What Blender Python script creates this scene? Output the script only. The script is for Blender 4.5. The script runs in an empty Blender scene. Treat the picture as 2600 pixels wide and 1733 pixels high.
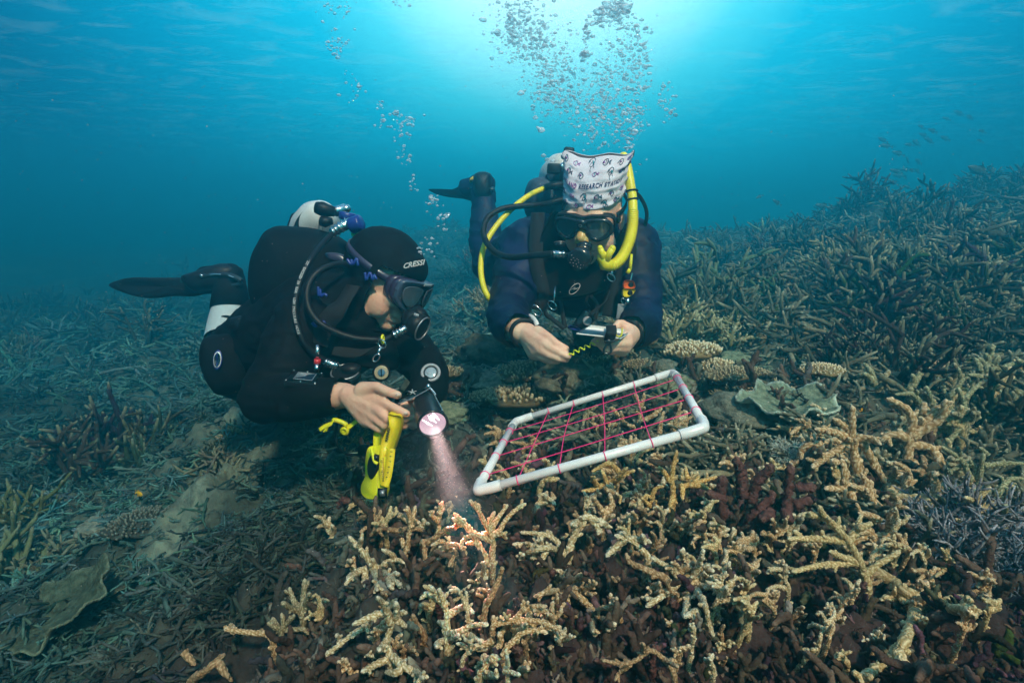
import bpy, math, random
import numpy as np
from mathutils import Vector, Matrix, Quaternion

random.seed(7)
RNG = np.random.default_rng(11)
R = math.radians
scene = bpy.context.scene

# ------------------------------------------------------------------ camera
CAM = Vector((0.0, 0.0, 1.2))
PITCH = R(11.5)
F_PX = 1444.4
cd = bpy.data.cameras.new("camera")
cam = bpy.data.objects.new("camera", cd)
scene.collection.objects.link(cam)
cam.location = CAM
cam.rotation_euler = (R(90) - PITCH, 0, 0)
cd.sensor_width = 36.0
cd.lens = 20.0
cd.clip_start = 0.02
cd.clip_end = 400
scene.camera = cam
scene.render.resolution_x, scene.render.resolution_y = 1024, 682
FW = Vector((0, math.cos(PITCH), -math.sin(PITCH)))
UP = Vector((0, math.sin(PITCH), math.cos(PITCH)))


def P(px, py, d):
    """A point seen at (px, py) of the 2600 x 1733 photograph, d metres deep."""
    d = float(d)
    return CAM + d * (FW + Vector((1, 0, 0)) * ((px - 1300) / F_PX) - UP * ((py - 866.5) / F_PX))


# ------------------------------------------------------------------ light
SUN_EL, SUN_AZ = R(47), R(158)     # azimuth measured clockwise from +Y
SUN_DIR = Vector((math.sin(SUN_AZ) * math.cos(SUN_EL), math.cos(SUN_AZ) * math.cos(SUN_EL), math.sin(SUN_EL)))
sd = bpy.data.lights.new("sun", "SUN")
sd.energy = 5.0
sd.angle = R(3.0)
sd.color = (1.0, 0.72, 0.52)
sun = bpy.data.objects.new("sun", sd)
scene.collection.objects.link(sun)
sun.rotation_euler = SUN_DIR.to_track_quat("Z", "Y").to_euler()

world = bpy.data.worlds.new("World")
scene.world = world
world.use_nodes = True
nt = world.node_tree
nt.nodes.clear()


def wn(t, **kw):
    n = nt.nodes.new(t)
    for k, v in kw.items():
        setattr(n, k, v)
    return n


out = wn("ShaderNodeOutputWorld")
bg = wn("ShaderNodeBackground")
tc = wn("ShaderNodeTexCoord")
nrm = wn("ShaderNodeVectorMath", operation="NORMALIZE")
nt.links.new(tc.outputs["Generated"], nrm.inputs[0])
dot = wn("ShaderNodeVectorMath", operation="DOT_PRODUCT")
GLOW = Vector((0.06, math.cos(R(27)), math.sin(R(27)))).normalized()
dot.inputs[1].default_value = GLOW
nt.links.new(nrm.outputs[0], dot.inputs[0])
ramp = wn("ShaderNodeValToRGB")
nt.links.new(dot.outputs["Value"], ramp.inputs[0])
STOPS = [(0.0, (0.0, 0.018, 0.045)), (0.62, (0.0, 0.028, 0.085)), (0.74, (0.0, 0.080, 0.18)),
         (0.84, (0.0, 0.24, 0.42)), (0.925, (0.01, 0.44, 0.66)), (0.955, (0.12, 0.66, 0.80)),
         (0.975, (0.50, 0.90, 0.96)), (1.0, (1.0, 1.0, 1.0))]
cr = ramp.color_ramp
cr.elements[0].position, cr.elements[0].color = STOPS[0][0], STOPS[0][1] + (1,)
cr.elements[1].position, cr.elements[1].color = STOPS[-1][0], STOPS[-1][1] + (1,)
for p_, c_ in STOPS[1:-1]:
    e_ = cr.elements.new(p_)
    e_.color = c_ + (1,)
# daylight sky above the sea, only what enters steeply from overhead
sky = wn("ShaderNodeTexSky", sky_type="NISHITA", sun_disc=False)
sky.sun_elevation, sky.sun_rotation = SUN_EL, SUN_AZ
sep = wn("ShaderNodeSeparateXYZ")
nt.links.new(nrm.outputs[0], sep.inputs[0])
mr = wn("ShaderNodeMapRange")
mr.inputs["From Min"].default_value, mr.inputs["From Max"].default_value = 0.45, 0.9
nt.links.new(sep.outputs["Z"], mr.inputs["Value"])
skm = wn("ShaderNodeVectorMath", operation="SCALE")
skm.inputs["Scale"].default_value = 0.12
nt.links.new(sky.outputs[0], skm.inputs[0])
mix = wn("ShaderNodeMixRGB")
nt.links.new(mr.outputs[0], mix.inputs[0])
nt.links.new(ramp.outputs[0], mix.inputs[1])
nt.links.new(skm.outputs[0], mix.inputs[2])
nt.links.new(mix.outputs[0], bg.inputs["Color"])
bg.inputs["Strength"].default_value = 1.75
nt.links.new(bg.outputs[0], out.inputs[0])

scene.view_settings.view_transform = "Standard"
scene.view_settings.look = "None"
scene.view_settings.exposure = 0.36
scene.view_settings.gamma = 1.0
scene.cycles.use_denoising = True
scene.cycles.max_bounces = 6
scene.cycles.diffuse_bounces = 2
scene.cycles.glossy_bounces = 3
scene.cycles.transmission_bounces = 4
scene.cycles.transparent_max_bounces = 12
scene.cycles.volume_bounces = 1
scene.cycles.sample_clamp_indirect = 4.0
scene.cycles.caustics_reflective = False
scene.cycles.caustics_refractive = False


# ------------------------------------------------------------------ helpers
def tag(o, label=None, cat=None, group=None, kind=None):
    for k, v in (("label", label), ("category", cat), ("group", group), ("kind", kind)):
        if v:
            o[k] = v
    return o


def empty(name, loc, label=None, cat=None, group=None):
    o = bpy.data.objects.new(name, None)
    o.location = loc
    o.empty_display_size = 0.05
    scene.collection.objects.link(o)
    return tag(o, label, cat, group)


MATS = {}


def mat(name, col, rough=0.6, metal=0.0, bump=0.0, bscale=60.0, vary=0.0, vscale=12.0, sss=0.0, spec=0.5,
        emit=None, estr=0.0, attr=None, coat=0.0, sheen=0.0, trans=0.0, alpha=1.0, col2=None, vdetail=4.0, voro=False, ior=None):
    """Procedural material: base colour (optionally times a colour attribute), noise variation, bump."""
    m = bpy.data.materials.new(name)
    m.use_nodes = True
    t = m.node_tree
    b = t.nodes["Principled BSDF"]
    b.inputs["Base Color"].default_value = tuple(col) + (1,)
    b.inputs["Roughness"].default_value = rough
    b.inputs["Metallic"].default_value = metal
    b.inputs["Specular IOR Level"].default_value = spec
    b.inputs["Coat Weight"].default_value = coat
    b.inputs["Sheen Weight"].default_value = sheen
    b.inputs["Transmission Weight"].default_value = trans
    b.inputs["Alpha"].default_value = alpha
    if ior: b.inputs["IOR"].default_value = ior
    if sss:
        b.inputs["Subsurface Weight"].default_value = sss
        b.inputs["Subsurface Scale"].default_value = 0.008
        b.inputs["Subsurface Radius"].default_value = (1.0, 0.35, 0.2)
    if emit:
        b.inputs["Emission Color"].default_value = tuple(emit) + (1,)
        b.inputs["Emission Strength"].default_value = estr
    src = None
    co = t.nodes.new("ShaderNodeTexCoord")
    if vary > 0 or col2:
        n = t.nodes.new("ShaderNodeTexNoise")
        n.inputs["Scale"].default_value = vscale
        n.inputs["Detail"].default_value = vdetail
        t.links.new(co.outputs["Object"], n.inputs["Vector"])
        mrr = t.nodes.new("ShaderNodeMapRange")
        mrr.inputs["From Min"].default_value, mrr.inputs["From Max"].default_value = 0.35, 0.65
        t.links.new(n.outputs[0], mrr.inputs["Value"])
        mx = t.nodes.new("ShaderNodeMixRGB")
        c2 = col2 if col2 else tuple(min(1, c * (1 - vary)) for c in col)
        mx.inputs[1].default_value = tuple(col) + (1,)
        mx.inputs[2].default_value = tuple(c2) + (1,)
        t.links.new(mrr.outputs[0], mx.inputs[0])
        src = mx.outputs[0]
    if attr:
        a = t.nodes.new("ShaderNodeAttribute")
        a.attribute_name = attr
        if src is None:
            src = a.outputs["Color"]
        else:
            mu = t.nodes.new("ShaderNodeMixRGB")
            mu.blend_type = "MULTIPLY"
            mu.inputs[0].default_value = 1.0
            t.links.new(src, mu.inputs[1])
            t.links.new(a.outputs["Color"], mu.inputs[2])
            src = mu.outputs[0]
    if src is not None:
        t.links.new(src, b.inputs["Base Color"])
    if bump > 0:
        if voro:
            n2 = t.nodes.new("ShaderNodeTexVoronoi")
            ho = n2.outputs["Distance"]
        else:
            n2 = t.nodes.new("ShaderNodeTexNoise")
            n2.inputs["Detail"].default_value = 6
            ho = n2.outputs[0]
        n2.inputs["Scale"].default_value = bscale
        t.links.new(co.outputs["Object"], n2.inputs["Vector"])
        bm_ = t.nodes.new("ShaderNodeBump")
        bm_.inputs["Strength"].default_value = 1.0
        bm_.inputs["Distance"].default_value = bump
        t.links.new(ho, bm_.inputs["Height"])
        t.links.new(bm_.outputs[0], b.inputs["Normal"])
    MATS[name] = m
    return m


class MB:
    """Collects shapes (quads and triangles, world coordinates) and links them as one mesh object."""

    def __init__(s):
        s.v, s.f, s.c, s.n = [], [], [], 0

    def add(s, V, F, C=None):
        V = np.asarray(V, dtype=np.float64).reshape(-1, 3)
        s.v.append(V)
        F = np.asarray(F, dtype=np.int64)
        s.f.append(np.where(F >= 0, F + s.n, F))
        if C is None:
            C = np.ones((len(V), 3))
        C = np.asarray(C, dtype=np.float64)
        if C.ndim == 1:
            C = np.tile(C, (len(V), 1))
        s.c.append(C)
        s.n += len(V)
        return s

    def tube(s, pts, rad, n=10, cap=True, C=None, ring=False):
        V, F = tube(pts, rad, n, cap)
        return s.add(V, F, C)

    def ell(s, c, r, n=14, rot=None, C=None):
        V, F = sphere(n)
        V = V * np.asarray(r)
        if rot is not None:
            V = V @ np.array(rot.to_3x3() if hasattr(rot, "to_3x3") else rot).T
        return s.add(V + np.asarray(c), F, C)

    def box(s, c, half, rot=None, bev=0.0, C=None):
        V, F = rbox(half, bev)
        if rot is not None:
            V = V @ np.array(rot.to_3x3() if hasattr(rot, "to_3x3") else rot).T
        return s.add(V + np.asarray(c), F, C)

    def build(s, name, m=None, parent=None, smooth=True, mods=None):
        me = np_mesh(name, np.concatenate(s.v), s.f, np.concatenate(s.c), smooth)
        o = bpy.data.objects.new(name, me)
        scene.collection.objects.link(o)
        if m: me.materials.append(m)
        if parent is not None:
            o.parent = parent
            recentre(o, parent)
        else:
            centre(o)
        return o


def wloc(o):
    l = Vector(o.location)
    while o.parent is not None:
        o = o.parent
        l = l + Vector(o.location)
    return l


def recentre(o, parent):
    """Vertices are given in world coordinates: shift them so that the object sits at its own middle."""
    me = o.data
    a = np.empty(len(me.vertices) * 3)
    me.vertices.foreach_get("co", a)
    a = a.reshape(-1, 3)
    c = (a.min(0) + a.max(0)) / 2
    a = a - c
    me.vertices.foreach_set("co", a.ravel())
    me.update()
    o.location = Vector(c) - (wloc(parent) if parent is not None else Vector((0, 0, 0)))


def centre(o):
    recentre(o, None)


def np_mesh(name, V, FL, C=None, smooth=True):
    """FL: list of int arrays (k,4) or (k,3); -1 in the last column of a (k,4) array marks a triangle."""
    loops, tot = [], []
    for F in FL:
        if F.shape[1] == 3:
            loops.append(F.ravel()); tot.append(np.full(len(F), 3))
        else:
            tri = F[:, 3] < 0
            if tri.any():
                q = F[~tri]; t3 = F[tri][:, :3]
                loops.append(q.ravel()); tot.append(np.full(len(q), 4))
                loops.append(t3.ravel()); tot.append(np.full(len(t3), 3))
            else:
                loops.append(F.ravel()); tot.append(np.full(len(F), 4))
    loops = np.concatenate(loops).astype(np.int32)
    tot = np.concatenate(tot).astype(np.int32)
    me = bpy.data.meshes.new(name)
    me.vertices.add(len(V))
    me.vertices.foreach_set("co", V.astype(np.float32).ravel())
    me.loops.add(len(loops))
    me.loops.foreach_set("vertex_index", loops)
    me.polygons.add(len(tot))
    st = np.concatenate([[0], np.cumsum(tot)[:-1]]).astype(np.int32)
    me.polygons.foreach_set("loop_start", st)
    me.polygons.foreach_set("loop_total", tot)
    me.polygons.foreach_set("use_smooth", np.full(len(tot), smooth, dtype=bool))
    if C is not None:
        ca = me.color_attributes.new("tint", "FLOAT_COLOR", "POINT")
        ca.data.foreach_set("color", np.concatenate([C, np.ones((len(C), 1))], 1).astype(np.float32).ravel())
    me.update(calc_edges=True)
    me.validate()
    return me


_sph = {}


def sphere(n=14):
    if n in _sph: return _sph[n][0].copy(), _sph[n][1]
    m = max(4, n // 2 + 1)
    V = [(0, 0, 1)]
    for i in range(1, m):
        t = math.pi * i / m
        for j in range(n):
            a = 2 * math.pi * j / n
            V.append((math.sin(t) * math.cos(a), math.sin(t) * math.sin(a), math.cos(t)))
    V.append((0, 0, -1))
    F = []
    for j in range(n):
        F.append((0, 1 + j, 1 + (j + 1) % n, -1))
    for i in range(m - 2):
        for j in range(n):
            a, b = 1 + i * n + j, 1 + i * n + (j + 1) % n
            F.append((a, a + n, b + n, b))
    L = len(V) - 1
    for j in range(n):
        F.append((L, L - n + (j + 1) % n, L - n + j, -1))
    _sph[n] = (np.array(V, float), np.array(F))
    return _sph[n][0].copy(), _sph[n][1]


def rbox(half, bev):
    """A box with chamfered edges."""
    hx, hy, hz = half
    b = min(bev, hx * .9, hy * .9, hz * .9)
    if b <= 0:
        V = np.array([(x, y, z) for x in (-hx, hx) for y in (-hy, hy) for z in (-hz, hz)], float)
        F = np.array([(0, 1, 3, 2), (4, 6, 7, 5), (0, 4, 5, 1), (2, 3, 7, 6), (0, 2, 6, 4), (1, 5, 7, 3)])
        return V, F
    V, F = sphere(16)
    k = 3.0
    s = np.sign(V) * np.minimum(1, np.abs(V) * 50)
    V = V * b + s * np.array([hx - b, hy - b, hz - b])
    return V, F


def frames(pts):
    """Parallel-transport frames along a polyline (numpy)."""
    p = np.asarray(pts, float)
    t = np.gradient(p, axis=0)
    t /= (np.linalg.norm(t, axis=1, keepdims=True) + 1e-12)
    a = np.array([0, 0, 1.0]) if abs(t[0, 2]) < .9 else np.array([1.0, 0, 0])
    u = np.cross(t[0], a); u /= np.linalg.norm(u)
    U = [u]
    for i in range(1, len(p)):
        u = U[-1] - t[i] * np.dot(U[-1], t[i])
        u /= (np.linalg.norm(u) + 1e-12)
        U.append(u)
    U = np.array(U)
    return p, t, U, np.cross(t, U)


def tube(pts, rad, n=10, cap=True, flat=None):
    p, t, U, W = frames(pts)
    k = len(p)
    r = np.broadcast_to(np.asarray(rad, float), (k,))
    a = np.arange(n) * 2 * math.pi / n
    ca, sa = np.cos(a), np.sin(a)
    if flat is not None: sa = sa * flat
    V = p[:, None, :] + r[:, None, None] * (ca[None, :, None] * U[:, None, :] + sa[None, :, None] * W[:, None, :])
    V = V.reshape(-1, 3)
    i = np.arange(k - 1)[:, None] * n
    j = np.arange(n)[None, :]
    j2 = (j + 1) % n
    F = np.stack([i + j, i + j2, i + n + j2, i + n + j], -1).reshape(-1, 4)
    if cap:
        V = np.concatenate([V, [p[0]], [p[-1]]])
        c0, c1 = k * n, k * n + 1
        jj = np.arange(n)
        F0 = np.stack([np.full(n, c0), (jj + 1) % n, jj, np.full(n, -1)], 1)
        F1 = np.stack([np.full(n, c1), (k - 1) * n + jj, (k - 1) * n + (jj + 1) % n, np.full(n, -1)], 1)
        F = np.concatenate([F, F0, F1])
    return V, F


def smooth_path(pts, n):
    """Catmull-Rom through the points, n samples."""
    p = np.array([tuple(q) for q in pts], float)
    if len(p) == 2:
        s = np.linspace(0, 1, n)[:, None]
        return p[0] * (1 - s) + p[1] * s
    q = np.concatenate([[2 * p[0] - p[1]], p, [2 * p[-1] - p[-2]]])
    seg = np.linalg.norm(np.diff(p, axis=0), axis=1)
    cum = np.concatenate([[0], np.cumsum(seg)])
    out_ = []
    for s in np.linspace(0, cum[-1], n):
        i = min(len(seg) - 1, int(np.searchsorted(cum, s, side="right") - 1))
        i = max(0, i)
        u = (s - cum[i]) / (seg[i] + 1e-12)
        a, b, c, d = q[i], q[i + 1], q[i + 2], q[i + 3]
        out_.append(.5 * ((2 * b) + (-a + c) * u + (2 * a - 5 * b + 4 * c - d) * u * u + (-a + 3 * b - 3 * c + d) * u ** 3))
    return np.array(out_)


def hash3(i, j, k, seed=0):
    h = (i * 374761393 + j * 668265263 + k * 2147483647 + seed * 974634777) & 0xFFFFFFFF
    h = ((h ^ (h >> 13)) * 1274126177) & 0xFFFFFFFF
    h = h ^ (h >> 16)
    return (h & 0xFFFFFF) / float(0xFFFFFF)


def vnoise(x, y, z=None, seed=0):
    """Value noise, numpy arrays in, 0..1 out."""
    x = np.asarray(x, float); y = np.asarray(y, float)
    z = np.zeros_like(x) if z is None else np.asarray(z, float)
    xi, yi, zi = np.floor(x).astype(np.int64), np.floor(y).astype(np.int64), np.floor(z).astype(np.int64)
    fx, fy, fz = x - xi, y - yi, z - zi
    fx, fy, fz = [f * f * (3 - 2 * f) for f in (fx, fy, fz)]
    r = 0
    for a in (0, 1):
        for b in (0, 1):
            for c in (0, 1):
                w = (fx if a else 1 - fx) * (fy if b else 1 - fy) * (fz if c else 1 - fz)
                r = r + w * hash3(xi + a, yi + b, zi + c, seed)
    return r


def fbm(x, y, z=None, o=4, seed=0):
    r, a, s = 0, 1.0, 0
    for i in range(o):
        k = 2.03 ** i
        r = r + a * vnoise(np.asarray(x) * k, np.asarray(y) * k, None if z is None else np.asarray(z) * k, seed + i * 17)
        s += a
        a *= .5
    return r / s

# zoomed regions of the photograph: origin and magnification
ZR = {"F": (800, 1200, 2.353), "S": (1700, 900, 1.8822), "Q": (1150, 900, 3.3614), "L": (0, 1000, 2.1389), "V": (0, 0, .90462), "T": (1600, 300, 2.24)}
# ------------------------------------------------------------------ sea bed
CP = [(1300, 1733, .66), (900, 1733, .70), (1700, 1733, .66), (2300, 1733, .68), (500, 1733, .95), (100, 1733, 1.25),
      (1300, 1450, .92), (1000, 1450, .95), (1700, 1450, .9), (2200, 1450, .95), (700, 1500, 1.1), (2550, 1500, .95),
      (1300, 1250, 1.25), (1600, 1150, 1.4), (1900, 1250, 1.2), (2300, 1250, 1.25), (2550, 1250, 1.25),
      (900, 1250, 1.6), (600, 1350, 1.5), (300, 1400, 1.8), (50, 1450, 1.9),
      (1200, 1050, 1.85), (900, 1080, 2.2), (600, 1150, 2.3), (200, 1200, 2.7),
      (1600, 980, 1.9), (1900, 1020, 1.8), (2200, 980, 1.7), (2550, 1000, 1.6),
      (1300, 900, 2.8), (1700, 900, 2.7), (2000, 870, 2.6), (2400, 800, 2.5),
      (600, 1000, 3.6), (200, 1000, 4.4), (1100, 920, 3.2), (0, 1100, 3.3),
      (1700, 770, 5.0), (2100, 745, 4.6), (2450, 670, 4.0), (2600, 540, 5.2), (2420, 565, 5.4),
      (1300, 780, 6.0), (900, 820, 6), (400, 880, 6), (0, 900, 6),
      (1300, 640, 12), (1150, 598, 13), (1050, 600, 13), (1500, 620, 13), (1800, 630, 10), (2100, 625, 8), (2600, 475, 7.5),
      (2250, 595, 8), (850, 670, 12), (700, 720, 12), (300, 745, 12), (50, 755, 12)]
CPW = []
for a_, b_, d_ in CP:
    q = P(a_, b_, d_)
    CPW.append((q.x, q.y, q.z))
# behind and beside the camera, and far away
for th in range(60, 301, 30):
    for r_, z_ in ((.6, .72), (2, .6), (8, .3)):
        x_, y_ = r_ * math.sin(R(th)), r_ * math.cos(R(th))
        CPW.append((x_, y_, z_ + (.25 if x_ > 0 else -.3) * min(1, abs(x_))))
for th in range(-60, 61, 15):
    CPW.append((25 * math.sin(R(th)), 25 * math.cos(R(th)), .2 + (.5 if th > 15 else 0)))
    CPW.append((60 * math.sin(R(th)), 60 * math.cos(R(th)), .0))
CPW = np.array(CPW)


def logpol(x, y):
    r = np.hypot(x, y) + 1e-6
    t = np.arctan2(x, y)
    return np.sin(t) * 1.6, np.cos(t) * 1.6, np.log(r) * 1.25


CPL = np.stack(logpol(CPW[:, 0], CPW[:, 1]), 1)


def ground0(x, y):
    """Smooth height of the sea bed."""
    x = np.atleast_1d(np.asarray(x, float)); y = np.atleast_1d(np.asarray(y, float))
    q = np.stack(logpol(x, y), -1).reshape(-1, 3)
    o = np.empty(len(q))
    for s in range(0, len(q), 20000):
        d2 = ((q[s:s + 20000, None, :] - CPL[None]) ** 2).sum(-1) + .012
        w = d2 ** -2.2
        o[s:s + 20000] = (w * CPW[:, 2]).sum(1) / w.sum(1)
    return o.reshape(x.shape)


def rough(x, y):
    r = np.hypot(x, y)
    a = .05 * np.clip(r, .8, 4)
    z = (fbm(x * 1.3, y * 1.3, o=3, seed=3) - .5) * .34 * np.clip(r / 2.2, .25, 2.0)
    rd = 1 - np.abs(2 * fbm(x * 5, y * 5, o=3, seed=9) - 1)
    z = z + (rd - .75) * .16 * np.clip(r / 1.5, .55, 1.3)
    z = z + (fbm(x * 22, y * 22, o=3, seed=31) - .5) * .05
    near = np.clip(1.9 - r, 0, 1)
    z = z + near * ((1 - np.abs(2 * fbm(x * 11, y * 11, o=3, seed=61) - 1)) - .72) * .085
    z = z + near * (fbm(x * 48, y * 48, o=2, seed=62) - .5) * .022
    return z


def ground(x, y):
    return ground0(x, y) + rough(np.atleast_1d(np.asarray(x, float)), np.atleast_1d(np.asarray(y, float)))


NA, NR = 760, 620
th = np.linspace(-math.pi, math.pi, NA, endpoint=False)
th = th - .62 * np.sin(th)      # denser ahead of the camera
rr = np.exp(np.linspace(math.log(.18), math.log(90), NR))
TH, RR = np.meshgrid(th, rr)
X, Y = RR * np.sin(TH), RR * np.cos(TH)
Z = ground(X, Y)
V = np.stack([X, Y, Z], -1).reshape(-1, 3)
i = np.arange(NR - 1)[:, None] * NA
j = np.arange(NA)[None, :]
F = np.stack([i + j, i + NA + j, i + NA + (j + 1) % NA, i + (j + 1) % NA], -1).reshape(-1, 4)
V = np.concatenate([V, [[0, 0, Z[0].mean()]]])
jj = np.arange(NA)
F = np.concatenate([F, np.stack([np.full(NA, len(V) - 1), jj, (jj + 1) % NA, np.full(NA, -1)], 1)])


def warmth(x, y):
    """1 on the reddish algae-covered rubble of the near mound, 0 on the grey plain."""
    d = np.hypot((x - .48) / 1.0, (y - .72) / .72)
    n = fbm(np.asarray(x) * 6, np.asarray(y) * 6, o=2, seed=77) - .5
    return np.clip(1.55 - d + n * .7, 0, 1)


def bedcol(x, y):
    w = warmth(x, y)[..., None]
    n = fbm(np.asarray(x) * 9, np.asarray(y) * 9, o=3, seed=5)[..., None]
    n2 = np.clip((fbm(np.asarray(x) * 1.7, np.asarray(y) * 1.7, o=2, seed=55)[..., None] - .5) * 4, 0, 1)
    grey = np.array([.055, .072, .06]) * (.45 + n) + n2 * np.array([.07, .07, .05])
    red = np.array([.050, .030, .028]) * (.5 + n)
    return grey * (1 - w) + red * w


C = bedcol(V[:, 0], V[:, 1])
# pale sand channel on the plain
def sandy(x, y):
    o = np.zeros(np.shape(x))
    for (a_, b_, d_), w_ in (((560, 1230, 1.95), .17), ((520, 1330, 1.72), .15), ((470, 1420, 1.55), .1), ((640, 1080, 2.6), .22), ((700, 1010, 2.9), .2)):
        q_ = P(a_, b_, d_)
        o = np.maximum(o, np.exp(-(((x - q_.x) / w_) ** 2 + ((y - q_.y) / (w_ * 1.4)) ** 2)))
    return o


s_ = np.clip(sandy(V[:, 0], V[:, 1]) * 1.7 - .3, 0, 1)[:, None]
C = C * (1 - s_) + np.array([.19, .225, .17]) * s_
m_bed = mat("reef_bed", (1, 1, 1), rough=.95, bump=.006, bscale=90, attr="tint", col2=(.5, .5, .55), vscale=35, spec=.2)
bed = MB().add(V, F, C).build("sea_bed", m_bed)
tag(bed, kind="structure")

# ------------------------------------------------------------------ branch pieces
def piece(seed, flat=True, n=5, L=1.0, r=.05, twigs=3, curl=.5, segs=6, up=0.0):
    """A broken or standing coral branch, length about 1, base at the origin."""
    g = np.random.default_rng(seed)
    Vs, Fs, Ts, off = [], [], [], 0

    def stem(p0, d0, L, r0, lev):
        nonlocal off
        p = [np.array(p0, float)]
        d = np.array(d0, float)
        for _ in range(segs):
            d = d + g.normal(0, curl * .35, 3) * np.array([1, 1, .35 if flat else 1]) + np.array([0, 0, up])
            d /= np.linalg.norm(d)
            p.append(p[-1] + d * L / segs)
        p = np.array(p)
        s = np.linspace(0, 1, len(p))
        rad = r0 * (1 - .45 * s) * (1 + g.normal(0, .12, len(p)))
        rad[-1] *= .55
        V, F = tube(p, rad, n)
        Vs.append(V); Fs.append(np.where(F >= 0, F + off, F)); off += len(V)
        tt = np.concatenate([np.repeat(s, n), [0, 1]]) if lev > 0 or not flat else np.concatenate([np.repeat(s, n), [0, 1]])
        Ts.append(tt)
        if lev < 2:
            for _ in range(twigs if lev == 0 else max(0, twigs - 2)):
                k = g.integers(1, segs)
                dd = (p[k] - p[k - 1]); dd /= np.linalg.norm(dd)
                q = g.normal(0, 1, 3) * np.array([1, 1, .5 if flat else .8])
                q -= dd * np.dot(q, dd); q /= np.linalg.norm(q)
                stem(p[k], dd * .6 + q * .9, L * g.uniform(.3, .6), r0 * .8, lev + 1)
    if flat:
        stem((-.5, 0, 0), (1, 0, .05), L, r, 0)
    else:
        stem((0, 0, 0), (g.normal(0, .2), g.normal(0, .2), 1), L, r, 0)
    return np.concatenate(Vs), np.concatenate(Fs), np.concatenate(Ts)


def clump(seed, stems=9, n=5, r=.045, spread=.8, twigs=3, segs=5):
    """A bushy standing thicket about 1 high and wide."""
    g = np.random.default_rng(seed)
    Vs, Fs, Ts, off = [], [], [], 0
    for k in range(stems):
        V, F, T = piece(seed * 31 + k, False, n, g.uniform(.6, 1.0), r, twigs, .45, segs, .05)
        a, tl = g.uniform(0, 2 * math.pi), g.uniform(.1, spread)
        M = np.array(Matrix.Rotation(a, 3, "Z") @ Matrix.Rotation(tl, 3, "Y"))
        V = V @ M.T + np.array([math.cos(a), math.sin(a), 0]) * g.uniform(0, .15)
        Vs.append(V); Fs.append(np.where(F >= 0, F + off, F)); Ts.append(T); off += len(V)
    return np.concatenate(Vs), np.concatenate(Fs), np.concatenate(Ts)


def scatter(mb, variants, pos, scale, yaw, tilt, cols, tipc=None):
    """Adds transformed copies of the variants to one mesh."""
    nv = len(variants)
    vid = RNG.integers(0, nv, len(pos))
    for k in range(nv):
        idx = np.where(vid == k)[0]
        if not len(idx): continue
        V, F, T = variants[k]
        cy, sy = np.cos(yaw[idx]), np.sin(yaw[idx])
        ct, st = np.cos(tilt[idx]), np.sin(tilt[idx])
        # tilt about Y, then yaw about Z
        x = V[None, :, 0] * ct[:, None] + V[None, :, 2] * st[:, None]
        z = -V[None, :, 0] * st[:, None] + V[None, :, 2] * ct[:, None]
        y = np.broadcast_to(V[None, :, 1], x.shape)
        W = np.stack([x * cy[:, None] - y * sy[:, None], x * sy[:, None] + y * cy[:, None], z], -1)
        W = W * scale[idx][:, None, None] + pos[idx][:, None, :]
        FF = F[None] + (np.arange(len(idx)) * len(V))[:, None, None]
        FF = np.where(F[None] >= 0, FF, -1)
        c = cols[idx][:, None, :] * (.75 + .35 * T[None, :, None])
        if tipc is not None:
            w = np.clip((T - .8) * 5, 0, 1)[None, :, None]
            c = c * (1 - w) + np.asarray(tipc) * w
        mb.add(W.reshape(-1, 3), FF.reshape(-1, 4), np.clip(c, 0, 1).reshape(-1, 3))


def polar_pts(n, r0, r1, a0, a1, dens=1.0):
    """Random points ahead of the camera: the picture is covered evenly (density falls with distance)."""
    u = RNG.random(n)
    r = r0 * (r1 / r0) ** (u ** dens)
    a = R(a0) + (R(a1) - R(a0)) * RNG.random(n)
    return r * np.sin(a), r * np.cos(a), r


m_rub = mat("dead_coral", (1, 1, 1), rough=.95, bump=.003, bscale=260, attr="tint", col2=(.6, .62, .6), vscale=60, spec=.2)
flats = [piece(s, True, 5, 1, .045, 3, .55, 6) for s in range(14)]
thick = [clump(s + 50, 9, 5) for s in range(7)]


def furred(s):
    V, F, T = piece(s + 200, False, 8, 1, .125, 2, .5, 9)
    k = fbm(V[:, 0] * 6 + s, V[:, 1] * 6, V[:, 2] * 6, o=3, seed=s)[:, None]
    c = V.mean(0)
    return V + RNG.normal(0, .010, V.shape) + (k - .5) * .10 * (V - c) / (np.abs(V - c) + .05), F, T


stubs = [furred(s) for s in range(14)]


def middle(x, y):
    """1 on the ledge of table corals and mossy heads behind the frame."""
    return ((x > -.35) & (x < 1.0) & (y > 1.35) & (y < 2.9)).astype(float)


def rub_cols(x, y, lo=.6, hi=1.5):
    w = warmth(x, y)[:, None]
    k = RNG.uniform(lo, hi, (len(x), 1))
    cool = np.clip((.5 - x) / 1.2, 0, 1)[:, None]  # leftward shift to darker, bluer rubble, painted in for the weak ambient light
    grey = np.array([.165, .18, .14]) * (1 - cool) + np.array([.065, .125, .120]) * cool + RNG.normal(0, .01, (len(x), 3))
    red = np.array([.078, .052, .040]) * RNG.uniform(.4, 1.5, (len(x), 1)) + RNG.normal(0, .006, (len(x), 3)) + np.array([.10, .09, .07]) * (RNG.random((len(x), 1)) < .16) + np.array([.02, .0, .03]) * (RNG.random((len(x), 1)) < .2) + np.array([.01, .035, .01]) * (RNG.random((len(x), 1)) < .2)
    return np.clip((grey * (1 - w) + red * w) * k, .01, .8)


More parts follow.
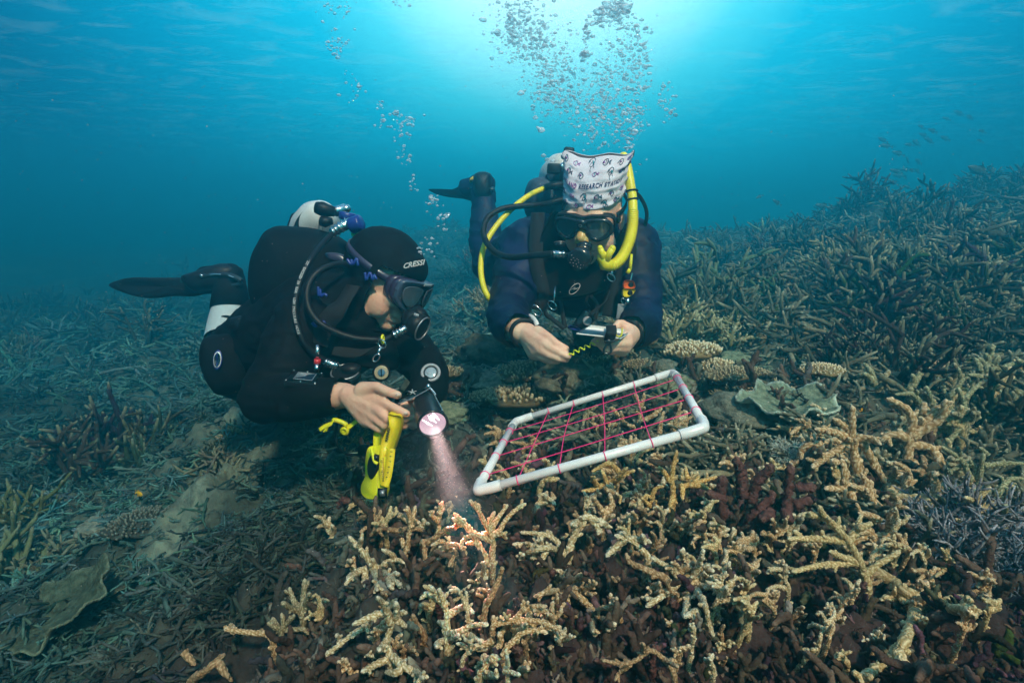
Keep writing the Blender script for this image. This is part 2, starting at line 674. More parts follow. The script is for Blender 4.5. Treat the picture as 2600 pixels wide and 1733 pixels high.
# broken branches lying on the plain
x, y, r = polar_pts(40000, 1.0, 13, -54, 54, .85)
keep = ~((x > -.25) & (y < 1.25)) & (RNG.random(len(x)) > sandy(x, y) * 1.3)
keep &= ~((x > .9) & (RNG.random(len(x)) < .35)) & (RNG.random(len(x)) > middle(x, y) * .6)
x, y, r = x[keep], y[keep], r[keep]
sc = (.035 + .12 * RNG.random(len(x)) ** 1.8) * np.clip(r / 2.4, .75, 3.2)
pos = np.stack([x, y, ground(x, y) + sc * .06], 1)
mb = MB()
scatter(mb, flats, pos, sc, RNG.uniform(0, 6.28, len(x)), RNG.normal(0, .3, len(x)), rub_cols(x, y, .22, 1.9) * (.45 + 1.1 * np.clip(fbm(x * 1.2, y * 1.2, o=3, seed=88) * 2.4 - .7, 0, 1))[:, None])
rubble = mb.build("coral_rubble", m_rub)
tag(rubble, "broken grey coral branches lying in a tangle over the sea bed", "coral rubble", kind="stuff")

# dead branches standing and leaning on the near mound
x, y, r = polar_pts(17000, .42, 1.9, -46, 50, .9)
keep = (x > -.34 - .12 * y)
x, y, r = x[keep], y[keep], r[keep]
sc = (.011 + .065 * RNG.random(len(x)) ** 3.2) * np.clip(r / 1.0, .75, 1.5)
pos = np.stack([x, y, ground(x, y) - sc * .35], 1)
mb = MB()
scatter(mb, stubs + flats[:9], pos, sc, RNG.uniform(0, 6.28, len(x)), RNG.normal(0, .95, len(x)), rub_cols(x, y, .5, 1.7))
m_dead = mat("algae_rubble", (1, 1, 1), rough=1, bump=.004, bscale=180, attr="tint", col2=(.45, .4, .42), vscale=45, spec=.15)
dead = mb.build("dead_branches", m_dead)
tag(dead, "dark reddish dead branches furred with algae under the live coral", "dead coral", kind="stuff")

# taller dead stems standing between them, furred maroon and brown
x, y, r = polar_pts(480, .45, 1.9, -40, 50, .9)
keep = (x > -.3 - .1 * y)
x, y, r = x[keep], y[keep], r[keep]
sc = RNG.uniform(.045, .10, len(x)) * np.clip(r, .8, 1.4)
cols = np.array([.095, .055, .044]) * RNG.uniform(.5, 1.5, (len(x), 1)) + np.array([.03, .035, .02]) * RNG.random((len(x), 1))
mb = MB()
scatter(mb, [piece(s + 900, False, 8, 1, .10, 3, .3, 10) for s in range(12)], np.stack([x, y, ground(x, y) - sc * .25], 1), sc, RNG.uniform(0, 6.28, len(x)), RNG.normal(0, .55, len(x)), cols)
std = mb.build("dead_stems", m_dead)
tag(std, "upright maroon and brown stems of dead coral between the live colonies", "dead coral", kind="stuff")

# long pale branches fallen across the right slope
x, y, r = polar_pts(900, 1.15, 5.0, 8, 52, .9)
keep = RNG.random(len(x)) > middle(x, y) * .85
x, y, r = x[keep], y[keep], r[keep]
sc = RNG.uniform(.12, .30, len(x)) * np.clip(r / 2.2, .7, 1.5)
w_ = np.clip(RNG.random(len(x)) * 1.4, 0, 1)[:, None]
cols = (np.array([.21, .18, .115]) * (1 - w_) + np.array([.12, .12, .085]) * w_) * RNG.uniform(.6, 1.5, (len(x), 1))
mb = MB()
scatter(mb, [piece(s + 700, True, 7, 1, .042, 5, .6, 9) for s in range(12)], np.stack([x, y, ground(x, y) + sc * .10], 1), sc, RNG.uniform(0, 6.28, len(x)), RNG.normal(0, .35, len(x)), cols, (.45, .42, .3))
fal = mb.build("fallen_branches", m_rub)
tag(fal, "long dead staghorn branches fallen criss-cross over the right slope", "coral rubble", kind="stuff")

# standing thickets of the right slope and the far ridges
x, y, r = polar_pts(5200, 1.9, 15, -54, 54, .8)
zz = ground(x, y)
pr = np.clip(.10 + .9 * (x / (r + .01) > .28) + .6 * (r > 6.5), 0, 1) * (r > 1.9)
pr = pr * np.clip(fbm(x * 1.5, y * 1.5, o=3, seed=40) * 5.0 - 1.9, 0, 1)
keep = RNG.random(len(x)) < pr * (1 - .93 * middle(x, y))
x, y, r, zz = x[keep], y[keep], r[keep], zz[keep]
sc = (.08 + .30 * RNG.random(len(x)) ** 2.2) * np.clip(r / 3, .55, 1.2)
cols = np.clip(np.array([.105, .11, .07]) * (RNG.uniform(.5, 1.5, len(x)) * np.clip(fbm(x * .9, y * .9, o=2, seed=90) * 2.6 - .6, .25, 1.3) * np.clip(1.25 - r / 14, .5, 1))[:, None] + RNG.normal(0, .015, (len(x), 3)), .01, 1)  # colour also darkened with distance, standing in for the fall-off of light
mb = MB()
scatter(mb, thick, np.stack([x, y, zz - sc * .1], 1), sc, RNG.uniform(0, 6.28, len(x)), RNG.normal(0, .2, len(x)), cols, (.22, .225, .15))
thk = mb.build("coral_thicket", m_rub)
tag(thk, "olive staghorn thickets covering the reef slope and far ridges", "coral thicket", kind="stuff")
# ------------------------------------------------------------------ finding the sea bed along a view ray
def hit_many(px, py):
    """Depth at which the ray through each pixel meets the sea bed."""
    px = np.asarray(px, float); py = np.asarray(py, float)
    ds = np.exp(np.linspace(math.log(.4), math.log(16), 110))
    res = np.full(len(px), 16.0); done = np.zeros(len(px), bool)
    fw, up = np.array(FW), np.array(UP)
    for d in ds:
        q = np.array(CAM) + d * (fw + np.array([1, 0, 0]) * ((px - 1300) / F_PX)[:, None] - up * ((py - 866.5) / F_PX)[:, None])
        z = ground(q[:, 0], q[:, 1])
        h = (~done) & (q[:, 2] < z)
        res[h] = d; done |= h
    return res


def hit(px, py):
    return float(hit_many([px], [py])[0])



# colony: (region, half width of a branch in that zoom, colour key, label, branches)
COL = [
 ("F", 20, "tan", "slim upright coral with three pale prongs, far left tip of the near colony row", [
  [(520,545),(545,470),(560,380),(570,300),(560,240),(548,198)], [(568,300),(590,240),(600,195)], [(562,290),(525,262),(497,240)],
  [(580,320),(605,300),(625,298)], [(540,440),(520,405),(518,375)]]),
 ("F", 21, "pale", "low spreading coral with downward arms, left end of the near colonies below the yellow reel", [
  [(400,600),(340,545),(300,490),(250,430),(200,378)], [(262,440),(272,410),(278,385)], [(250,430),(232,425),(215,430)],
  [(310,570),(260,590),(210,630),(175,672)], [(330,560),(400,590),(460,630),(512,670)], [(350,580),(368,640),(370,700)],
  [(440,630),(448,680)], [(350,545),(345,510)], [(400,560),(440,530),(500,520),(540,540)], [(470,520),(460,490),(400,455)], [(260,600),(215,612),(195,640)], [(300,590),(298,640),(296,680)]]),
 ("F", 19, "tan", "tall single coral stem with short side prongs, left of the torch-lit branch", [
  [(700,505),(715,440),(735,360),(740,290),(748,220),(762,172)], [(738,290),(712,268),(685,248)], [(745,240),(765,215)]]),
 ("F", 20, "brown", "short lone finger of coral standing at the foot of the tall stem", [[(660,530),(652,460),(643,395)]]),
 ("F", 24, "tan", "coral branch with its forked tip glowing white in the torch light", [
  [(1020,530),(1010,490),(975,430),(935,350),(880,295),(830,240)], [(885,295),(850,285),(822,276)], [(875,300),(850,310),(832,322)]]),
 ("F", 19, "tan", "tree-like coral with four curved antler arms just under the frame's near corner", [
  [(1060,580),(1060,480),(1062,410),(1030,330),(1000,270),(965,210),(920,160)], [(975,215),(972,180)], [(1040,330),(1050,280),(1075,228)],
  [(1045,340),(1100,260),(1152,188)], [(1085,370),(1110,330),(1140,280),(1200,220),(1260,182)], [(1062,410),(960,370),(890,400),(870,455)],
  [(1062,370),(1110,365),(1145,395)], [(960,390),(1050,350),(1140,370)]]),
 ("F", 21, "brown", "curved humped coral arm between the tall stem and the torch-lit branch", [
  [(700,500),(780,450),(840,430),(880,460),(905,490)], [(800,450),(820,500),(800,560)], [(640,420),(700,400),(780,340),(850,325)]]),
 ("F", 20, "pale", "flat star-shaped coral with long pointed arms, centre of the near colonies", [
  [(1500,510),(1440,460),(1380,450),(1310,465),(1250,490)], [(1370,450),(1280,430),(1180,425)], [(1350,450),(1352,420),(1350,378)],
  [(1380,460),(1360,510),(1350,558)], [(1350,515),(1318,548)], [(1500,510),(1460,430),(1380,370),(1225,355)], [(1250,495),(1240,490)]]),
 ("F", 25, "pale", "thick hooked coral branch bending over the dark hollow beside the star-shaped one", [
  [(1518,495),(1530,420),(1560,340),(1580,285),(1640,265),(1700,290)], [(1570,300),(1530,310)], [(1640,270),(1690,330),(1690,370)], [(1700,290),(1760,330)]]),
 ("F", 22, "tan", "Y-shaped pair of coral fingers under the middle of the frame's near pipe", [
  [(1720,300),(1735,250),(1700,200),(1655,145)], [(1740,250),(1775,190),(1757,120)], [(1740,270),(1790,250)]]),
 ("F", 22, "pale", "low clump of knobbly arms with a pinched waist, bottom centre, torch spot on one arm", [
  [(790,1060),(790,960),(790,880),(775,800),(730,750),(650,710)], [(745,760),(715,715),(695,682)], [(775,790),(755,730),(740,690)],
  [(790,850),(830,830),(890,800),(945,835)], [(790,960),(860,950),(940,910),(1035,905)], [(870,950),(930,975),(980,1000)],
  [(770,1000),(730,1020),(725,1040)], [(780,900),(735,890)], [(890,800),(905,790)], [(800,1000),(860,970)]]),
 ("F", 15, "pale", "small two-fingered coral sprig behind the knobbly clump", [[(915,870),(908,790),(903,705)], [(900,800),(878,740),(850,688)]]),
 ("F", 20, "tan", "sideways coral branch with an upright orange-lit prong, right of the knobbly clump", [
  [(1060,930),(1100,900),(1180,880),(1230,830),(1275,765)], [(1190,880),(1240,905),(1242,920)], [(1200,880),(1320,885),(1420,920),(1495,965)],
  [(1240,820),(1300,800),(1385,795)], [(1070,900),(1062,850)], [(1440,930),(1470,915)], [(1420,925),(1450,965)]]),
 ("F", 21, "tan", "arched coral arm curving beneath the sideways branch", [[(1130,1080),(1180,1010),(1240,955),(1330,940),(1390,955)], [(1100,960),(1110,1010),(1060,1060)], [(1060,1000),(1000,1030),(950,1025)]]),
 ("F", 20, "pale", "long coral arm reaching to the lower left from the bottom edge", [[(320,890),(280,930),(200,980),(130,1040),(62,1080)], [(150,1020),(145,990),(125,965)], [(120,1050),(100,1070)]]),
 ("F", 25, "pale", "bushy antler coral with splayed feet, lower left of the near colonies", [
  [(450,1110),(430,1010),(450,930),(480,860),(530,820)], [(450,1090),(540,1160),(600,1190),(645,1222)], [(440,1110),(350,1150),(275,1190)],
  [(450,900),(430,830),(400,770),(368,740)], [(420,830),(360,850),(310,870),(222,905)], [(480,860),(490,820),(480,770)], [(490,880),(550,920)],
  [(520,1150),(490,1190),(420,1190)], [(430,1000),(400,1040),(380,1060)], [(360,1080),(320,1090)]]),
 ("F", 22, "brown", "stubby coral finger leaning left beside the bushy antler coral", [[(650,975),(610,900),(580,845)]]),
 ("F", 25, "tan", "bent coral nub shining in the second torch spot at the bottom edge", [
  [(980,1230),(1010,1170),(1035,1120),(1065,1098),(1105,1115)], [(1020,1200),(1090,1215)], [(1035,1120),(1005,1085)]]),
 ("F", 18, "pale", "small pale L-shaped coral arm beside the torch-lit nub", [[(1150,1210),(1155,1150),(1145,1090)], [(1130,1180),(1225,1205)]]),
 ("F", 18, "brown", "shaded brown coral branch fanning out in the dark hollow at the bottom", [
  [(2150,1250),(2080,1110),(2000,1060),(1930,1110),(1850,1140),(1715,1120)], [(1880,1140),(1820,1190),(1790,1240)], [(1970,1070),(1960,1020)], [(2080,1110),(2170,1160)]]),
 ("F", 19, "tan", "long coral branch hanging down to the right with two small prongs", [
  [(1490,700),(1580,740),(1640,800),(1700,860),(1790,910)], [(1640,800),(1650,870),(1660,948)], [(1735,870),(1750,938)], [(1560,710),(1620,690),(1685,655)], [(1590,700),(1655,732)], [(1560,690),(1510,700)]]),
 ("F", 20, "tan", "short wrinkled coral with a greenish crest left of the long hanging branch", [
  [(1500,750),(1440,710),(1370,715),(1310,740)], [(1450,800),(1500,780)], [(1450,830),(1520,850),(1585,862)], [(1520,850),(1525,892)], [(1430,800),(1450,740)]]),
 ("F", 23, "pale", "large star-shaped coral with long drooping arms, right of centre near the bottom", [
  [(2240,640),(2200,640),(2120,700),(2050,750),(1975,800)], [(2010,770),(1980,745)], [(2240,650),(2225,750),(2205,860)], [(2200,640),(2100,560),(2005,505)],
  [(2250,630),(2290,560),(2320,455)], [(2250,640),(2300,670),(2390,690)], [(2270,690),(2330,790),(2350,900),(2380,980)], [(2280,830),(2215,855)], [(2060,545),(2005,540)], [(2340,560),(2380,590)]]),
 ("F", 24, "pale", "arched coral with pale hanging fingers above the large star-shaped coral", [
  [(1990,530),(1930,440),(1880,400),(1790,375)], [(1880,400),(1950,395),(2008,418)], [(1850,400),(1790,450),(1738,500)], [(1830,380),(1825,348)], [(1960,400),(1955,370)], [(1780,460),(1775,490)]]),
 ("F", 26, "brown", "dull brown coral stem slanting behind the arched coral", [[(2110,660),(2000,590),(1880,530),(1860,480)]]),
 ("F", 23, "brown", "thick upright stump of coral in the torch beam's hollow", [[(1010,850),(1060,720),(1105,620),(1115,565)]]),
 ("F", 16, "brown", "thin curling coral arms at the dark left edge of the mound", [[(520,370),(440,340),(380,340),(330,370)], [(640,340),(560,330),(500,345)]]),
 ("F", 20, "pale", "curved white-tipped coral hook below the frame's near pipe", [
  [(1340,150),(1400,160),(1435,190)], [(1400,170),(1330,190),(1300,220),(1282,255)], [(1320,190),(1340,245)], [(1380,160),(1375,130)]]),
 # inside and under the frame
 ("Q", 22, "dim", "star-shaped coral touching the far pipe inside the frame", [
  [(1150,560),(1120,470),(1110,400),(1098,330)], [(1120,480),(1050,450),(1000,430)], [(1130,470),(1230,530),(1300,560)], [(1130,490),(1110,600)], [(1100,490),(1000,560),(950,570)], [(1180,470),(1240,430)]]),
 ("Q", 24, "tan", "upright coral with a bent shoulder in the middle of the frame", [
  [(1300,720),(1280,600),(1262,510)], [(1290,630),(1230,610),(1170,572)], [(1330,610),(1440,570),(1430,480)], [(1420,540),(1380,480),(1340,450)], [(1215,620),(1215,645)], [(1440,570),(1500,600)]]),
 ("Q", 24, "tan", "tall coral with a forked white tip inside the frame's right half", [
  [(1560,660),(1600,540),(1590,430),(1553,325)], [(1590,450),(1620,400),(1632,328)], [(1600,560),(1680,540),(1745,515)], [(1560,620),(1490,600)], [(1600,470),(1640,450)], [(1640,560),(1760,480),(1770,450)]]),
 ("Q", 22, "tan", "slender upright coral under the frame's right corner", [
  [(1880,690),(1890,600),(1920,510),(1948,405)], [(1900,620),(1970,570),(2042,530)], [(1760,680),(1775,580),(1800,480)], [(1940,640),(2090,620)], [(1880,640),(1830,700)]]),
 ("Q", 24, "tan", "spiky many-armed coral at the frame's left side", [
  [(580,960),(540,850),(450,785)], [(600,930),(600,820),(660,760),(720,780)], [(590,740),(565,660)], [(700,900),(680,780),(640,680)], [(830,830),(740,760),(650,680)],
  [(870,850),(885,790)], [(620,760),(560,750),(490,748)], [(600,780),(580,720)], [(690,940),(740,980)]]),
 ("Q", 24, "tan", "leaning coral arms in the frame's near left corner", [[(480,1080),(420,980),(365,930)], [(640,1030),(580,940),(490,920)], [(400,1010),(385,1070)], [(340,1000),(420,1000)], [(680,1060),(650,1000),(700,980)]]),
 ("Q", 18, "tan", "small pair of coral prongs beside the frame's centre", [[(1100,800),(1040,710)], [(1140,840),(1060,750)], [(1330,900),(1290,820),(1215,790)]]),
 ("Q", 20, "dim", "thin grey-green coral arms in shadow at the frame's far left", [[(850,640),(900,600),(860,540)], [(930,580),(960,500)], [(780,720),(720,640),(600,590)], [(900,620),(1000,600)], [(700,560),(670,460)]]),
 ("Q", 26, "yellow", "golden coral with one tall finger between frame and maroon stumps", [
  [(1880,1250),(1870,1080),(1880,950),(1912,815)], [(1850,1080),(1800,1000),(1750,955)], [(1940,1130),(2050,1100),(2255,1040)], [(2020,1110),(2150,1130),(2230,1200)], [(2000,1060),(1985,960)], [(1960,1120),(1960,1240)], [(1880,1200),(1840,1340)], [(2060,1100),(2100,1030)]]),
 ("Q", 26, "yellow", "squat golden coral clump right under the frame's near pipe", [
  [(1340,1230),(1310,1090),(1270,985)], [(1320,1100),(1400,1050),(1490,960)], [(1380,1080),(1460,1020),(1555,985)], [(1290,1110),(1200,1150),(1100,1165)], [(1330,1150),(1440,1220)], [(1420,1000),(1330,930),(1180,1000)], [(1240,1130),(1180,1040)]]),
 ("Q", 22, "yellow", "golden coral knobs left of the tall-fingered golden coral", [[(1740,1340),(1700,1230),(1640,1190)], [(1700,1230),(1720,1150),(1800,1120)], [(1680,1290),(1610,1220)], [(1740,1300),(1810,1330)]]),
 ("Q", 24, "pale", "knobbly coral poking out beyond the frame's right near corner", [[(2160,700),(2200,740),(2240,800)], [(2220,740),(2300,730),(2370,760)], [(2330,750),(2350,700)], [(2230,770),(2120,870),(1990,930)]]),
 # right side
 ("S", 20, "gold", "large forked coral standing clear in the right foreground like a hand", [
  [(945,1130),(925,1040),(900,970),(860,900),(800,830),(740,770),(710,718)], [(840,890),(700,880),(565,880)], [(900,990),(800,1000),(700,1010),(585,1038)],
  [(850,900),(890,840),(918,765)], [(935,1050),(1000,1000),(1100,940)], [(735,775),(690,765),(630,765)], [(890,985),(820,965),(765,940)], [(630,880),(595,842)], [(900,830),(970,805)]]),
 ("S", 26, "gold", "chain of fat coral knobs running down to the bottom right corner", [
  [(960,1040),(1060,1080),(1120,1130),(1180,1150),(1290,1200),(1440,1230)], [(1180,1160),(1170,1250),(1120,1370),(1080,1430),(980,1500),(910,1560)],
  [(1085,1430),(1130,1480)], [(1290,1190),(1262,1120)], [(1300,1190),(1400,1180),(1455,1245)], [(1080,1090),(1120,1190)]]),
 ("S", 22, "tan", "coral tower with drooping arms and one tall spike, right of the lettuce plate", [
  [(930,640),(900,560),(885,480),(875,420),(875,330),(872,243)], [(870,370),(820,330),(778,303)], [(850,430),(760,480),(680,540)], [(850,400),(780,370),(695,355)],
  [(720,430),(650,440),(613,487)], [(720,430),(690,415)], [(920,420),(980,520),(1030,610)], [(900,400),(960,400),(1010,430)], [(900,500),(920,560)]]),
 ("S", 24, "tan", "large antler coral with broad upswept arms, upper right of the near colonies", [
  [(1130,520),(1150,400),(1160,310),(1120,250),(1035,210)], [(1160,400),(1220,330),(1280,260),(1350,236)], [(1160,390),(1230,350),(1300,300),(1322,213)],
  [(1220,290),(1215,228)], [(1130,400),(1060,380),(1008,412)], [(1150,430),(1250,450),(1330,560),(1435,580)], [(1160,520),(1210,570),(1275,570)], [(1140,410),(1090,355)]]),
 ("S", 15, "tan", "thin bowed coral finger below the large antler coral", [[(1140,670),(1150,580),(1120,540),(1072,512)]]),
 ("S", 22, "tan", "coral column with a rounded knob on top and arms spread at its foot", [
  [(830,650),(835,560),(820,495)], [(840,620),(920,650),(1005,718)], [(830,640),(740,640)], [(860,650),(890,715)], [(800,520),(770,500)]]),
 ("S", 22, "gold", "row of rounded coral lumps crossing the dark gap on the right", [
  [(1045,610),(1060,670),(1150,690),(1230,680),(1300,660),(1380,650),(1440,580)], [(1060,670),(1045,610)], [(1230,690),(1240,745)], [(1130,690),(1100,665)], [(1370,660),(1430,740),(1540,700),(1640,690),(1700,670)], [(1430,740),(1500,780)]]),
 ("S", 22, "maroon", "cluster of dead maroon stumps standing like candles left of the coral tower", [
  [(380,830),(440,720),(480,690),(492,650)], [(560,800),(565,680),(576,525)], [(350,680),(340,560),(316,488)], [(390,700),(420,610),(495,525)], [(590,720),(650,700),(665,695)], [(480,760),(440,790)], [(600,640),(700,630)]]),
 ("S", 24, "maroon", "dead maroon column overgrown with algae beside the golden coral", [[(250,800),(240,680),(260,580)], [(250,700),(180,660)], [(260,760),(310,790)]]),
 ("S", 20, "tan", "coral with short crossed arms above the big forked coral", [[(890,890),(1000,865),(1110,862)], [(1050,870),(1050,800),(1070,740),(1105,695)], [(1000,790),(960,770),(903,755)], [(1070,790),(1125,810)], [(960,840),(900,850)]]),
 ("S", 20, "pale", "round yellowish coral knobs on the rubble slope below the maroon stumps", [[(300,870),(305,845),(300,825)], [(380,940),(365,900),(350,880)], [(370,900),(400,880)], [(350,890),(325,880)]]),
 ("S", 18, "tan", "knobbly coral arm reaching out behind the golden coral", [[(90,510),(160,460),(180,420),(200,400)], [(180,440),(240,430),(290,395)], [(240,430),(270,455)], [(200,420),(210,450)]]),
 ("S", 15, "green", "greenish long-armed coral crowding the right edge", [
  [(1450,720),(1480,600),(1500,470)], [(1480,600),(1440,520),(1330,560)], [(1500,530),(1600,520),(1690,520)], [(1560,680),(1620,600),(1690,590)], [(1440,600),(1390,500),(1300,440)], [(1520,480),(1480,440)]]),
 ("S", 15, "green", "greenish coral with upright prongs behind the large antler coral", [
  [(1330,430),(1400,330),(1410,250),(1380,160)], [(1330,340),(1340,240),(1300,150)], [(1290,330),(1260,240),(1225,150)], [(1200,240),(1160,190),(1080,190)], [(1400,310),(1490,300)], [(1340,200),(1390,130),(1380,62)], [(1400,240),(1430,190),(1490,130)]]),
 ("S", 14, "green", "pale green coral branches jutting in at the upper right edge", [[(1690,250),(1640,190),(1560,125)], [(1600,160),(1690,140)], [(1540,120),(1600,60),(1690,30)], [(1690,330),(1640,300)], [(1640,70),(1450,60)]]),
 # left
 ("L", 20, "dim", "small sprig of coral with raised pale arms, standing alone left of the near colonies", [
  [(1650,1250),(1640,1170),(1650,1080),(1655,1000)], [(1640,1170),(1600,1130),(1570,1050)], [(1630,1180),(1580,1160),(1530,1130)], [(1650,1160),(1720,1130),(1790,1115)], [(1660,1150),(1680,1080)]]),
 ("L", 18, "dim", "dull green feathery coral just below the lone sprig", [[(1530,1320),(1540,1250),(1530,1190)], [(1530,1280),(1450,1240)], [(1520,1280),(1660,1275)], [(1540,1260),(1600,1200)], [(1520,1290),(1480,1210)]]),
 ("L", 20, "tan", "thin coral arm with a pink tip reaching left at the mound's edge", [[(1480,1340),(1400,1300),(1320,1290),(1215,1275)], [(1270,1285),(1250,1250)]]),
 ("L", 24, "brown", "brown coral arm slanting up at the bottom edge left of centre", [[(1040,1568),(1130,1490),(1220,1410)], [(1180,1450),(1240,1540)], [(1000,1400),(1060,1470)]]),
]

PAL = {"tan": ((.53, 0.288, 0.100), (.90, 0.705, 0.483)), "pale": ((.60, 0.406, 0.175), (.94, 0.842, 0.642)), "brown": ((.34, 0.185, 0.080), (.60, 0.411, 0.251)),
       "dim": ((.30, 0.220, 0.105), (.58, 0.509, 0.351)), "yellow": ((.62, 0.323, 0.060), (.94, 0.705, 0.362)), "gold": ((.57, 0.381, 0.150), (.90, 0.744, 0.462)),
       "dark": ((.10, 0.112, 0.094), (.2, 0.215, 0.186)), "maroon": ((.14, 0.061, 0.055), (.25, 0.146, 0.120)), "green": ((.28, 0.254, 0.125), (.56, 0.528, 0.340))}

m_coral = mat("live_coral", (1, 1, 1), rough=.75, attr="tint", bump=.0012, bscale=420, voro=True, sss=.0, spec=.3, col2=(.72, .7, .66), vscale=40)
m_coral_thin = mat("translucent_coral", (1, 1, 1), rough=.7, attr="tint", bump=.0012, bscale=420, voro=True, sss=.6, spec=.3)
m_fuzz = mat("algae_coral", (1, 1, 1), rough=1, attr="tint", bump=.006, bscale=200, spec=.1, col2=(.5, .5, .5), vscale=70)


def coral_branch(mb, pts, r0, r1, pal, root=0.0, fuzz=False, tip=1.0):
    """A branch tube studded with small raised cups, paler towards the tip."""
    L = np.linalg.norm(np.diff(np.array([tuple(p) for p in pts]), axis=0), axis=1).sum()
    n = 13
    k = int(np.clip(L / (r0 * .42), 8, 110))
    path = smooth_path(pts, k)
    wob = RNG.normal(0, r0 * .05, (k, 3))
    path = path + wob
    s = np.linspace(0, 1, k)
    rad = r0 + (r1 - r0) * s
    lump = 1 + .06 * np.sin(s * L / r0 * .55 + RNG.uniform(0, 6)) + .06 * RNG.normal(0, 1, k)
    rad = rad * lump
    endl = np.clip((1 - s) * L / (r1 * 1.6), 0, 1)
    rad = rad * np.sqrt(1 - (1 - endl) ** 2 * .92)
    p, t, U, W = frames(path)
    a = np.arange(n) * 2 * math.pi / n
    ph = (np.arange(k) % 2) * math.pi / n
    A = a[None] + ph[:, None]
    chk = ((np.arange(k)[:, None] + 2 * np.arange(n)[None]) % 4 == 0) | ((np.arange(k)[:, None] * 3 + np.arange(n)[None] * 5) % 7 == 0)
    amp = (.14 if not fuzz else .10) * r0
    rr_ = rad[:, None] + chk * amp * RNG.uniform(.5, 1.2, (k, n)) + (RNG.normal(0, .19 if fuzz else .03, (k, n)) * r0)
    V = p[:, None] + rr_[..., None] * (np.cos(A)[..., None] * U[:, None] + np.sin(A)[..., None] * W[:, None])
    base, tipc = np.array(PAL[pal][0]), np.array(PAL[pal][1])
    w = np.clip((s - 1 + .010 * tip / max(L, .02)) / (.010 / max(L, .02)) , 0, 1) ** 1.2
    if fuzz: w = w * .5
    c = base[None, None] * (1 - w[:, None, None]) + tipc * w[:, None, None]
    c = np.broadcast_to(c, (k, n, 3)).copy()
    if not fuzz:
        pc = base * 1.0 + (tipc - base) * .8
        c = np.where(chk[..., None], np.maximum(c, pc), c * .70)
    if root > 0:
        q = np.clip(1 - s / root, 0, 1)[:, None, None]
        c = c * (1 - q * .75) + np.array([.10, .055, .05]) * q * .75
    c = c * RNG.uniform(.9, 1.1)
    V = np.concatenate([V.reshape(-1, 3), [p[0]], [p[-1] + t[-1] * r1 * .25]])
    C = np.concatenate([c.reshape(-1, 3), c[0, :1], [tipc]])
    i = np.arange(k - 1)[:, None] * n
    j = np.arange(n)[None]
    F = np.stack([i + j, i + (j + 1) % n, i + n + (j + 1) % n, i + n + j], -1).reshape(-1, 4)
    jj = np.arange(n)
    F = np.concatenate([F, np.stack([np.full(n, k * n + 1), (k - 1) * n + jj, (k - 1) * n + (jj + 1) % n, np.full(n, -1)], 1),
                        np.stack([np.full(n, k * n), (jj + 1) % n, jj, np.full(n, -1)], 1)])
    mb.add(V, F, C)
    return path, rad


def colony(reg, hw, pal, label, brs, lift=.925):
    ox, oy, s = ZR[reg]
    px = [[(ox + x / s, oy + y / s) for x, y in b] for b in brs]
    flat = [q for b in px for q in b]
    hd = hit_many([q[0] for q in flat], [q[1] for q in flat])
    D = hd[0] * lift - .01
    if reg == "Q":
        D = max(D, 1.12 - (flat[0][1] - 1000) * .0006) if flat[0][1] < 1190 else D
    mb = MB()
    r = hw * 1.0 / s / F_PX * D
    fz = pal == "maroon"
    n = 0
    pts_main = None
    for bi, b in enumerate(px):
        ss = np.linspace(0, 1, len(b))
        dd = RNG.uniform(-.045, .03) if bi else RNG.uniform(-.015, .01)
        pts = []
        for (x, y), u in zip(b, ss):
            h = hd[n]; n += 1
            d = min(D + dd * u ** 1.3, max(h * (lift + .005) - (.012 + .02 * u), .38))
            pts.append(P(x, y, d))
        r0 = r * (1.12 if bi == 0 else .95) * (1.25 if fz else 1)
        r1 = r0 * (.50 if not fz else .62)
        if bi == 0:
            q = pts[0]
            gz = float(ground(q.x, q.y)[0])
            pts = [Vector((q.x + RNG.uniform(-.01, .01), q.y + .02, min(gz, q.z) - .03))] + pts
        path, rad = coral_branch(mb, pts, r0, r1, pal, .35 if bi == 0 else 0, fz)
        # small side buds
        if not fz:
            k = len(path)
            for _ in range(int(k / 11)):
                i_ = RNG.integers(int(k * .25), k - 2)
                dr = path[i_ + 1] - path[i_]; dr /= np.linalg.norm(dr) + 1e-9
                q = RNG.normal(0, 1, 3); q -= dr * q.dot(dr); q /= np.linalg.norm(q)
                q = q * .8 + dr * .7
                l = r0 * RNG.uniform(1.3, 2.6)
                coral_branch(mb, [path[i_], path[i_] + q * l * .6, path[i_] + q * l], r0 * .55, r0 * .4, pal, 0, fz, .6)
    if False: pass
    o = mb.build("staghorn_coral" if not fz else "dead_coral_stump", m_fuzz if fz else (m_coral_thin if 'torch' in label or 'tree-like' in label or 'tall single' in label else m_coral))
    tag(o, label, "coral", "coral colonies of the near mound")
    return o


HERO = [(colony(*c_), c_[3].split(",")[0], c_[2]) for c_ in COL]
PN = {"tan": "tan", "pale": "pale", "brown": "brown", "dim": "grey-green", "yellow": "golden", "gold": "golden", "maroon": "maroon", "green": "green"}


USED = set()


def stub_near(o, what="short stub of coral"):
    """Label a filler colony by the named colony it stands closest to and by its side of it."""
    for h_ in sorted(HERO, key=lambda q: (q[0].location - o.location).length):
        dl = o.location - h_[0].location
        side_ = "in front of" if dl.y < -abs(dl.x) else ("behind" if dl.y > abs(dl.x) else ("right of" if dl.x > 0 else "left of"))
        l_ = " ".join((what + " " + side_ + " the " + h_[1]).split()[:16])
        if l_ not in USED: break
    USED.add(l_)
    o["label"] = l_


